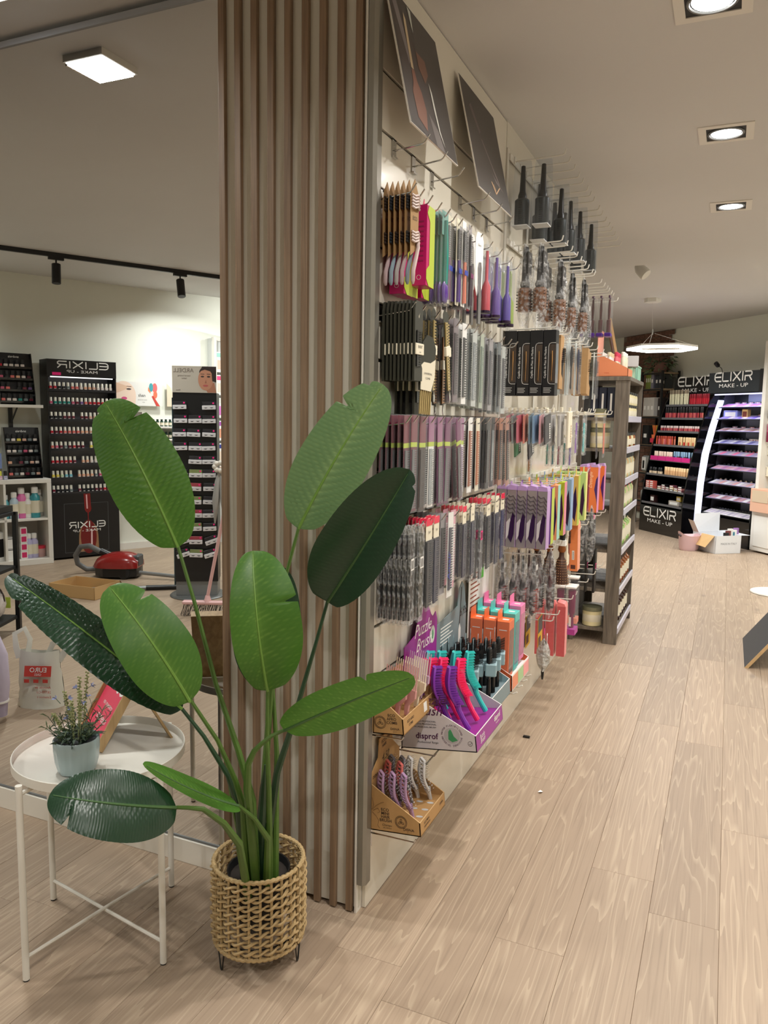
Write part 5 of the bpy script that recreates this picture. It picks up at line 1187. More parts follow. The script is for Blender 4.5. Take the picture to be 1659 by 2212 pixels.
# --- mini brush box
B_ = tray('brush_display', 'kraft display box of mini hair brushes, lowest on the wall', 'display box', 0.0, .205, .158, .249, .146, .040,
          [(0, 0), (.205, 0), (.205, .17), (.150, .215), (.140, .255), (.050, .255), (.045, .20), (.0, .17)], KRB, KRB, KRB, .09, x0=.012)
for i, s in enumerate(('ECO', 'MINI', 'HAIR', 'BRUSH')): text(B_, s, .0125, (.052, -.0003, .062 - i * .0105), *YN, KRAFTD, bold=.012)
text(B_, 'Champu', .009, (.055, -.0003, .018), *YN, KRAFTD, slant=.3); text(B_, 'sin plástico', .006, (.056, -.0003, .011), *YN, KRAFTD, slant=.3); text(B_, 'DISNA', .0115, (.122, -.0003, .012), *YN, KRAFTD, bold=.01); text(B_, 'BEAUTY', .004, (.124, -.0003, .006), *YN, KRAFTD)
seal(B_, (.100, -.0003, .036), (1, 0, 0), (0, 0, 1), .018, KRAFTD)
b = MB()
for P in ([(.008, .10), (.002, .085), (.004, .068), (.012, .062), (.018, .078), (.014, .098)], [(.012, .062), (.024, .075), (.040, .085), (.050, .088)], [(.014, .060), (.030, .068), (.036, .058), (.028, .054)], [(.012, .055), (.022, .045), (.030, .032), (.026, .016), (.032, .008)]):
    b.tube([(x, -.0004, z) for x, z in P], .0005, 4)
b.build('plant_sketch', mat('kraft_sketch', L(120, 90, 58), .7), B_)
text(B_, 'ECO MINI', .0095, (.1583, .050, .024), *XN, KRAFTD, bold=.01); text(B_, 'HAIR BRUSH', .0085, (.1583, .052, .013), *XN, KRAFTD, bold=.01); text(B_, 'DISNA', .010, (.1583, .172, .020), *XN, KRAFTD, bold=.01)
text(BACK[B_.name], 'ECO MINI', .014, (.0031, .095, .235), *XN, KRAFTD, bold=.01); text(BACK[B_.name], 'HAIR', .014, (.0031, .085, .221), *XN, KRAFTD, bold=.01); text(BACK[B_.name], '4,50', .030, (.0031, .095, .178), *XN, KRAFTD, slant=.3); text(BACK[B_.name], 'DISNA', .013, (.0031, .024, .15), *XN, KRAFTD, bold=.01)
b = MB()
for k in range(3):
    for j in range(2): b.poly([(.10 + j * .034 + .011 * math.cos(a * PI / 6), .055 + k * .045 + .006 * math.sin(a * PI / 6), .0312) for a in range(12)])
b.build('slots', mat('slot_pale', L(190, 190, 188), .4), B_)
def P_mini():
    """curved vented brush head standing on its handle, bristles towards +x"""
    t = thing('mini_brush', '', 'hair brush'); m = mat('plastic_mauve', L(176, 142, 176), .35)
    b = MB(); H = .098
    def cv(s): return -.012 * math.sin(PI * s) 
    for sy in (-.021, .021):
        b.tube([(cv(k / 8), sy * (1 - .35 * (abs(k / 8 - .5) * 2) ** 3), .03 + H * k / 8) for k in range(9)], .0042, 6)
    for k in range(9):
        s = (k + .5) / 9; b.tube([(cv(s) - .001, -.020, .03 + H * s), (cv(s) - .006, 0, .03 + H * s), (cv(s) - .001, .020, .03 + H * s)], .0026, 5)
    b.box(-.003, .004, -.016, .016, .126, .131)
    b.build('vented_frame', m, t, True)
    MB().tube([(0, 0, .034), (.003, 0, .015), (.006, 0, -.02)], [.011, .007, .006], 8).build('handle', m, t, True)
    b = MB(); q = random.Random(2)
    for k in range(17):
        for j in range(6):
            s = (k + .5) / 17; y = -.019 + j * .0076; z = .03 + H * s
            x = cv(s); e = q.uniform(.016, .020)
            b.add([(x, y - .0007, z), (x, y + .0007, z), (x, y, z + .0012), (x + e, y + q.uniform(-.002, .002), z + q.uniform(-.002, .002))], [(0, 1, 3), (1, 2, 3), (2, 0, 3), (0, 2, 1)])
            if (k + j) % 2: b.ball((x + e, y, z), .0011, 4, 2, 1)
    b.build('bristles', [BRIST, LABEL], t)
    return t
MC = [('mauve', mat('plastic_mauve', L(176, 142, 176), .35), .040, [.040, .075, .110]), ('coral red', mat('plastic_coral', L(206, 110, 104), .35), .088, [.040, .078]), ('smoky grey', mat('plastic_smoke', L(120, 118, 124), .35), .125, [.036, .070]), ('pale grey', mat('plastic_pale', L(206, 204, 202), .35), .166, [.078, .118])]
for nm, m, y, xs in MC:
    for k, x in enumerate(xs): hang(P_mini, x + .012, y, .292 + .003 * k + (.012 if nm in ('coral red', 'smoky grey') else 0), f'{nm} mini vent brush in the lower kraft box, {["rear", "middle", "front"][k if len(xs) == 3 else k * 2]} one', f'{nm} mini brushes', .75, {'vented_frame': m, 'handle': m}, .98, 0, -.18)
# --- white and purple brush box
PUR = mat('display_purple', L(150, 44, 142), .4); DWH = mat('display_white', L(206, 200, 204), .45)
arch = [(0, 0), (.29, 0), (.29, .345), (.275, .372), (.252, .360), (.232, .372), (.205, .405), (.165, .412), (.125, .395), (.10, .360), (.09, .335), (.0, .318)]
D = tray('brush_display', 'white and purple display box of three-colour detangling brushes', 'display box', .205, .495, .245, .418, .20, .050, arch, DWH, PUR, PUR, .125, x0=.022)
text(D, 'Puzzle', .042, (.105, -.0003, .142), *YN, mat('print_plum', L(74, 24, 70), .5), slant=.35); text(D, 'Brush', .042, (.095, -.0003, .108), *YN, mat('print_plum', L(74, 24, 70), .5), slant=.35)
for i, s in enumerate(('CEPILLO PROFESIONAL', 'ESCOVA PROFISSIONAL', 'PROFESSIONAL BRUSH')): text(D, s, .0072, (.085, -.0003, .086 - i * .009), *YN, INK)
text(D, 'disprof', .026, (.088, -.0003, .034), *YN, mat('print_plum', L(74, 24, 70), .5), bold=.015); text(D, 'Professional Range', .009, (.09, -.0003, .020), *YN, INK, slant=.3)
GRN = mat('print_green', L(64, 148, 96), .5)
b = MB(); c0 = Vector((.170, -.0005, .048)); b.poly([c0 + Vector((.025 * math.cos(a * PI / 12), 0, .025 * math.sin(a * PI / 12))) for a in range(24)]); b.build('seal_disc', mat('disc_grey', L(182, 178, 180), .5), D)
b = MB(); b.prism([(.158, .036), (.170, .028), (.188, .034), (.176, .046), (.170, .062), (.166, .068), (.160, .060)], -.0010, -.0006, 'y'); b.build('brush_icon', GRN, D)
def ring_text(par, s, c, r, size, a0, a1, m, u=Vector((1, 0, 0)), v=Vector((0, 0, 1))):
    for i, ch in enumerate(s):
        if ch == ' ': continue
        a = a0 + (a1 - a0) * i / max(1, len(s) - 1); d = u * math.cos(a) + v * math.sin(a); t = (u * math.sin(a) - v * math.cos(a)) if a1 < a0 else (-u * math.sin(a) + v * math.cos(a))
        text(par, ch, size, Vector(c) + d * r, t, d if a1 < a0 else -d, m)
ring_text(D, 'MAYOR FLEXIBILIDAD', c0, .029, .008, 3.0, .15, mat('print_plum', L(74, 24, 70), .5)); ring_text(D, 'MATERIAL SENSITIVE', c0, .034, .008, 3.35, 6.1, mat('print_plum', L(74, 24, 70), .5))
b = MB(); b.tube([(.226 + .007 * math.cos(a * PI / 8), -.0004, .026 + .007 * math.sin(a * PI / 8)) for a in range(16)], .0005, 4, closed=True); b.tube([(.222, -.0004, .026), (.225, -.0004, .023), (.231, -.0004, .029)], .0006, 4); b.build('check_mark', INK, D)
text(D, 'disprof', .024, (.2453, .225, .026), *XN, PWHITE, bold=.015); text(D, 'Professional', .008, (.2453, .225, .014), *XN, PWHITE, slant=.3); text(D, 'Puzzle', .020, (.2453, .058, .026), *XN, PWHITE, slant=.35); text(D, 'Brush', .020, (.2453, .062, .012), *XN, PWHITE, slant=.35)
text(BACK[D.name], 'Puzzle', .060, (.0031, .155, .325), *XN, PWHITE, slant=.35); text(BACK[D.name], 'Brush', .060, (.0031, .165, .275), *XN, PWHITE, slant=.35); text(BACK[D.name], 'disprof', .036, (.0031, .070, .236), *XN, PWHITE, bold=.015); text(BACK[D.name], 'Detangler', .020, (.0031, .185, .235), *XN, mat('print_redpink', L(220, 60, 110), .5), slant=.3)
b = MB(); b.poly([(.0032, .248 + .022 * math.cos(a * PI / 12), .300 + .030 * math.sin(a * PI / 12)) for a in range(24)]); b.build('seal_disc', mat('disc_pale', L(206, 206, 200), .5), BACK[D.name])
b = MB(); b.prism([(.242, .286), (.252, .284), (.256, .30), (.250, .318), (.244, .312)], .0033, .0037, 'x'); b.build('brush_icon', GRN, BACK[D.name])
def P_puzzle():
    """wide detangling brush standing on its handle, pins towards +x"""
    t = thing('detangling_brush', '', 'hair brush'); m = mat('plastic_turquoise', L(52, 202, 196), .3)
    b = MB(); N_ = 10; rows_ = []
    for k in range(N_ + 1):
        s = k / N_; z = .075 + .125 * s; w = .031 * (math.sin(PI * (.12 + .80 * s)) ** .6); x = -.016 * math.sin(PI * s)
        rows_.append((x, w, z))
    vs = []
    for off in (0, .006):
        for x, w, z in rows_:
            for j in range(5): vs.append((x - off - .004 * (1 - ((j - 2) / 2) ** 2) * (1 if off else .3), -w + w * j / 2, z))
    n5 = 5 * (N_ + 1); fs = []
    for o, fl in ((0, 1), (n5, 0)):
        for k in range(N_):
            for j in range(4):
                q = (o + k * 5 + j, o + k * 5 + j + 1, o + k * 5 + j + 6, o + k * 5 + j + 5); fs.append(q if fl else q[::-1])
    for k in range(N_):
        for j in (0, 4): fs.append((k * 5 + j, k * 5 + j + 5, n5 + k * 5 + j + 5, n5 + k * 5 + j))
    for k in (0, N_): fs += [(k * 5 + j, k * 5 + j + 1, n5 + k * 5 + j + 1, n5 + k * 5 + j) for j in range(4)]
    b.add(vs, fs); b.build('head', m, t, True)
    MB().tube([(0, 0, .085), (.002, 0, .055), (.010, 0, .025), (.022, 0, -.012)], [.012, .0085, .008, .009], 8).build('handle', m, t, True)
    b = MB()
    for k in range(16):
        s = (k + .5) / 16; z = .075 + .125 * s; w = .029 * (math.sin(PI * (.12 + .80 * s)) ** .6); x = -.016 * math.sin(PI * s)
        for j in range(7):
            y = -w + 2 * w * (j + .5) / 7; b.tube([(x, y, z), (x + .022, y, z - .003)], [.0013, .0010], 4, cap=False)
    b.build('pins', m, t)
    return t
PCOL = [('violet', mat('plastic_violet', L(128, 52, 168), .3), .060, [.060, .125, .172]), ('hot pink', mat('plastic_hotpink', L(250, 44, 112), .3), .130, [.050, .085, .120, .178]), ('turquoise', mat('plastic_turquoise', L(52, 202, 196), .3), .215, [.045, .085, .135, .180])]
for nm, m, y, xs in PCOL:
    for k, x in enumerate(xs): hang(P_puzzle, x + .022, .205 + y, .482 + .006 * k, f'{nm} detangling brush in the purple display, number {k + 1} from the wall', f'{nm} detangling brushes', .5, {'head': m, 'handle': m, 'pins': m}, .98, 0, -.2)
# --- pale blue box with black brushes
BLU = mat('display_blue', L(150, 178, 186), .45); BLD = mat('display_bluegrey', L(122, 140, 146), .45)
arch2 = [(0, 0), (.325, 0), (.325, .330), (.312, .345), (.308, .37), (.295, .41), (.268, .430), (.240, .41), (.228, .37), (.222, .345), (.0, .325)]
E_ = tray('brush_display', 'pale blue display box of black brushes with blue tags', 'display box', .505, .830, .185, .408, .17, .055, arch2, BLU, BLD, BLD, .06, x0=.018)
text(BACK[E_.name], '6,95', .046, (.0031, .285, .30), *XN, INK, slant=.3)
b = MB(); b.prism([(.258, .41), (.266, .41), (.259, .33), (.249, .27), (.241, .27), (.251, .33)], .0031, .0035, 'x'); b.build('brush_picture', INK, BACK[E_.name])
b = MB(); b.prism([(.235, .20), (.262, .20), (.262, .255), (.248, .275), (.235, .255)], .0036, .004, 'x'); b.build('bristle_picture', LABEL, BACK[E_.name])
for k in range(6): MB().box(.0029, .0033, .04, .17 - .02 * (k % 3), .30 - k * .012, .304 - k * .012).build('fine_print', LABEL, BACK[E_.name])
def P_tagbrush():
    t = thing('tagged_brush', '', 'hair brush')
    MB().lathe([(.001, .195), (.020, .19), (.027, .165), (.026, .10), (.018, .078), (.008, .066)], 14, sx=.42).build('head', BLACK, t, True)
    MB().tube([(0, 0, .07), (0, 0, -.02)], [.008, .010], 8).build('handle', BLACK, t, True)
    b = MB()
    for k in range(9):
        for j in range(6): b.tube([(.006, -.020 + j * .008, .095 + k * .010), (.026, -.022 + j * .009, .098 + k * .011)], .0009, 4, cap=False)
    b.build('bristles', BRIST, t)
    MB().rbox(-.014, .029, -.029, .029, .085, .135, .004).build('paper_sleeve', BLU, t)
    text(t, 'BRUSH', .009, (.0292, 0, .112), (0, 1, 0), (0, 0, 1), LABEL); MB().box(.0291, .0295, -.014, .012, .096, .099).build('fine_print', LABEL, t)
    b = MB(); b.prism([(-.013 * math.cos(a * PI / 8) , .205 + .028 * math.sin(a * PI / 8)) for a in range(16)], -.016, -.0145, 'x'); b.build('oval_tag', BLU, t)
    MB().box(-.0144, -.0138, -.005, .005, .205, .212).build('tag_hole', INK, t)
    return t
for k in range(4):
    for j in range(4):
        if k == 3 and j == 0: continue
        hang(P_tagbrush, .040 + .046 * k - .004 * j, .560 + .070 * j, .456 + .004 * k, f'black brush in a pale blue paper sleeve, row {["at the back", "second from the wall", "third from the wall", "at the front"][k]} of the blue box', f'tagged black brushes, row {k + 1}', .25, None, .88 if k < 3 else .92)
# --- box of orange, turquoise and pink brush cartons
F_ = tray('brush_display', 'white edged display box of orange, turquoise and pink brush cartons', 'display box', .865, 1.135, .185, .404, .17, .062, [(0, 0), (.27, 0), (.27, .47), (.0, .47)], LABEL, LABEL, LABEL, .04, x0=.016, side=mat('display_rust', L(196, 92, 50), .45))
for i, c in enumerate(((232, 146, 112), (170, 200, 150), (238, 160, 160))): MB().box(.1852, .1858, .006 + i * .087, .090 + i * .087, .006, .056).build('front_print', mat('front_print_%d' % i, L(*c), .5), F_)
for k in range(9): MB().box(.0029, .0033, .02, .14 - .02 * (k % 3), .43 - k * .018, .436 - k * .018).build('fine_print', mat('print_rust', L(150, 80, 60), .5), BACK[F_.name])
MB().box(.0029, .0034, .15, .19, .40, .45).build('green_sticker', mat('sticker_green', L(100, 200, 80), .5), BACK[F_.name])
def P_upbox():
    t = thing('upright_carton', '', 'carton'); m = mat('upright_orange', L(236, 112, 58), .4)
    MB().rbox(-.024, .024, -.036, .036, 0, .225, .001).build('carton', m, t)
    MB().box(.0243, .0249, -.028, .028, .02, .19).build('front_window', mat('window_brown', L(120, 66, 46), .12), t)
    MB().rbox(-.0245, .0255, -.037, .037, .002, .223, .001).build('clear_wrap', film('wrap_film', (.96, .96, .97, 1), .93, .05), t)
    MB().prism([(-.036, .225), (.036, .225), (.030, .262), (-.030, .262)], -.024, -.0225, 'x').build('hang_flap', m, t)
    MB().box(-.015, .015, -.0365, -.0361, .190, .193).box(-.012, .012, -.008, .008, .2252, .2256).build('white_print', LABEL, t)
    return t
UC = [('orange', (236, 112, 58), (120, 66, 46)), ('turquoise', (92, 200, 190), (60, 120, 130)), ('pink', (236, 130, 178), (200, 110, 150))]
for j, (nm, c, wc) in enumerate(UC):
    m = mat('upright_' + nm, L(*c), .4); w = mat('window_' + nm, L(*wc), .12)
    for k in range(3): hang(P_upbox, .050 + .053 * k, .908 + .087 * j, .452 + .012 * j, f'{nm} boxed brush with a hang flap, {["rear", "middle", "front"][k]} of the white edged display', f'{nm} boxed brushes', 0, {'carton': m, 'hang_flap': m, 'front_window': w})
for y, l in ((.90, 'nearest'), (.985, 'second'), (1.06, 'third'), (1.13, 'farthest')):
    t = thing('white_hook', f'white hook tip under the boxed brush display, {l} one', 'hook', (.0, y, .385)); MB().tube([(.0, 0, .0), (.195, 0, .006), (.212, 0, .016)], .003, 6).build('arm', WWIRE, t, True)
b = MB(); b.rbox(.12, .15, 1.43, 1.445, .0005, .008, .001)
tag(b.build('dark_scrap', BLACK), 'small dark scrap lying on the floor below the wall', 'litter')
b = MB(); b.poly([(.30, .935, .002), (.315, .93, .008), (.318, .945, .003), (.306, .95, .006)]); b.poly([(.306, .95, .006), (.318, .945, .003), (.312, .955, .001)])
tag(b.build('paper_scrap', LABEL), 'crumpled white paper scrap on the floor beside the shadows', 'litter')
# ================================================================== THE FAR END OF THE SHOP
def colm(c, rough=.4): return mat('tone_%d_%d_%d' % c, L(*c), rough)
# recessed ceiling lights in view
GLOW = mat('lamp_glow', (1, 1, 1, 1), .5, emit=(1, .97, .92, 1), es=14)
for i, (x, y, z) in enumerate(DOWN):
    t = thing('recessed_light', ['square recessed ceiling light cut by the top edge of the picture', 'square recessed ceiling light, the larger lit one in view', 'square recessed ceiling light, the smaller lit one further in'][i], 'ceiling light', (x, y, z))
    s, h = .105, .075; b = MB()
    for a in ((-s, s, -s, -h), (-s, s, h, s), (-s, -h, -h, h), (h, s, -h, h)): b.box(a[0], a[1], a[2], a[3], -.004, .002)
    b.build('trim_frame', WHITE, t)
    MB().box(-h, h, -h, h, -.0008, .0).build('housing', BLACKM, t)
    b = MB(); b.tube([(.066 * math.cos(a * PI / 14), .066 * math.sin(a * PI / 14), -.003) for a in range(28)], .005, 6, closed=True); b.build('ring', STEEL, t, True)
    MB().lathe([(.001, -.0035), (.056, -.0035), (.058, -.001)], 24).build('lens', GLOW, t)
t = thing('square_light', 'bright square ceiling light seen in the mirror above the table', 'ceiling light', MIRROR_LAMP)
MB().box(-.085, .085, -.085, .085, -.022, 0).build('housing', WHITE, t); MB().box(-.078, .078, -.078, .078, -.0245, -.0222).build('diffuser', mat('diffuser_glow', (1, 1, 1, 1), .5, emit=(.96, .98, 1, 1), es=20), t)
MB().box(-.13, -.09, -.05, .03, -.006, 0).build('side_plate', WHITE, t)
# white spot on a track stub, emergency light
t = thing('track_spot', 'white adjustable spotlight hanging from the ceiling above the far aisle', 'spotlight', (.125, 4.565, HIGH))
MB().box(-.05, .05, -.014, .014, -.02, 0).build('track_plate', WHITE, t); MB().tube([(0, 0, -.02), (.01, 0, -.07), (.03, 0, -.09)], .011, 8).build('arm', WHITE, t, True)
MB().lathe([(.018, 0), (.04, .035), (.047, .10), (.043, .115), (.001, .112)], 16).build('head', WHITE, t, True, loc=(.02, 0, -.085), rot=(.2, 2.35, 0))
t = thing('emergency_light', 'flat grey emergency light panel with a green indicator on the ceiling', 'emergency light', (.722, 4.611, HIGH))
MB().rbox(-.13, .13, -.06, .06, -.016, 0, .004).build('housing', mat('lens_grey', L(176, 168, 186), .3), t); MB().ball((-.06, 0, -.018), .014, 10, 6).build('green_indicator', mat('green_led', L(40, 220, 120), .4, emit=(.05, .9, .35, 1), es=2.5), t, True)
# hexagonal pendant
PXC, PYC, PZC = .181, 6.886, 2.21; HR = .335
t = thing('ring_pendant', 'glowing hexagonal ring pendant lamp hanging on thin wires', 'pendant lamp', (PXC, PYC, PZC))
hexp = [(HR * math.cos(PI * k / 3), HR * .98 * math.sin(PI * k / 3)) for k in range(6)]
def hexring(b, r0, r1, z0, z1):
    n = len(b.v); P = []
    for r in (r0, r1):
        for z in (z0, z1): P += [(x / HR * r, y / HR * r, z) for x, y in hexp]
    q = lambda a, k: a * 6 + k % 6
    b.add(P, [f for k in range(6) for f in ((q(0, k), q(0, k + 1), q(1, k + 1), q(1, k)), (q(2, k + 1), q(2, k), q(3, k), q(3, k + 1)), (q(0, k + 1), q(0, k), q(2, k), q(2, k + 1)), (q(1, k), q(1, k + 1), q(3, k + 1), q(3, k)))])
b = MB(); hexring(b, HR - .022, HR + .022, .008, .028); b.build('ring_housing', WHITE, t)
b = MB(); hexring(b, HR - .0215, HR + .0215, -.016, .0079); b.build('light_strip', mat('strip_glow', (1, 1, 1, 1), .5, emit=(1, .99, .97, 1), es=9), t)
b = MB()
for k in (0, 2, 4): b.tube([(hexp[k][0], hexp[k][1], .02), (-.10 if k else -.08, 0, .16)], .0012, 4)
b.tube([(-.10, 0, .16), (-.117, 0, HIGH - PZC - .04)], .0012, 4); b.build('wires', WHITE, t)
MB().lathe([(.001, .005), (.009, .0), (.009, .05), (.001, .055)], 8, (-.10, 0, .15)).build('wire_clamp', CHROME, t, True)
MB().prism([(-.117 + .085 * math.cos(PI * k / 3), .085 * math.sin(PI * k / 3)) for k in range(6)], HIGH - PZC - .04, HIGH - PZC).build('canopy', WHITE, t)
for k in range(6):
    x, y = hexp[k]; x2, y2 = hexp[(k + 1) % 6]; lamp('pendant_lamp', (PXC + (x + x2) / 2, PYC + (y + y2) / 2, PZC - .02), 5, .28, (1, .99, .97), 175, shape='RECTANGLE', sy=.04)
# ------------------------------------------------------------------ brick facing on the far wall
BR = wood('brick_brown', L(92, 66, 56), L(136, 98, 82), axis=0, sc=.6, stretch=2, rough=.85)
wf = [o for o in bpy.data.objects if o.name.startswith('wall_far')][0]
MB().box(-1.72, -.62, .703, .7195, 0.1, 2.73).build('mortar', mat('mortar', L(128, 116, 106), .9, noise=.1, ns=40), wf)
bm0 = None
for r in range(36):
    z = .12 + r * .0725; off = 0 if r % 2 else .12
    for c in range(6):
        x1 = -.50 + .06 * (1 if r % 2 else -1) * .6 - c * .235; q = rg.uniform(-.004, .004)
        if x1 < -1.6: continue
        if bm0 is None: o = MB().rbox(-.226, 0, -.012, 0.0, 0, .0635, .003).build('brick', BR, wf); bm0 = o.data
        else: o = bpy.data.objects.new('brick', bm0); C.objects.link(o); o.parent = wf
        o.location = (x1, .7025 + q, z)
# ------------------------------------------------------------------ black metal rack
def FL(u, d, z=0): return Fp(u, d, z)
RK = wood('rack_wood', L(130, 108, 84), L(168, 144, 112), axis=0, sc=.5)
t = thing('metal_rack', 'black metal shelf rack with thin wooden boards in front of the brick wall', 'shelf rack', FL(-.72, .40), FROT)
for x in (0, .46):
    for y in (0, .26): MB().box(x - .013, x + .013, y - .013, y + .013, 0, 2.14).build('upright', BLACKM, t)
for z in (.34, .735, 1.125, 1.52, 1.90, 2.12):
    MB().box(0, .46, -.012, .272, z - .022, z).build('board', RK, t); MB().box(.0, .46, -.014, -.0125, z - .026, z - .004).build('front_bar', BLACKM, t)
b = MB()
for z0 in (.36, .76, 1.15, 1.54): b.tube([(.05, .255, z0), (.23, .255, z0 + .33)], .006, 4); b.tube([(.41, .255, z0), (.23, .255, z0 + .33)], .006, 4)
b.build('back_braces', BLACKM, t)
def put(name, label, cat, u, d, z, builder, group=None, rot=FROT):
    q = thing(name, label, cat, FL(u, d, z), rot, group); builder(q); return q
def book_like(w, h, dd, m): return lambda q: (MB().rbox(0, w, 0, dd, 0, h, .002).build('box', m, q), MB().box(w * .25, w * .75, -.0006, -.0001, h * .35, h * .55).build('label_print', LABEL, q))
GREENB = mat('box_green', L(132, 146, 66), .45)
for k in range(3): put('gift_box', f'narrow olive green box standing on the rack, {["left", "middle", "right"][k]} of three', 'box', -.70 + .042 * k, .44, 1.901, book_like(.036, .27, .12, GREENB), 'olive green boxes on the rack')
put('gift_box', 'silver grey box on the rack beside the green boxes', 'box', -.565, .43, 1.901, book_like(.06, .24, .12, mat('box_silver', L(150, 150, 168), .2, .5)))
for k in range(2): put('gift_box', f'charcoal box on the upper rack board, {["left", "right"][k]} one', 'box', -.49 + .075 * k, .45, 1.901, book_like(.066, .22, .12, mat('box_charcoal', L(46, 48, 54), .3)), 'charcoal boxes on the rack')
put('black_case', 'tall black case leaning at the right of the upper rack board', 'box', -.335, .45, 1.901, book_like(.06, .19, .12, GLOSSK))
for k in range(3): put('gift_box', f'pale grey box on the second rack board, {["left", "middle", "right"][k]} of three', 'box', -.70 + .085 * k, .42, 1.521, book_like(.08, .26, .14, mat('box_pale', L(196, 192, 186), .5)), 'pale grey boxes on the rack')
put('dark_box', 'dark box behind the pale grey boxes', 'box', -.42, .46, 1.521, book_like(.07, .25, .14, mat('box_umber', L(40, 30, 30), .4)))
put('black_box', 'black carton with white print on the third rack board', 'box', -.70, .43, 1.126, book_like(.14, .27, .15, mat('carton_black', L(22, 22, 24), .5)))
def bouquet(q):
    MB().lathe([(.03, 0), (.034, .01), (.045, .14), (.001, .14)], 10).build('wrapper', mat('wrap_orange', L(232, 120, 70), .5), q, True); b = MB()
    for k in range(14): a = k * 2.4; b.tube([(.01 * math.cos(a), .01 * math.sin(a), .13), (.045 * math.cos(a), .03 * math.sin(a), .27)], .004, 4, k % 3)
    b.build('straws', [mat('straw_lime', L(190, 220, 60), .5), mat('straw_orange', L(244, 150, 60), .5), mat('straw_red', L(220, 60, 80), .5)], q)
    MB().box(-.036, .036, -.046, -.030, .03, .09).build('red_label', mat('label_red', L(214, 50, 80), .5), q)
put('straw_bundle', 'bundle of lime and orange sticks in a wrapper on the third rack board', 'bundle', -.46, .47, 1.126, bouquet)
def machine(q):
    MB().rbox(0, .20, 0, .16, 0, .23, .02).build('body', mat('machine_silver', L(176, 178, 176), .25, .5), q); MB().rbox(.02, .11, -.003, 0, .03, .21, .002).build('white_panel', LABEL, q); MB().box(.045, .085, -.005, -.003, .05, .16).build('black_print', BLACK, q)
put('silver_box', 'silver machine box with a white panel on the fourth rack board', 'box', -.69, .43, .736, machine)
def jar(q):
    MB().lathe([(.04, 0), (.055, .02), (.055, .12), (.03, .15), (.03, .17), (.001, .17)], 14).build('jar', mat('jar_grey', L(170, 172, 172), .2), q, True); b = MB()
    for k in range(9): a = k * 2.4; b.tube([(0, 0, .15), (.04 * math.cos(a), .04 * math.sin(a), .28), (.07 * math.cos(a), .07 * math.sin(a), .25)], .006, 4)
    b.build('black_tufts', BLACKM, q)
put('tuft_jar', 'grey jar with black tufts on the lowest rack board', 'jar', -.62, .47, .341, jar)
put('white_bottle', 'white pump bottle beside the grey jar on the rack', 'bottle', -.46, .46, .341, lambda q: (MB().lathe([(.03, 0), (.032, .01), (.032, .15), (.012, .17), (.012, .2), (.001, .2)], 12).build('body', LABEL, q, True), MB().box(-.032, .006, -.008, .008, .2, .212).build('pump_head', LABEL, q)))
def trailing(q):
    MB().lathe([(.07, 0), (.085, .01), (.095, .13), (.09, .14), (.001, .13)], 14).build('pot', mat('pot_clay', L(120, 84, 74), .6), q, True); b = MB(); k2 = random.Random(5)
    for k in range(150):
        a = k2.uniform(0, 6.28); r = k2.uniform(.02, .26); z = .16 - r * 1.1 * k2.uniform(-.2, 1); blade(b, Vector((math.cos(a) * r, math.sin(a) * min(r, .14), z)), Vector((math.cos(a), math.sin(a), k2.uniform(-.6, .5))), .075, .011, k % 2)
    tag(b.build('foliage', [mat('ivy_green', L(104, 124, 92), .5), mat('ivy_dark', L(60, 84, 58), .5)], q), kind='stuff')
put('trailing_plant', 'trailing green plant in a clay pot on top of the black rack', 'potted plant', -.47, .50, 2.121, trailing)
# ------------------------------------------------------------------ the two make-up stands
VIO = (.55, .62, 1.0)
LEDM = mat('led_strip', (1, 1, 1, 1), .5, emit=(.62, .66, 1.0, 1), es=1.5)
ST = thing('makeup_stand', 'black make-up stand, left of two, with shelves of lipsticks and a lit side strip', 'display stand', FO, FROT)
prof = [(0, 0), (0, .40), (.04, .70), (.11, 1.06), (.20, 1.38), (.30, 1.70), (.36, 1.78), (.66, 1.78), (.66, 0)]
for x in (-.018, .85): MB().prism(prof, x, x + .018, 'x').build('side_panel', GLOSSK, ST)
MB().box(0, .85, .0, .64, .0, .345).build('plinth', GLOSSK, ST)
MB().box(0, .85, .60, .64, .345, 1.80).build('back_panel', mat('stand_back', L(58, 58, 62), .4), ST)
sg = MB().box(-.018, .868, .42, .46, 1.79, 2.02).build('sign_board', mat('sign_black', L(22, 22, 26), .15), ST)
sign_word(sg, (.425, .419, 1.915), (1, 0, 0), (0, 0, 1), .72, LABEL); sign_word(ST, (.425, -.0008, .215), (1, 0, 0), (0, 0, 1), .70, LABEL)
b = MB(); st = [(.09, .16), (.18, .16), (.24, .80), (.33, 1.25), (.47, 1.72), (.40, 1.72), (.25, 1.30), (.15, .80)]; b.prism([(.175, .16), (.26, .16), (.285, .70), (.33, 1.06), (.405, 1.38), (.50, 1.72), (.415, 1.72), (.31, 1.38), (.23, 1.06), (.19, .70)], .868, .874, 'x'); b.build('light_strip', LEDM, ST)
SZ = [1.66, 1.49, 1.32, 1.14, .95, .76, .565, .385]
def fr_(z):
    P = [(0, .0), (.40, .0), (.70, .04), (1.06, .11), (1.38, .20), (1.70, .30), (2, .4)]
    for (a, c), (a2, c2) in zip(P, P[1:]):
        if a <= z <= a2: return c + (c2 - c) * (z - a) / (a2 - a)
for z in SZ: MB().rbox(0.0, .85, fr_(z) + .004, .60, z - .016, z, .002).build('shelf', BLACK, ST); MB().box(0.01, .84, fr_(z) + .001, fr_(z) + .0038, z - .014, z + .012).build('price_rail', mat('rail_grey', L(96, 96, 100), .3), ST)
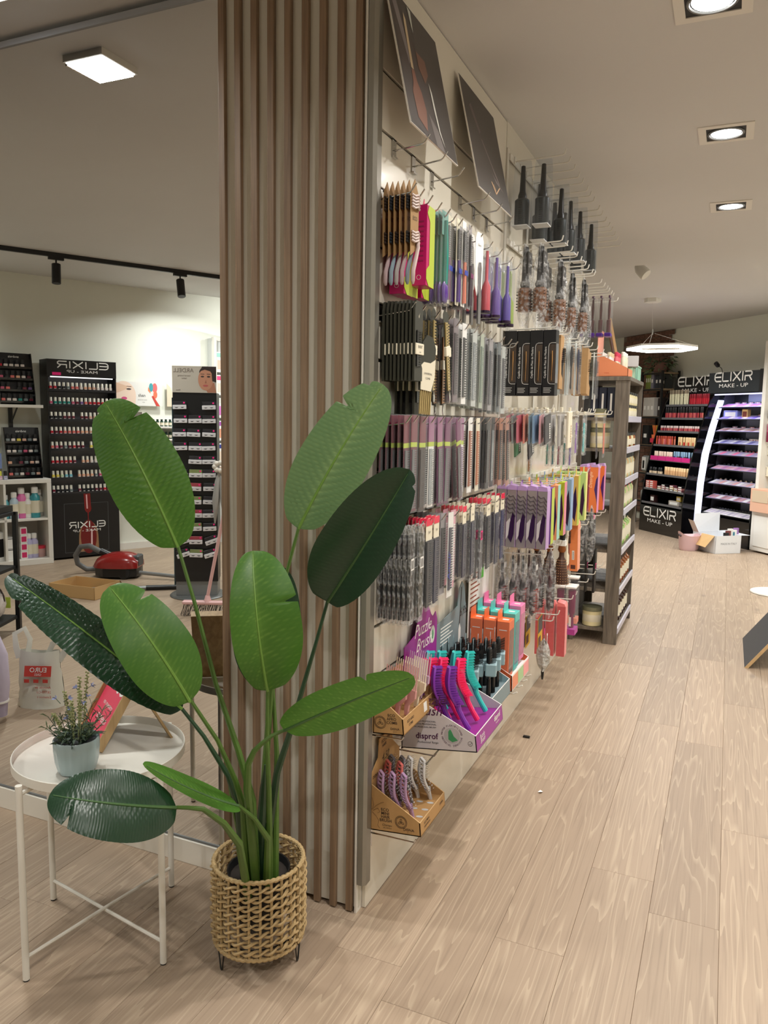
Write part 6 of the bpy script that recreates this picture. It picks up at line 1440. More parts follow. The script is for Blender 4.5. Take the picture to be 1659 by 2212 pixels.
def P_stick(h, r, a, c, split):
    def f():
        t = thing('lip_tube', '', 'lipstick')
        MB().lathe([(r * .95, 0), (r, .003), (r, h * split), (.001, h * split)], 8).build('tube', a, t, True); MB().lathe([(r * .92, h * split), (r * .92, h - .003), (r * .8, h), (.001, h)], 8).build('cap', c, t, True); return t
    f.__name__ = 'stick_%s_%s_%.3f' % (a.name, c.name, h); return f
def shelf_row(fn, z, us, label, group, dd=.035, mats=None, jit=.01, name=None, tilt=0):
    for i, u in enumerate(us):
        p = FL(u, fr_(z) + dd + rg.uniform(-jit, jit), z + .0008)
        o = hang(fn, p.x, p.y, p.z, label, group, FROT, mats[i % len(mats)] if mats else None, 1.0, tilt)
def rng(a, b_, n): return [a + (b_ - a) * i / (n - 1) for i in range(n)]
LIPS = [{'tube': colm(c, .3)} for c in ((176, 60, 66), (196, 92, 88), (150, 40, 60), (206, 110, 100), (182, 74, 90), (120, 30, 44))]
CR = mat('handle_cream', L(224, 220, 190), .4)
shelf_row(P_stick(.20, .010, CR, mat('brush_tuft', L(150, 136, 116), .8), .74), 1.66, rng(.05, .42, 15), 'cream handled make-up brush standing on the highest shelf of the left stand', 'cream make-up brushes')
shelf_row(P_stick(.14, .012, mat('gloss_red', L(186, 34, 52), .2), mat('gloss_red_cap', L(150, 26, 44), .25), .6), 1.66, rng(.46, .81, 14), 'red lip gloss on the highest shelf of the left stand', 'red lip glosses')
shelf_row(P_stick(.145, .011, mat('gloss_rose', L(196, 100, 100), .25), BLACK, .5), 1.49, rng(.05, .80, 28), 'rose lip gloss with a black cap on the second shelf of the left stand', 'black capped lip glosses', mats=LIPS)
shelf_row(P_stick(.075, .010, mat('stick_pink', L(206, 130, 136), .3), mat('stick_cap', L(214, 200, 196), .25), .62), 1.32, rng(.05, .81, 30), 'small pink lipstick on the third shelf of the left stand', 'small pink lipsticks', mats=LIPS[1:5])
shelf_row(P_stick(.12, .011, mat('pencil_rust', L(196, 84, 54), .35), mat('pencil_rust_cap', L(170, 66, 46), .3), .7), 1.14, rng(.04, .40, 14), 'orange red lip pencil on the fourth shelf of the left stand', 'orange red lip pencils', mats=[{'tube': colm(c, .3)} for c in ((196, 84, 54), (214, 130, 110), (206, 90, 110), (170, 70, 60))])
shelf_row(P_stick(.115, .0125, mat('conceal_beige', L(214, 178, 130), .35), mat('conceal_cap', L(226, 196, 150), .3), .45), 1.14, rng(.50, .81, 12), 'beige concealer tube on the fourth shelf of the left stand', 'beige concealer tubes', mats=[{'tube': colm(c, .3)} for c in ((206, 160, 110), (196, 60, 50), (226, 200, 150))])
for k in range(5): MB().box(.03 + k * .162, .185 + k * .162, fr_(.95) - .004, fr_(.95) + .008, .945, 1.0).build('pink_tray_front', mat('tray_pink', L(206, 40, 130), .45), ST)
shelf_row(P_stick(.11, .012, mat('tube_blush', L(222, 176, 160), .4), mat('tube_blush_cap', L(240, 216, 200), .4), .5), .95, rng(.05, .42, 14), 'blush coloured tube in the pink fronted tray', 'blush tubes in the pink tray', dd=.05, mats=[{'tube': colm(c, .35)} for c in ((222, 176, 160), (230, 130, 150), (200, 190, 180))])
shelf_row(P_stick(.12, .011, mat('tube_navy', L(50, 50, 130), .35), mat('tube_sky', L(140, 176, 206), .35), .5), .95, rng(.47, .80, 11), 'blue or brown tube at the right of the pink fronted tray', 'mixed tubes in the pink tray', dd=.05, mats=[{'tube': colm(c, .35)} for c in ((50, 50, 130), (120, 150, 190), (110, 70, 50), (60, 40, 36))])
shelf_row(P_stick(.09, .021, mat('jar_ivory', L(222, 200, 170), .35), BLACK, .45), .76, rng(.06, .28, 5), 'ivory jar with a black lid on the sixth shelf of the left stand', 'ivory jars with black lids')
shelf_row(P_stick(.11, .017, mat('bottle_nude', L(216, 172, 126), .3), mat('bottle_nude_cap', L(236, 206, 160), .3), .6), .76, rng(.36, .80, 12), 'nude foundation bottle on the sixth shelf of the left stand', 'nude foundation bottles')
def P_pile():
    t = thing('powder_box', '', 'box'); MB().rbox(-.04, .04, -.03, .03, 0, .026, .002).build('box', mat('powder_red', L(196, 90, 80), .4), t); MB().box(-.03, .03, -.0305, -.030, .006, .02).build('label_print', LABEL, t); return t
for k in range(4):
    for j in range(2): p = FL(.06 + .085 * j, fr_(.565) + .05, .566 + .0262 * k); hang(P_pile, p.x, p.y, p.z, f'red powder box in the stack on the seventh shelf, layer {["lowest", "second", "third", "highest"][k]}', f'red powder boxes, layer {k + 1}', FROT)
for j in range(6):
    for k in range(2 + (j % 2)): p = FL(.30 + .085 * j, fr_(.565) + .06, .566 + .0262 * k); hang(P_pile, p.x, p.y, p.z, 'beige or plum powder box on the seventh shelf of the left stand', 'beige and plum powder boxes', FROT, {'box': [colm((206, 176, 120)), colm((110, 60, 70)), colm((170, 110, 110)), BLACK][(j + k) % 4]})
p = FL(.14, .10, .386); hang(P_pile, p.x, p.y, p.z, 'dark red box on the lowest shelf of the left stand', None, FROT, {'box': colm((60, 34, 34))}, (1.1, 1, 3.6))
p = FL(.60, .10, .386); hang(P_pile, p.x, p.y, p.z, 'clear rack of small bottles on the lowest shelf of the left stand', None, FROT, {'box': colm((170, 160, 150))}, (2.6, 1.2, 2.4))
p = FL(.68, .10, .45); hang(P_pile, p.x, p.y, p.z, 'gold box resting on the clear rack of small bottles', None, FROT, {'box': mat('box_gold', L(206, 180, 80), .35, .4)}, (1.1, .8, 2.4))
# right stand
S2 = thing('makeup_stand', 'black make-up stand, right of two, with violet lit shelves of compacts', 'display stand', FL(.875, .28), FROT); w2 = .835
MB().box(0, w2, .0, .38, 0, .31).build('plinth', GLOSSK, S2)
MB().box(.25, w2, .36, .38, .31, 1.80).build('back_panel', mat('stand_back_grey', L(150, 150, 166), .4), S2); MB().box(0, .25, .36, .38, .31, 1.80).build('back_panel', BLACK, S2)
MB().prism([(.0, 0), (.0, .34), (.16, 1.79), (.38, 1.79), (.38, 0)], w2 - .012, w2, 'x').build('side_panel', BLACK, S2); MB().prism([(.12, .31), (.22, 1.79), (.38, 1.79), (.38, .31)], 0, .006, 'x').build('side_panel', mat('smoked_acrylic', L(70, 70, 80), .1), S2)
sg = MB().box(-.012, w2, -.01, .03, 1.80, 2.04).build('sign_board', mat('sign_slate', L(42, 48, 54), .08, coat=.4), S2)
MB().box(w2, w2 + .05, -.012, .10, 1.79, 2.05).build('sign_post', BLACK, S2); MB().box(.0, w2, .03, .38, 1.79, 1.81).build('canopy', BLACK, S2)
sign_word(sg, (.415, -.0108, 1.935), (1, 0, 0), (0, 0, 1), .64, LABEL)
MB().box(.03, w2 - .03, .05, .065, 1.775, 1.789).build('light_strip', LEDM, S2)
lamp('stand_lamp', tuple(FL(.875 + w2 / 2, .28 + .08, 1.77)), 3.0, .7, VIO, 160, tuple(FB * .5 - Vector((0, 0, 1))), 'RECTANGLE', .03)
RZ = [1.635, 1.493, 1.345, 1.198, 1.06, .887, .71, .53, .35]
b = MB()
t3 = thing('gooseneck_spot', 'small black spotlight on a thin arm above the right make-up stand', 'spotlight', FL(1.06, .30, 2.04), FROT)
MB().tube([(0, 0, 0), (.0, -.02, .05), (-.02, -.05, .08)], .004, 6).build('arm', BLACK, t3, True); MB().lathe([(.02, 0), (.026, .01), (.026, .06), (.001, .06)], 12).build('head', BLACK, t3, True, loc=(-.02, -.05, .075), rot=(.9, .2, 0))
def f2(z): return .135 * max(0, (z - .35) / 1.285)
for i, z in enumerate(RZ):
    y0 = f2(z); MB().rbox(0.006, w2 - .012, y0, .36, z - .012, z, .002).build('shelf', BLACK, S2)
    MB().prism([(y0 + .002, z + .0005), (y0 + .12, z + .042), (y0 + .12, z + .001)], .03, w2 - .03, 'x').build('sloped_insert', mat('insert_violet', L(176, 168, 206), .35) if i not in (8,) else LABEL, S2)
    b = MB(); q = random.Random(i); n = 10
    pal = [((190, 110, 150), (206, 120, 190), (226, 170, 200)), ((150, 130, 206), (120, 90, 190), (206, 190, 226)), ((206, 170, 170), (180, 130, 130), (226, 206, 206)), ((220, 220, 240), (120, 120, 190), (180, 180, 226)), ((206, 190, 206), (246, 130, 176), (176, 166, 206)), ((206, 150, 170), (222, 170, 190), (190, 120, 170)), ((226, 224, 230), (206, 190, 196), (222, 170, 170)), ((170, 120, 130), (196, 150, 160), (230, 226, 230)), ((196, 186, 206), (206, 196, 216), (180, 172, 196))][i]
    for k in range(n):
        x0 = .04 + k * .076; b.add([(x0, y0 + .012, z + .0045), (x0 + .062, y0 + .012, z + .0045), (x0 + .062, y0 + .10, z + .0365), (x0, y0 + .10, z + .0365)], [(0, 1, 2, 3)], k % 3)
    b.build('colour_testers', [colm(c, .35) for c in pal], S2)
def P_compact():
    t = thing('compact', '', 'make-up compact'); MB().lathe([(.001, -.008), (.030, -.008), (.033, -.004), (.033, .004), (.030, .008), (.001, .008)], 14, axis='y').build('case', BLACK, t, True, loc=(0, 0, .033)); MB().lathe([(.022, -.0088), (.022, -.0080)], 12, axis='y').build('powder_pan', BLACK, t, loc=(0, 0, .033)); return t
def P_palette():
    t = thing('palette', '', 'make-up palette'); MB().rbox(-.045, .045, -.006, .006, 0, .062, .002).build('case', BLACK, t); b = MB()
    for k in range(8): b.box(-.038 + (k % 4) * .0195, -.022 + (k % 4) * .0195, -.0066, -.006, .008 + (k // 4) * .025, .028 + (k // 4) * .025, k % 3)
    b.build('powder_pans', [colm((206, 150, 150)), colm((176, 110, 120)), colm((230, 200, 200))], t); return t
def r2(fn, i, us, label, group, mats=None, rot=.0):
    for k, u in enumerate(us): p = FL(.875 + u, .28 + f2(RZ[i]) + .145, RZ[i] + .001); hang(fn, p.x, p.y, p.z, label, group, FROT + rot, mats[k % len(mats)] if mats else None, 1.0, -.15)
r2(P_palette, 0, rng(.16, .50, 4), 'rose palette standing on the highest shelf of the violet lit stand', 'rose palettes')
r2(P_palette, 0, rng(.62, .76, 2), 'silver topped palette at the right of the highest violet lit shelf', 'silver palettes', [{'case': mat('case_silver', L(206, 206, 220), .15, .6)}])
p = FL(.875 + .14, .28 + .24, RZ[1] + .001); hang(P_pile, p.x, p.y, p.z, 'wide violet clear tub on the second shelf of the violet lit stand', None, FROT, {'box': mat('tub_violet', L(150, 156, 226), .2)}, (3.0, 1.2, 4.0))
p = FL(.875 + .42, .28 + .20, RZ[1] + .001); hang(P_pile, p.x, p.y, p.z, 'tan box with a dark H shaped mark on the second violet lit shelf', None, FROT, {'box': mat('box_tan', L(196, 160, 100), .4), 'label_print': colm((110, 50, 40))}, (1.15, .8, 4.4))
r2(P_palette, 1, rng(.58, .78, 3), 'pink and violet palette at the right of the second violet lit shelf', 'violet palettes')
r2(P_palette, 2, rng(.18, .76, 5), 'nude palette standing on the third shelf of the violet lit stand', 'nude palettes')
r2(P_compact, 3, rng(.10, .40, 6), 'dark compact on the fourth shelf of the violet lit stand', 'dark compacts, fourth shelf'); r2(P_palette, 3, rng(.50, .78, 4), 'white price card palette on the fourth violet lit shelf', 'white palettes', [{'case': LABEL}])
r2(P_compact, 4, rng(.12, .36, 5), 'pale pan compact on the fifth shelf of the violet lit stand', 'pale compacts, fifth shelf', [{'powder_pan': colm((214, 200, 206))}]); r2(P_compact, 4, rng(.44, .62, 4), 'coral pan compact on the fifth shelf of the violet lit stand', 'coral compacts, fifth shelf', [{'powder_pan': colm((236, 110, 120))}]); r2(P_compact, 4, rng(.68, .78, 3), 'closed black compact on the fifth shelf of the violet lit stand', 'closed compacts, fifth shelf')
r2(P_compact, 5, rng(.10, .40, 5), 'black compact on the sixth shelf of the violet lit stand', 'black compacts, sixth shelf'); r2(P_compact, 5, [.56, .78], 'single black compact at the right of the sixth violet lit shelf', 'single compacts, sixth shelf')
r2(P_compact, 6, rng(.08, .78, 9), 'compact with a beige window on the seventh shelf of the violet lit stand', 'beige window compacts', [{'powder_pan': colm((206, 176, 150))}])
r2(P_compact, 7, rng(.06, .78, 10), 'black compact on the eighth shelf of the violet lit stand', 'black compacts, eighth shelf'); r2(P_compact, 8, rng(.05, .79, 16), 'black compact in the crowded lowest row of the violet lit stand', 'black compacts, lowest shelf')
# ------------------------------------------------------------------ white cabinet with baskets at the right edge
t = thing('white_cabinet', 'white cabinet with an open rack above at the right edge of the picture', 'cabinet', FL(1.775, .24), FROT)
MB().rbox(0, 1.0, 0, .40, .02, .46, .003).build('body', WHITE, t); MB().rbox(.05, .60, -.006, -.0005, .07, .42, .003).build('door', mat('door_white', L(230, 228, 222), .4), t)
MB().box(0, .05, 0.02, .40, .46, 2.35).build('side_post', WHITE, t); MB().box(.05, 1.0, .36, .40, .46, 2.35).build('back_panel', WHITE, t); MB().box(.09, .8, .30, .36, 2.0, 2.34).build('blue_poster', mat('poster_blue', L(140, 206, 226), .4), t)
for z in (.62, .86, 1.10, 1.62): 
    b = MB()
    for k in range(9): b.box(.06 + k * .05, .10 + k * .05, .10, .104, z, z + .10)
    b.box(.05, .6, .098, .106, z, z + .008); b.box(.05, .6, .098, .106, z + .095, z + .104); b.box(.05, .6, .10, .36, z - .004, z); b.build('slotted_basket', mat('basket_cream', L(226, 218, 198), .45), t)
p = FL(1.78, .20, .462); q = thing('peach_box', 'peach box with a clear window on the white cabinet', 'box', p, FROT); MB().rbox(0, .30, 0, .14, 0, .26, .003).build('box', mat('box_peach', L(222, 176, 150), .5), q); MB().box(.03, .27, -.004, -.0005, .11, .24).build('clear_window', mat('window_beige', L(206, 186, 160), .2), q)
for k in range(6): p = FL(1.85 + .045 * k, .31, 1.24); hang(P_stick(.20, .014, mat('gloss_berry', L(120, 40, 64), .25), mat('gloss_berry_cap', L(150, 70, 90), .3), .55), p.x, p.y, p.z, 'berry lip gloss in the rack above the white cabinet', 'berry lip glosses', FROT)
for k in range(6): p = FL(1.85 + .045 * k, .31, 1.50); hang(P_stick(.16, .012, BLACK, CREAM, .6), p.x, p.y, p.z, 'black pencil case tube in the rack above the white cabinet', 'black tubes in the white rack', FROT)
# ------------------------------------------------------------------ boxes on the floor
WCB = mat('carton_white', L(226, 228, 232), .5, noise=.03, ns=20); KIN = mat('carton_inside', L(196, 160, 110), .7)
t = thing('open_carton', 'open white shipping carton with raised flaps on the floor before the stands', 'cardboard box', (.832, 7.322, 0), math.atan2(.205, .259)); W_, D_, H_ = .33, .40, .20
for a in ((0, W_, 0, .004, 0, H_), (0, W_, D_ - .004, D_, 0, H_), (0, .004, 0, D_, 0, H_), (W_ - .004, W_, 0, D_, 0, H_), (0, W_, 0, D_, 0, .004)): MB().box(*a).build('panel', [KIN, WCB, mat('carton_side', L(206, 196, 184), .6), WCB, KIN][[0, 1, 2, 3, 4][0] + 1 if a[3] != .004 else 1], t)
MB().add([(0, D_, H_), (W_ + .02, D_, H_), (W_ + .03, D_ + .02, H_ + .21), (.03, D_ + .03, H_ + .20)], [(0, 1, 2, 3)]).add([(0, D_ + .004, H_), (W_ + .02, D_ + .004, H_), (W_ + .03, D_ + .024, H_ + .21), (.03, D_ + .034, H_ + .20)], [(3, 2, 1, 0)]).build('flap', WCB, t)
MB().add([(0, .02, H_), (0, .24, H_), (-.10, .22, H_ - .12), (-.10, .04, H_ - .13)], [(0, 1, 2, 3)]).build('flap', KIN, t); MB().add([(0, .30, H_), (.0, .40, H_), (-.06, .42, H_ + .14), (-.06, .32, H_ + .13)], [(0, 1, 2, 3)]).build('flap', mat('carton_side', L(206, 196, 184), .6), t)
MB().add([(W_, .0, H_), (W_, D_, H_), (W_ + .12, D_, H_ + .002), (W_ + .12, .0, H_ - .002)], [(0, 1, 2, 3)]).build('flap', WCB, t)
text(t, 'MADE IN ITALY', .030, (.17, -.0004, .10), (1, 0, 0), (0, 0, 1), mat('print_grey', L(110, 112, 118), .6))
for k in range(6): q = thing('packed_box', f'small {["black", "maroon", "white", "blue", "pale", "violet"][k]} box packed in the open shipping carton', 'box', (.832 + .10 + .02 * k, 7.322 + .12 + .035 * k, .08), .7); MB().rbox(-.03, .03, -.012, .012, 0, .15 + .02 * (k % 3), .002).build('box', [BLACK, colm((120, 60, 60)), LABEL, colm((60, 130, 150)), LABEL, colm((150, 110, 170))][k], q); MB().box(-.02, .02, -.0125, -.012, .05, .09).build('label_print', LABEL, q)
t = thing('laundry_basket', 'small pale pink plastic basket beside the open shipping carton', 'basket', (.553, 7.475, 0), .6); PKB = mat('basket_pink', L(214, 180, 184), .45)
b = MB(); n = 40; vs = []
for j, (r, z) in enumerate(((.088, 0), (.10, .03), (.112, .15), (.118, .17), (.112, .165), (.084, .01))):
    for k in range(n): a = 2 * PI * k / n; e = abs(math.cos(a)) ** 4 * .05 if j in (2, 3, 4) else 0; vs.append((r * math.cos(a) * 1.12, r * math.sin(a) * .86, z + (e if math.cos(a) < 0 else e * .4)))
b.add(vs, [(i * n + k, i * n + (k + 1) % n, (i + 1) * n + (k + 1) % n, (i + 1) * n + k) for i in range(5) for k in range(n)] + [tuple(5 * n + k for k in range(n))]); b.build('tub', PKB, t, True)
MB().tube([(-.122, -.03, .165), (-.128, 0, .18), (-.122, .03, .165)], .010, 6).build('handle_hole', mat('basket_hole', L(60, 44, 46), .6), t, True); MB().tube([(.10, -.065, .15), (.115, -.035, .155), (.122, 0, .155)], .006, 6).build('handle', LABEL, t, True)
# ------------------------------------------------------------------ wooden gondola at the end of the display wall
GW = wood('gondola_wood', L(82, 74, 66), L(124, 114, 102), axis=2, sc=.55, stretch=12, rough=.6)
t = thing('wooden_shelf_unit', 'grey wooden open shelf unit at the end of the display wall', 'shelf unit', (0, 3.15, 0))
for x0, x1, y0, y1 in ((.222, .308, 0, .02), (-.03, .03, 0, .02), (.222, .308, .76, .78), (-.03, .03, .76, .78)): MB().rbox(x0, x1, y0, y1, 0, 1.70, .0015).build('upright_board', GW, t)
MB().rbox(-.03, .312, -.005, .785, 1.69, 1.715, .002).build('top_board', GW, t); GZS = [.095, .355, .615, .870, 1.066, 1.264, 1.46]
for z in GZS:
    MB().box(-.03, .30, .021, .759, z - .02, z).build('shelf', GW, t); MB().rbox(.300, .312, .021, .759, z - .028, z + .012, .002).build('price_rail', mat('rail_lilac', L(196, 194, 208), .3), t)
MB().box(-.03, -.022, .02, .76, .1, 1.69).build('back_board', mat('gondola_back', L(58, 52, 48), .6), t)
def P_bottle(h, r, a, c, neck=.5):
    def f():
        t = thing('bottle', '', 'bottle'); MB().lathe([(r * .94, 0), (r, .004), (r, h * .68), (r * neck, h * .76), (r * neck, h * .80), (.001, h * .80)], 12).build('body', a, t, True); MB().lathe([(r * (neck + .08), h * .80), (r * (neck + .08), h * .98), (r * neck * .8, h), (.001, h)], 10).build('cap', c, t, True); MB().lathe([(r * 1.01, h * .16), (r * 1.012, h * .17), (r * 1.012, h * .55), (r * 1.01, h * .56)], 12).build('label_print', CREAM, t, True); return t
    f.__name__ = 'bottle_%s_%s_%.3f' % (a.name, c.name, h); return f
AMB = mat('bottle_amber', L(150, 84, 36), .15); DBR = mat('bottle_brown', L(60, 34, 24), .15); IVO = mat('bottle_ivory', L(226, 214, 170), .3); LAV = mat('bottle_lavender', L(190, 170, 214), .3); GRNB = mat('bottle_green', L(170, 210, 120), .3)
def gond(fn, zi, ys, xs, label, group, mats=None):
    for x in xs:
        for k, y in enumerate(ys): hang(fn, x, 3.15 + y, GZS[zi] + .001, label, group, rg.uniform(-.4, .4), mats[k % len(mats)] if mats else None)
gond(P_bottle(.19, .033, DBR, BLACK), 0, rng(.30, .70, 5), (.255,), 'brown black capped bottle on the lowest wooden unit shelf', 'brown bottles on the lowest shelf'); gond(P_bottle(.17, .034, LAV, LAV), 0, [.08, .18], (.255,), 'lavender bottle at the front of the lowest wooden unit shelf', 'lavender bottles')
gond(P_bottle(.18, .033, AMB, DBR), 1, rng(.30, .70, 5), (.255,), 'amber bottle on the second shelf of the wooden unit', 'amber bottles on the second shelf')
q = thing('round_tin', 'large round cream tin on edge on the second shelf of the wooden unit', 'tin', (.25, 3.32, .356), .2); MB().lathe([(.085, -.02), (.09, -.015), (.09, .015), (.085, .02)], 24, (0, 0, .09), axis='x').build('tin', IVO, q, True); MB().lathe([(.04, .0205), (.04, .021)], 16, (0, 0, .09), axis='x').build('label_print', mat('label_sage', L(150, 160, 110), .5), q)
gond(P_bottle(.19, .030, GRNB, BLACK, .3), 2, rng(.08, .70, 8), (.255,), 'green or ivory pump bottle on the third wooden unit shelf', 'green pump bottles', [{}, {'body': IVO}, {'body': GRNB, 'cap': LABEL}])
gond(P_bottle(.165, .020, IVO, BLACK, .6), 3, rng(.06, .72, 12), (.265,), 'slim ivory bottle on the fourth shelf of the wooden unit', 'slim ivory bottles, fourth shelf', [{}, {'body': GRNB}, {'body': IVO, 'cap': colm((190, 40, 60))}])
gond(P_bottle(.16, .019, IVO, BLACK, .6), 4, rng(.06, .72, 12), (.265,), 'slim pale bottle on the fifth wooden unit shelf', 'slim pale bottles, fifth shelf', [{}, {'body': colm((206, 214, 190))}, {'body': colm((226, 190, 130))}])
gond(P_bottle(.10, .034, IVO, BLACK, .9), 5, rng(.08, .70, 6), (.25,), 'cream jar with a dark lid on the sixth shelf of the wooden unit', 'cream jars, sixth shelf', [{}, {'body': AMB}])
for k in range(2):
    for y in rng(.10, .68, 6): hang(P_bottle(.085, .036, IVO, BLACK, .92), .25, 3.15 + y, 1.461 + .086 * k, f'black lidded cream jar, {["lower", "upper"][k]} layer of the topmost wooden unit shelf', f'cream jars, topmost shelf, {["lower", "upper"][k]} layer', 0)
def P_tub():
    t = thing('cream_tub', '', 'tub'); MB().lathe([(.058, 0), (.062, .004), (.062, .10), (.001, .10)], 20).build('body', IVO, t, True); MB().lathe([(.064, .10), (.064, .125), (.001, .127)], 20).build('lid', mat('lid_olive', L(120, 120, 96), .4), t, True); MB().lathe([(.0622, .03), (.0624, .031), (.0624, .075), (.0622, .076)], 20).build('label_print', CREAM, t, True); return t
for (x, y, z, l) in ((.135, 3.24, .096, 'large cream tub with a plain lid on the lowest shelf beside the black sticks'), (.13, 3.24, 1.265, 'wide olive lidded tub behind the clear bag hooks'), (.13, 3.24, 1.393, 'wide olive lidded tub stacked on the other tub')): hang(P_tub, x, y, z, l, None, .3, None, 1.0 if z < 1.39 else .98)
for k in range(3): q = thing('navy_carton', f'navy carton with white print on the upper shelf of the wooden unit, {["left", "middle", "right"][k]} one', 'carton', (.09 + .052 * k, 3.22, 1.461)); MB().rbox(-.023, .023, -.03, .03, 0, .19, .002).build('carton', mat('carton_navy', L(30, 36, 56), .4), q); MB().box(-.006, .006, -.0306, -.0301, .04, .15).build('label_print', LABEL, q)
OTR = mat('tray_orange', L(226, 138, 96), .5)
t = thing('orange_display', 'orange slope sided display tray on top of the wooden unit', 'display box', (0.10, 3.17, 1.716)); P = [(.0, 0), (.19, 0), (.19, .05), (.0, .145)]
MB().prism(P, 0, .003, 'y').build('side_wall', OTR, t); MB().prism(P, .227, .23, 'y').build('side_wall', OTR, t); MB().box(.187, .19, 0, .23, 0, .05).build('front_lip', OTR, t); MB().box(0, .19, 0, .23, 0, .003).build('base', OTR, t); MB().box(-.003, 0, 0, .23, 0, .30).build('back_card', mat('card_blush', L(240, 170, 150), .5), t); text(t, 'crema', .012, (.06, -.0004, .02), (1, 0, 0), (0, 0, 1), mat('print_orange', L(200, 80, 50), .5))
for k in range(4):
    for j in range(3): hang(P_bottle(.13, .014, [IVO, LABEL, colm((226, 110, 120)), CREAM][k], [LABEL, IVO, colm((206, 60, 90)), LABEL][k], .8), .125 + .042 * k, 3.21 + .07 * j, 1.74, f'small tube standing in the orange display tray, {["rear", "second", "third", "front"][k]} row', f'tubes in the orange tray, row {k + 1}', 0)
t = thing('framed_picture', 'wooden photo frame with a pink picture leaning high on the wooden unit', 'picture frame', (.185, 3.42, 1.86), (0, -.22, .25)); b = MB()
for a in ((-.008, .008, 0, .17, 0, .028), (-.008, .008, 0, .17, .222, .25), (-.008, .008, 0, .028, .028, .222), (-.008, .008, .142, .17, .028, .222)): b.box(*a)
b.build('frame', FRW, t); MB().box(-.004, .004, .028, .142, .028, .222).build('picture', mat('picture_pink', L(206, 170, 180), .4), t)
q = thing('grey_carton', 'plain pale grey carton lying on the goods on top of the wooden unit', 'carton', (.22, 3.47, 1.79), .2); MB().rbox(-.09, .09, -.09, .09, 0, .07, .002).build('carton', mat('carton_grey', L(190, 190, 192), .5), q); MB().box(-.0905, -.09, -.05, .05, .02, .05).build('label_print', LABEL, q)
q = thing('book_stack', 'stack of boxes supporting the photo frame on the wooden unit', 'box', (.20, 3.47, 1.716), 0); MB().rbox(-.09, .09, -.07, .10, 0, .072, .002).build('box', mat('box_mint', L(170, 206, 176), .5), q); MB().box(-.05, .05, -.0705, -.07, .02, .05).build('label_print', LABEL, q)
q = thing('mint_basket', 'mint green slotted plastic basket at the far end of the wooden unit top', 'basket', (.16, 3.62, 1.716)); b = MB()
for k in range(8): b.box(.0 + k * .018, .010 + k * .018, 0, .003, 0, .09); b.box(.138, .141, .0 + k * .026, .015 + k * .026, 0, .09)
b.box(0, .141, 0, .2, 0, .003); b.box(-.002, .143, -.002, .004, .086, .096); b.box(.137, .144, 0, .2, .086, .096); b.build('slotted_wall', mat('basket_mint', L(170, 222, 200), .4), q); MB().tube([(.07, .08, .02), (.11, .10, .15)], .014, 8).build('white_roll', LABEL, q, True)
# ------------------------------------------------------------------ right foreground
t = thing('floor_stand', 'white round base plate of a floor stand at the right edge', 'stand', (1.345, 5.40, 0)); MB().lathe([(.20, 0), (.205, .004), (.20, .012), (.04, .022), (.03, .03), (.001, .03)], 40).build('base_plate', TW, t, True); MB().lathe([(.016, .03), (.016, 1.1), (.001, 1.1)], 14).build('pole', TW, t, True)
t = thing('leaning_board', 'plywood board leaning with its lower edge on the floor at the right edge', 'board', (1.062, 3.02, 0), (0, .62, 0)); MB().box(0, .016, 0, .7, 0, 1.0).build('sheet', mat('sheet_dark', L(70, 72, 76), .5), t); MB().box(-.001, .017, -.002, .0, 0, 1.0).build('raw_edge', mat('ply_edge', L(206, 176, 130), .7, noise=.2, ns=60), t)
# ================================================================== THE PART OF THE SHOP THAT THE MIRROR SHOWS
VR = Vector((.9156, -.4021, 0))          # sideways direction in that part of the shop
def WP(u, d, z=0): return W(u, d, z)
# nail polish stand
NS_ = thing('nail_polish_stand', 'tall black nail polish stand with white capped bottles, seen in the mirror', 'display stand', WP(.28, .25), WROT)
for x in (-.012, .635): MB().box(x, x + .012, -.01, .22, 0, 1.935).build('side_panel', BLACK, NS_)
MB().box(0, .635, .20, .22, 0, 1.935).build('back_panel', mat('stand_back_lilac', L(150, 152, 164), .25), NS_)
sg = MB().box(-.012, .647, -.016, .20, 1.775, 1.935).build('sign_board', BLACK, NS_); sign_word(sg, (.318, -.0168, 1.857), (1, 0, 0), (0, 0, 1), .50, LABEL, .060)
MB().box(.52, .60, -.0175, -.0165, 1.785, 1.812).build('pink_sticker', PINKT, sg)
MB().box(.02, .615, -.004, .0, 1.764, 1.774).build('light_strip', mat('strip_soft', (1, 1, 1, 1), .5, emit=(1, 1, 1, 1), es=1.6), NS_)
fp = MB().box(0, .635, -.012, .0, .02, .645).build('front_panel', BLACK, NS_)
sign_word(fp, (.315, -.0132, .305), (1, 0, 0), (0, 0, 1), .36, LABEL)
def fpoly(nm, pts, c, k, r=.2): b = MB(); b.poly([(x, -.0122 - .0004 * k, z) for x, z in pts]); b.build(nm, mat('nailprint_%d_%d_%d' % c, L(*c), r), fp)
def ell(cx, cz, rx, rz, a0=0, a1=2 * PI, n=20): return [(cx + rx * math.cos(a0 + (a1 - a0) * i / n), cz + rz * math.sin(a0 + (a1 - a0) * i / n)) for i in range(n)]
fpoly('printed_finger', [(.20, .06)] + ell(.30, .20, .095, .17, PI, 0) + [(.40, .06)], (150, 112, 80), 1); fpoly('printed_nail', ell(.30, .21, .078, .17), (110, 16, 20), 2); fpoly('printed_gleam', [(.265, .10), (.28, .10), (.275, .28), (.262, .28)], (230, 200, 200), 3)
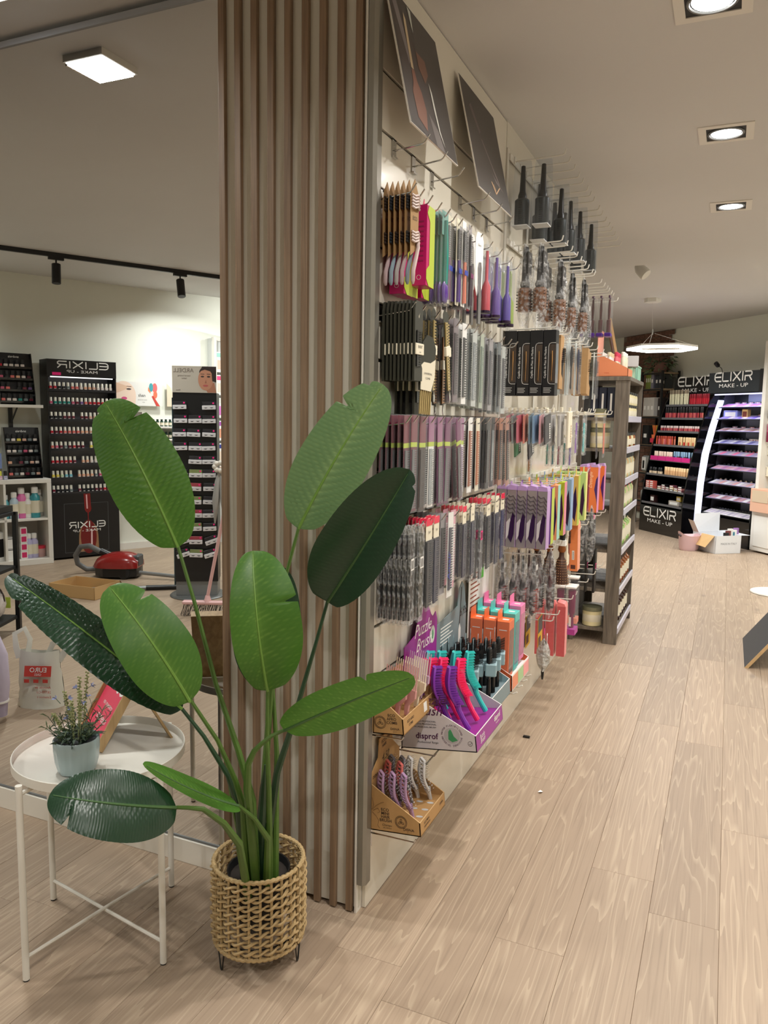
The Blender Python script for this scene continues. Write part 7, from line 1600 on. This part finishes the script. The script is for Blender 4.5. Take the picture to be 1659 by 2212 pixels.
fpoly('printed_brush', [(.27, .50)] + ell(.30, .50, .034, .05, PI, 2 * PI) + [(.34, .64), (.275, .64)], (120, 20, 22), 2); fpoly('printed_gleam', [(.302, .49), (.314, .49), (.318, .63), (.306, .63)], (226, 180, 180), 3); fpoly('printed_drip', [(.297, .38), (.304, .38), (.306, .46), (.295, .46)], (130, 20, 24), 3)
b = MB()
for a in ((.10, .53, .545, .548), (.10, .53, .062, .065), (.10, .103, .062, .548), (.527, .53, .062, .548)): b.box(a[0], a[1], -.0128, -.0121, a[2], a[3])
b.build('printed_border', mat('border_grey', L(90, 92, 96), .4), fp)
NZ = [1.645, 1.501, 1.361, 1.219, 1.077, .933, .796, .652]
for z in NZ: MB().box(0, .635, -.008, .20, z - .012, z).build('shelf', BLACK, NS_); MB().box(.0, .635, -.010, -.008, z - .012, z + .012).build('front_rail', mat('rail_smoke', L(40, 40, 44), .2), NS_)
c_ = dict(r=(190, 40, 56), k=(30, 32, 36), g=(120, 130, 130), c=(224, 116, 110), w=(226, 214, 206), p=(230, 176, 146), t=(40, 140, 130), v=(120, 90, 150), m=(110, 40, 56), n=(214, 170, 150), b=(120, 190, 206), y=(226, 206, 90), e=(196, 214, 180), o=(200, 90, 120))
NC = ['rrkkgccwppnwwww', 'ottttomvcrrrrwp', 'kkkmmm.mmnnnppw', 'rmrccccppnbcccw', 'comgmrmm.ytt.wp', 'rrrrrm.ppwwett', 'yyebb.ppppgoppw', 'mkkkg.mkkkmmrpe']
def P_polish():
    t = thing('nail_polish', '', 'nail polish')
    MB().rbox(-.0135, .0135, -.0135, .0135, 0, .038, .004).build('bottle', mat('polish_red', L(190, 40, 56), .12), t); MB().lathe([(.0125, .038), (.0125, .072), (.011, .075), (.001, .075)], 10).build('cap', mat('cap_white', L(236, 234, 222), .3), t, True); MB().box(-.009, .009, -.0139, -.0135, .008, .016).build('label_print', LABEL, t); return t
RW = ['top', 'second', 'third', 'fourth', 'fifth', 'sixth', 'seventh', 'bottom']
for i, z in enumerate(NZ):
    n = len(NC[i])
    for k, ch in enumerate(NC[i]):
        if ch == '.': continue
        p = WP(.28 + .610 - .041 * k, .25 - .022, z + .0006); hang(P_polish, p.x, p.y, p.z, f'white capped nail polish on the {RW[i]} shelf of the stand seen in the mirror', f'nail polishes, {RW[i]} shelf', WROT, {'bottle': mat('polish_' + ch, L(*c_[ch]), .12)})
# white cube shelf
CU = thing('cube_shelf', 'white open cube shelf seen in the mirror', 'shelf unit', WP(.955, .38), WROT)
for a in ((0, .82, 0, .37, .77, .81), (0, .82, 0, .37, .0, .055), (0, .04, 0, .37, .055, .77), (.78, .82, 0, .37, .055, .77)): MB().rbox(*a, .002).build('outer_board', WHITE, CU)
MB().box(.40, .42, .002, .37, .055, .77).build('divider', WHITE, CU); MB().box(.04, .78, .002, .37, .42, .44).build('divider', WHITE, CU); MB().box(.04, .78, .362, .37, .055, .77).build('back_board', WHITE, CU)
def on_cube(fn, u, d, z, label, group=None, mats=None, sc=1.0): p = WP(u, .38 - d, z); return hang(fn, p.x, p.y, p.z, label, group, WROT, mats, sc)
BB = P_bottle(.26, .040, mat('bottle_clearblue', L(186, 206, 220), .2), LABEL, .6)
for nm, u, d, m, s in (('pale blue', 1.27, .08, {'body': mat('bottle_clearblue', L(186, 206, 220), .2)}, .95), ('pink', 1.20, .10, {'body': mat('bottle_pinkc', L(222, 110, 170), .3)}, 1.1), ('white', 1.15, .09, {'body': LABEL}, .9), ('teal', 1.085, .08, {'body': mat('bottle_tealc', L(60, 150, 160), .2)}, 1.12), ('grey', 1.03, .16, {'body': mat('bottle_greyc', L(176, 174, 166), .3)}, 1.0), ('aqua', 1.335, .12, {'body': mat('bottle_aqua', L(110, 190, 200), .3)}, .85)):
    on_cube(BB, u, d, .441, f'{nm} bottle in the upper cube of the white shelf seen in the mirror', None, m, s)
on_cube(BB, 1.50, .08, .441, 'dark bottle in the neighbouring upper cube seen in the mirror', None, {'body': BLACK, 'cap': BLACK}, .7)
for k, (nm, u) in enumerate((('left', 1.15), ('right', 1.10))): on_cube(BB, u, .10, .0555, f'lilac bottle in the lower cube seen in the mirror, {nm} one', None, {'body': mat('bottle_lilacc', L(186, 180, 214), .25)}, .9)
for k in range(4):
    q = thing('pink_carton', f'white carton with a pink print in the lower cube, {["lowest", "second", "third", "topmost"][k]} of the stack', 'carton', WP(1.20, .38 - .06, .0555 + .0755 * k), WROT); MB().rbox(-.03, .03, 0, .22, 0, .074, .002).build('carton', LABEL, q); MB().box(-.022, .022, -.0006, -.0001, .012, .062).build('pink_print', mat('print_raspberry', L(206, 40, 100), .5), q)
for k in range(2): q = thing('white_carton', f'white carton beside the pink printed stack, {["lower", "upper"][k]} one', 'carton', WP(1.315, .38 - .07, .0555 + .105 * k), WROT); MB().rbox(-.04, .04, 0, .14, 0, .10, .002).build('carton', LABEL, q); MB().box(-.0395, .0395, -.0006, -.0001, .09, .096).build('dark_stripe', BLACK, q)
q = thing('red_lid_jar', 'pale jar with a red lid in the lower cube seen in the mirror', 'jar', WP(1.04, .38 - .12, .0555), WROT); MB().lathe([(.042, 0), (.045, .004), (.045, .08), (.001, .08)], 16).build('jar', mat('jar_rose', L(190, 150, 146), .2), q, True); MB().lathe([(.046, .08), (.046, .105), (.001, .106)], 16).build('lid', mat('lid_red', L(206, 50, 70), .4), q, True)
q = thing('black_canister', 'black and white canister in the lower cube at the left edge of the mirror', 'canister', WP(1.43, .38 - .12, .0555), WROT); MB().lathe([(.066, 0), (.07, .004), (.07, .24), (.001, .24)], 18).build('canister', BLACK, q, True); MB().lathe([(.0715, .0), (.0715, .035), (.001, .035)], 18).build('white_foot', LABEL, q, True); MB().lathe([(.0715, .205), (.0715, .26), (.02, .27), (.02, .285), (.001, .286)], 18).build('white_lid', LABEL, q, True)
# upper shelf board and the two black polish displays
t = thing('wall_shelf', 'white wall shelf board carrying the upper black polish display seen in the mirror', 'shelf', WP(.985, .32, 1.47), WROT); MB().rbox(0, .8, 0, .31, 0, .028, .002).build('board', WHITE, t); MB().box(.20, .235, .285, .315, -.66, 0).build('support_post', BLACK, t); MB().tube([(.217, .28, -.14), (.217, .06, -.004)], .008, 6).build('bracket', BLACK, t)
def P_dark_polish():
    t = thing('dark_cap_polish', '', 'nail polish'); MB().rbox(-.017, .017, -.012, .012, 0, .036, .003).build('bottle', mat('polish_red', L(190, 40, 56), .12), t); MB().rbox(-.0125, .0125, -.010, .010, .036, .080, .003).build('cap', BLACKM, t); MB().box(-.010, .010, -.0124, -.012, .006, .012).build('label_print', LABEL, t); return t
def display(u0, z0, nm, cols):
    t = thing('polish_display', f'black acrylic display of nail polishes, {nm}, seen in the mirror', 'display stand', WP(u0, .30, z0), WROT); H = .475; w = .31
    for x in (0, w - .008): MB().prism([(.0, 0), (.0, .10), (.10, H), (.16, H), (.16, 0)], x, x + .008, 'x').build('side_panel', GLOSSK, t)
    MB().add([(.008, .06, 0), (w - .008, .06, 0), (w - .008, .145, H), (.008, .145, H)], [(0, 1, 2, 3)]).add([(.008, .066, 0), (w - .008, .066, 0), (w - .008, .151, H), (.008, .151, H)], [(3, 2, 1, 0)]).build('back_panel', BLACK, t)
    text(t, 'andreia', .032, (w / 2, .136 - .03, H - .045), (1, 0, 0), (0, .17, .98), LABEL)
    for r in range(4):
        z = .02 + r * .105; y = .012 + r * .024; MB().box(.008, w - .008, y - .012, y + .05, z - .006, z).build('tier', BLACK, t); MB().box(.008, w - .008, y - .013, y - .0115, z - .006, z + .014).build('tier_rail', GLOSSK, t)
        for k in range(6):
            ch = cols[3 - r][k]
            if ch == '.': continue
            p = WP(u0 + w - .035 - k * .048, .30 - y - .012, z0 + z + .0005); hang(P_dark_polish, p.x, p.y, p.z, f'black capped polish on {nm}, {["lowest", "second", "third", "highest"][r]} tier', f'black capped polishes, {nm}, tier {r + 1}', WROT, {'bottle': mat('polish_' + ch, L(*c_[ch]), .12)})
display(1.045, 1.4985, 'the upper display', ['rwwww.', 'okcpwm', 'oc.kmv', 'cwwtgm']); display(1.005, .811, 'the lower display', ['gwyngw', 'wwgowg', 'p.mgnw', 'cgwmgn'])
q = thing('photo_card', 'small landscape card beside the lower polish display at the left edge of the mirror', 'sign', WP(1.36, .30, .8105), WROT); MB().box(0, .14, .0, .006, 0, .24).build('card', mat('card_sky', L(120, 140, 190), .4), q); MB().box(.0, .14, -.0006, -.0001, 0, .10).build('printed_field', mat('print_field', L(96, 92, 80), .5), q); b = MB(); b.poly([(.07, -.001, .05), (.13, -.001, .05), (.14, -.001, .16), (.10, -.001, .20)]); b.build('printed_hand', mat('print_skin', L(214, 150, 120), .5), q)
for k in range(4): p = WP(1.345 + .045 * k, .345, .811); hang(P_dark_polish, p.x, p.y, p.z, 'pastel polish in front of the small landscape card seen in the mirror', 'pastel polishes by the card', WROT, {'bottle': [colm((170, 170, 200)), colm((220, 180, 200)), colm((190, 180, 214)), colm((226, 140, 90))][k], 'cap': [BLACKM, colm((220, 220, 90)), colm((244, 170, 90)), BLACKM][k]})
# wall posters
t = thing('nail_poster', 'white nail studio poster with a face and colour swirls on the wall, seen in the mirror', 'poster', WP(-.305, .05, 1.515), WROT); MB().box(0, .515, -.003, .0, 0, .25).build('board', LABEL, t)
def pp(nm, pts, c, k): b = MB(); b.poly([(x, -.0032 - .0004 * k, z) for x, z in pts]); b.build(nm, mat('print_%d_%d_%d' % c, L(*c), .5), t)
pp('printed_face', [(.30, .0)] + ell(.42, .10, .13, .15, PI * 1.02, -.02) + [(.515, .0)], (240, 214, 196), 1); pp('printed_hand', [(.38, .20), (.515, .24), (.515, .12), (.46, .14), (.39, .17)], (226, 190, 164), 2); pp('printed_lips', ell(.415, .075, .03, .016), (206, 80, 130), 3)
pp('printed_eye', ell(.365, .17, .026, .010), (90, 80, 80), 3); pp('printed_brow', [(.335, .192), (.39, .196), (.385, .202), (.34, .199)], (130, 100, 80), 3)
pp('printed_swirl', ell(.085, .19, .028, .05), (226, 110, 110), 1); pp('printed_swirl', ell(.125, .195, .022, .045), (70, 160, 170), 2); pp('printed_swirl', ell(.08, .12, .022, .04), (230, 120, 90), 2); pp('printed_brush', [(.03, .0), (.07, .0), (.12, .10), (.105, .11)], (206, 70, 60), 3); pp('printed_swirl', [(.13, .13), (.16, .16), (.155, .20), (.135, .16)], (236, 140, 90), 2)
text(t, 'nails', .045, (.225, -.0036, .095), (1, 0, 0), (0, 0, 1), INK, slant=.2); text(t, 'make your nails beautiful', .010, (.22, -.0036, .06), (1, 0, 0), (0, 0, 1), INK); text(t, 'studio', .012, (.21, -.0036, .035), (1, 0, 0), (0, 0, 1), INK)
t = thing('nail_poster', 'second nail studio poster partly hidden by the lash spinner, seen in the mirror', 'poster', WP(-.87, .05, 1.515), WROT); MB().box(0, .515, -.003, .0, 0, .25).build('board', LABEL, t); pp('printed_hand', [(.40, .0), (.515, .0), (.515, .24), (.47, .20)], (240, 214, 190), 1); text(t, 'nails', .045, (.225, -.0036, .095), (1, 0, 0), (0, 0, 1), INK, slant=.2)
# shelf of green bottles
t = thing('wall_shelf', 'white wall rack with dark green bottles below the nail posters, seen in the mirror', 'shelf', WP(-.62, .24, 1.0), WROT)
for z in (.0, .155, .285): MB().rbox(0, .60, 0, .23, z, z + .018, .002).build('board', WHITE, t)
for x in (-.02, .60): MB().box(x, x + .02, 0, .23, -.1, .45).build('side_board', WHITE, t)
GB = P_bottle(.075, .018, mat('bottle_forest', L(22, 60, 48), .15), mat('cap_forest', L(16, 40, 34), .3), .6)
for z, nn in ((1.304, 'upper'), (1.174, 'lower')):
    for k in range(13): p = WP(-.60 + .046 * k, .24 - .05, z); hang(GB, p.x, p.y, p.z, f'dark green bottle on the {nn} board of the white wall rack seen in the mirror', f'dark green bottles, {nn} board', WROT)
# white gridwall with packs, right of the spinner
t = thing('pack_wall', 'white panel unit with hanging packs at the right end of the mirror view', 'display wall', WP(-1.75, .12, 0), WROT); MB().box(0, .90, 0, .1, 0, 2.27).build('panel', mat('panel_grey', L(196, 198, 196), .5), t); MB().box(.87, .90, -.06, 0, 0, 2.28).build('edge_post', WHITE, t); MB().box(0, .9, -.01, 0, 2.24, 2.28).build('top_rail', WHITE, t)
def P_pack():
    t = thing('hanging_pack', '', 'packet'); MB().rbox(-.055, .055, -.012, .012, -.20, 0, .003).build('pack', LABEL, t); MB().box(-.055, .055, -.0126, -.0121, -.05, -.01).build('header_print', colm((214, 90, 140)), t); MB().box(-.035, .035, -.0128, -.0121, -.17, -.08).build('picture_print', colm((226, 190, 180)), t); return t
for r in range(6):
    for k in range(4): p = WP(-.93 - .15 * k, .16, 2.12 - .25 * r); hang(P_pack, p.x, p.y, p.z, f'packet in row {["one", "two", "three", "four", "five", "six"][r]} of the white panel unit seen in the mirror', f'packets, row {r + 1}', WROT, {'header_print': colm([(150, 200, 190), (206, 60, 110), (220, 220, 210), (170, 90, 180), (60, 70, 150), (230, 180, 150)][r]), 'picture_print': colm([(230, 190, 170), (216, 206, 190), (206, 120, 190), (226, 160, 130), (240, 220, 200), (120, 220, 120)][r])}, (1.1, 1, 1.1))
# lash spinner
SPT = math.radians(150); SPX, SPY = -2.92, -3.12
t = thing('lash_spinner', 'black lash pack spinner on a round grey base with a portrait sign, seen in the mirror', 'display stand', (SPX, SPY, 0), SPT)
MB().lathe([(.22, 0), (.222, .006), (.21, .016), (.001, .018)], 40).build('base_plate', mat('spinner_base', L(110, 112, 112), .35, .5), t, True); MB().box(-.16, .16, -.09, .10, .018, .13).build('foot_panel', mat('spinner_foot', L(120, 122, 122), .4), t)
MB().box(-.165, .165, -.10, .10, .13, 1.60).build('core', BLACK, t); MB().box(.165, .172, -.10, .10, .10, 1.56).build('side_strip', mat('spinner_teal', L(36, 60, 66), .35), t)
sb = MB().box(-.165, .165, -.108, -.10, 1.60, 1.80).build('sign_board', mat('sign_taupe', L(176, 168, 156), .4), t)
def sp_(nm, pts, c, k): b = MB(); b.poly([(x, -.1082 - .0004 * k, z) for x, z in pts]); b.build(nm, mat('print_%d_%d_%d' % c, L(*c), .5), sb)
sp_('printed_hair', ell(-.10, 1.755, .062, .044) , (40, 26, 22), 1); sp_('printed_face', ell(-.085, 1.70, .056, .082), (176, 124, 98), 2); sp_('printed_neck', [(-.164, 1.602), (-.10, 1.602), (-.075, 1.64), (-.15, 1.68)], (160, 108, 84), 1); sp_('printed_hair', [(-.164, 1.68), (-.135, 1.69), (-.13, 1.76), (-.08, 1.775), (-.04, 1.76), (-.06, 1.798), (-.164, 1.798)], (40, 26, 22), 3)
for ex_ in (-.108, -.062): sp_('printed_eye', ell(ex_, 1.722, .013, .006), (40, 30, 30), 3); sp_('printed_brow', [(ex_ - .016, 1.738), (ex_ + .016, 1.740), (ex_ + .012, 1.744), (ex_ - .012, 1.743)], (50, 34, 28), 3)
sp_('printed_nose', [(-.088, 1.70), (-.078, 1.672), (-.094, 1.672)], (150, 98, 78), 3); sp_('printed_lips', ell(-.085, 1.654, .020, .008), (170, 84, 80), 3)
text(sb, 'ARDELL', .044, (.080, -.1087, 1.752), (1, 0, 0), (0, 0, 1), mat('print_taupe', L(110, 98, 88), .5)); text(sb, 'natural looking', .016, (.075, -.1087, 1.722), (1, 0, 0), (0, 0, 1), mat('print_taupe', L(110, 98, 88), .5)); text(sb, 'lashes', .016, (.075, -.1087, 1.702), (1, 0, 0), (0, 0, 1), mat('print_taupe', L(110, 98, 88), .5)); text(sb, 'Disna', .014, (.12, -.1087, 1.614), (1, 0, 0), (0, 0, 1), INK)
def P_lash():
    t = thing('lash_pack', '', 'lash pack'); MB().rbox(-.050, .050, -.030, 0, -.052, -.020, .002).build('white_tray', mat('tray_grey', L(206, 204, 206), .4), t); MB().rbox(-.049, .049, -.018, -.004, -.020, .008, .002).build('dark_card', mat('card_ink', L(34, 32, 36), .4), t)
    b = MB()
    for s in (-.022, .022): b.prism([(s - .014, -.034), (s - .008, -.040), (s, -.042), (s + .008, -.040), (s + .014, -.034), (s + .008, -.036), (s - .008, -.036)], -.0312, -.0302, 'y')
    b.build('lashes', INK, t); MB().lathe([(.001, -.0192), (.007, -.0190), (.007, -.018)], 8, (-.034, 0, -.004), axis='y').build('pink_logo', PINKT, t); return t
ca, sa = math.cos(SPT), math.sin(SPT)
for r in range(12):
    for k in range(3):
        if r == 0 and k == 1 or r == 4 and k == 0: continue
        lx, ly = (.108 - .108 * k) + rg.uniform(-.006, .006), -.112; z = 1.525 - .104 * r
        hang(P_lash, SPX + ca * lx - sa * ly, SPY + sa * lx + ca * ly, z, f'lash pack in row {r + 1} from the top of the black spinner', f'lash packs, row {r + 1}', SPT + rg.uniform(-.05, .05), {'dark_card': [MATS['card_ink'], colm((150, 60, 70)), MATS['card_ink'], colm((120, 130, 80))][(r * 2 + k) % 4]} if r > 4 else None, 1.0, 0, rg.uniform(-.05, .05) + (.3 if r > 9 and k != 1 else 0))
q = thing('ribbon_scarf', 'grey satin scrunchie scarf hanging from the lash spinner, seen in the mirror', 'scarf', (SPX + ca * -.19 - sa * -.15, SPY + sa * -.19 + ca * -.15, 1.02), SPT); b = MB()
for s in (-.03, .03): b.tube([(0, 0, 0), (s * .6, -.01, -.10), (s, -.02, -.24), (s * 1.3, -.01, -.42)], [.010, .022, .030, .006], 7)
b.build('tails', mat('satin_grey', L(150, 148, 144), .3), q, True); b = MB()
for k in range(7): a = k * .9; b.ball((.035 * math.cos(a), -.02, .02 + .03 * math.sin(a)), .022, 7, 5)
b.build('knot', mat('satin_white', L(216, 210, 200), .4), q, True)
# broom
q = thing('broom', 'pale pink broom leaning beside the lash spinner, seen in the mirror', 'broom', (-2.47, -2.60, 0), math.atan2(VR.y, VR.x)); PB_ = mat('broom_pink', L(222, 178, 178), .45)
MB().rbox(-.16, .14, -.025, .025, .085, .11, .006).build('head', PB_, q); MB().tube([(.02, 0, .10), (.02, 0, .15)], [.03, .016], 10).build('socket', PB_, q, True); MB().tube([(.02, 0, .14), (.27, .10, 1.30)], .0125, 10).build('handle', PB_, q, True); b = MB()
for k in range(60): x = -.15 + .28 * k / 59; b.tube([(x, rg.uniform(-.018, .018), .088), (x - .02 + rg.uniform(-.02, .01), rg.uniform(-.04, .04), .004)], .0022, 3, cap=False)
b.build('bristles', mat('broom_bristle', L(70, 68, 66), .7), q)
# vacuum cleaner with hose and tube
VRT = math.atan2(VR.y, VR.x)
q = thing('vacuum_cleaner', 'red and black vacuum cleaner on the floor, seen in the mirror', 'vacuum cleaner', (-3.98, -3.36, 0), VRT); REDP = mat('vacuum_red', L(136, 26, 24), .22, coat=.3)
b = MB(); P_ = []; n = 12; m_ = 12
def dome(x): return max(0, 1 - abs((x - .02) / .21) ** 2.6)
for i in range(m_ + 1):
    x = -.19 + .40 * i / m_; h = .115 + .125 * dome(x) ** .55 * (.75 + .25 * (x + .19) / .4); w = .06 + .085 * dome(x) ** .5
    for j in range(n + 1): a = PI * j / n; P_.append((x, -math.cos(a) * w, .095 + math.sin(a) ** .7 * (h - .095)))
b.add(P_, [(i * (n + 1) + j, i * (n + 1) + j + 1, (i + 1) * (n + 1) + j + 1, (i + 1) * (n + 1) + j) for i in range(m_) for j in range(n)] + [tuple(range(n, -1, -1)), tuple(m_ * (n + 1) + j for j in range(n + 1))]); b.build('red_hood', REDP, q, True)
MB().prism([(-.17, -.06), (-.08, -.135), (.12, -.135), (.20, -.09), (.21, 0), (.20, .09), (.12, .135), (-.08, .135), (-.17, .06)], .02, .105).build('black_base', BLACK, q); MB().rbox(.15, .215, -.07, .07, .10, .20, .01).build('grey_grille', mat('vac_grey', L(70, 72, 74), .5), q)
for s in (-.12, .12): MB().lathe([(.05, -.012), (.055, 0), (.05, .012)], 16, (.10, s, .055), axis='y').build('wheel', BLACKM, q, True)
MB().tube([(-.10, 0, .20), (-.17, 0, .235), (-.25, -.03, .265), (-.34, -.06, .25), (-.395, -.08, .17), (-.385, -.10, .09), (-.32, -.13, .035), (-.20, -.18, .028), (-.02, -.20, .028)], .024, 10).build('hose', mat('hose_grey', L(104, 104, 104), .5), q, True); MB().tube([(-.06, 0, .19), (-.14, 0, .225)], .03, 10).build('hose_collar', BLACK, q, True)
MB().tube([(.215, .05, .05), (.62, .12, .03)], .017, 10).build('tube', mat('tube_grey', L(140, 142, 142), .35, .4), q, True)
q = thing('vacuum_tube', 'grey and black vacuum tube lying on the floor in front of the vacuum cleaner, seen in the mirror', 'vacuum tube', (-3.55, -2.93, 0), VRT - .22); MB().tube([(-.22, 0, .02), (.22, 0, .02)], .018, 10).build('tube', mat('tube_grey', L(140, 142, 142), .35, .4), q, True); MB().tube([(.20, 0, .022), (.46, 0, .022)], .021, 10).build('handle', BLACK, q, True)
# open tray box
q = thing('floor_carton', 'low open brown carton on the floor, seen in the mirror', 'cardboard box', (-3.72, -2.72, 0), VRT + .35)
for a in ((-.22, .22, -.15, -.146, 0, .10), (-.22, .22, .146, .15, 0, .10), (-.22, -.216, -.15, .15, 0, .10), (.216, .22, -.15, .15, 0, .10), (-.22, .22, -.15, .15, 0, .004)): MB().box(*a).build('panel', KIN, q)
MB().add([(-.22, -.15, .10), (.22, -.15, .10), (.20, -.23, .04), (-.16, -.23, .04)], [(0, 1, 2, 3)]).build('flap', KIN, q)
# carrier bag
q = thing('carrier_bag', 'white plastic carrier bag with red print standing on the floor, seen in the mirror', 'bag', (-2.12, -.82, 0), VRT + PI); PLA = mat('bag_white', L(222, 220, 208), .4, noise=.04, ns=20, bump=.8, bs=22)
# local +x points to image left in the mirror
b = MB(); qr = random.Random(4); n, k = 12, 10; vs = []
for s in (1, -1):
    for j in range(k + 1):
        t_ = j / k
        for i in range(n):
            u = -1 + 2 * i / (n - 1); vs.append((u * (.115 - .02 * t_) + qr.uniform(-.004, .004), s * (.055 * (1 - u * u) ** .5 * (1 - .6 * t_) + .002) + qr.uniform(-.006, .006) * (1 - abs(u)), .27 * t_ + .012 * abs(u) * t_))
b.add(vs, [(s * n * (k + 1) + j * n + i, s * n * (k + 1) + j * n + i + 1, s * n * (k + 1) + (j + 1) * n + i + 1, s * n * (k + 1) + (j + 1) * n + i) for s in (0, 1) for j in range(k) for i in range(n - 1)]); b.build('bag_body', PLA, q, True)
MB().tube([(-.035, 0, .25), (-.06, .01, .31), (-.115, .01, .335), (-.15, .0, .33), (-.12, .0, .27), (-.09, 0, .23)], [.014, .016, .016, .015, .018, .022], 6, flat=.25).build('handle', PLA, q, True)
MB().tube([(.06, .0, .26), (.05, .01, .33), (.075, .01, .385), (.12, .0, .36), (.115, .0, .29), (.10, 0, .24)], [.016, .014, .014, .014, .016, .02], 6, flat=.25).build('handle', PLA, q, True)
ROT = mat('print_brickred', L(196, 62, 50), .5)
fy = -.060
bb = MB().add([(-.075, fy, .165), (.055, fy, .165), (.055, fy + .012, .215), (-.075, fy + .012, .215)], [(0, 1, 2, 3)]).build('red_band', ROT, q)
text(bb, 'EURO', .032, (-.012, fy + .004, .186), (1, 0, 0), (0, .24, .97), LABEL, bold=.01); text(bb, 'GRES', .015, (-.012, fy + .0005, .170), (1, 0, 0), (0, .24, .97), LABEL)
for k in range(3): b = MB(); b.add([(-.06 + .045 * k, fy - .002, .135), (-.035 + .045 * k, fy - .002, .135), (-.035 + .045 * k, fy, .152), (-.06 + .045 * k, fy, .152)], [(0, 1, 2, 3)]); b.build('red_badge', ROT, q)
for k, s in enumerate(('Avenida de', '28770-Co', 'Estamos t')): text(q, s, .017, (-.075, fy - .004, .108 - .024 * k), (1, 0, 0), (0, 0, 1), ROT, 'LEFT')
# lilac jacket on a stool
q = thing('stool', 'low stool with yellow legs under the lilac jacket at the left edge of the mirror', 'stool', (-2.29, -.45, 0), VRT); YEL = mat('stool_yellow', L(214, 180, 70), .5)
MB().lathe([(.15, .40), (.155, .41), (.15, .43), (.001, .43)], 20).build('seat', YEL, q, True)
for a in (.4, 1.97, 3.54, 5.1): MB().tube([(.10 * math.cos(a), .10 * math.sin(a), .40), (.16 * math.cos(a), .16 * math.sin(a), .01)], .014, 8).build('leg', YEL, q, True); MB().lathe([(.016, 0), (.016, .014), (.001, .015)], 8, (.16 * math.cos(a), .16 * math.sin(a), 0)).build('foot', BLACK, q)
q = thing('lilac_jacket', 'pale lilac jacket draped over the stool at the left edge of the mirror', 'jacket', (-2.29, -.45, .436), VRT); LJ = mat('jacket_lilac', L(196, 186, 206), .7, noise=.05, ns=30, bump=.6, bs=40)
b = MB(); vs = []; k = 22
for j, (r, z) in enumerate(((.001, .03), (.09, .028), (.15, .012), (.175, -.03), (.185, -.14), (.190, -.26))):
    for i in range(k): a = 2 * PI * i / k; f = 1 + .05 * math.sin(a * 5 + j) * (j > 2); vs.append((r * f * math.cos(a), r * f * math.sin(a), z + .015 * math.sin(a * 3) * (j > 3)))
b.add(vs, [(j * k + i, j * k + (i + 1) % k, (j + 1) * k + (i + 1) % k, (j + 1) * k + i) for j in range(5) for i in range(k)]); b.build('body', LJ, q, True)
MB().tube([(.10, -.02, .02), (.17, -.03, -.02), (.205, -.04, -.12), (.215, -.04, -.25), (.21, -.045, -.33)], [.05, .055, .052, .046, .04], 12).build('sleeve', LJ, q, True); MB().tube([(.21, -.045, -.325), (.21, -.045, -.335)], .043, 12).build('piping', LABEL, q, True); MB().tube([(.21, -.045, -.33), (.208, -.045, -.40)], [.038, .034], 12).build('cuff', mat('cuff_lilac', L(170, 160, 182), .8), q, True)
# black rack with wrapped gift
q = thing('black_trolley', 'black metal rack at the left edge of the mirror', 'shelf rack', (-3.30, -1.72, 0), VRT)
for x in (0, -.6):
    for y in (0, .36): MB().box(x - .014, x + .014, y - .014, y + .014, 0, .79).build('leg', BLACK, q)
for z in (.09, .42, .77): MB().box(-.6, 0, .0, .36, z, z + .02).build('shelf', BLACKM, q)
MB().box(-.62, -.02, -.02, .36, .79, .83).build('top_tray', BLACK, q)
p = Vector((-3.30, -1.72, .1105)) - VR * .12 + Vector((.05, .08, 0)); g = thing('wrapped_hamper', 'round patterned gift hamper in clear wrap on the black rack, seen in the mirror', 'hamper', p + Vector((0, .06, 0)), VRT); MB().lathe([(.06, 0), (.10, .04), (.115, .10), (.10, .17), (.04, .20), (.03, .24)], 16).build('wrap', mat('wrap_pattern', L(206, 200, 196), .3, noise=.5, ns=40), g, True); MB().box(.02, .09, -.13, -.118, .05, .12).build('lime_tag', mat('tag_lime', L(186, 206, 80), .5), g); MB().tube([(.11 * math.cos(a * PI / 10), -.01, .12 + .12 * math.sin(a * PI / 10)) for a in range(11)], .006, 6).build('basket_handle', mat('handle_bark', L(60, 46, 40), .7), g, True)
# black lighting track with two spots
a = Vector((-4.45, -2.68, 0)); c = Vector((-3.56, -4.34, 0)); dv = (c - a).normalized(); o = a - dv * 2.2
t = thing('lighting_track', 'long black ceiling track for the black spotlights, seen in the mirror', 'lighting track', (o.x, o.y, HIGH), math.atan2(dv.y, dv.x)); MB().box(0, 6.2, -.018, .018, -.034, 0).build('rail', BLACKM, t); MB().box(0, 6.2, -.005, .005, -.0345, -.034).build('slot', BLACK, t)
for k, f in enumerate((.22, .79, -.55, 1.5)):
    p = a + (c - a) * f
    if f < 0 or f > 1:
        lamp('track_lamp', (p.x, p.y, HIGH - .2), 10, .06, COOL, 100, tuple(-WN - Vector((0, 0, .5)))); continue
    t = thing('track_spot', f'black cylinder spotlight on the ceiling track seen in the mirror, {"left" if k == 0 else "right"} one', 'spotlight', (p.x, p.y, HIGH - .034), math.atan2(dv.y, dv.x)); MB().box(-.06, .06, -.016, .016, -.022, 0).build('adapter', BLACKM, t); MB().tube([(0, 0, -.022), (0, 0, -.06)], .007, 8).build('stem', BLACKM, t, True); MB().lathe([(.034, -.16), (.036, -.158), (.036, -.002), (.034, 0), (.001, 0)], 16).build('cylinder', BLACK, t, True, loc=(0, 0, -.055), rot=(.12 if k == 0 else .30, .05, 0))
drop_protos()
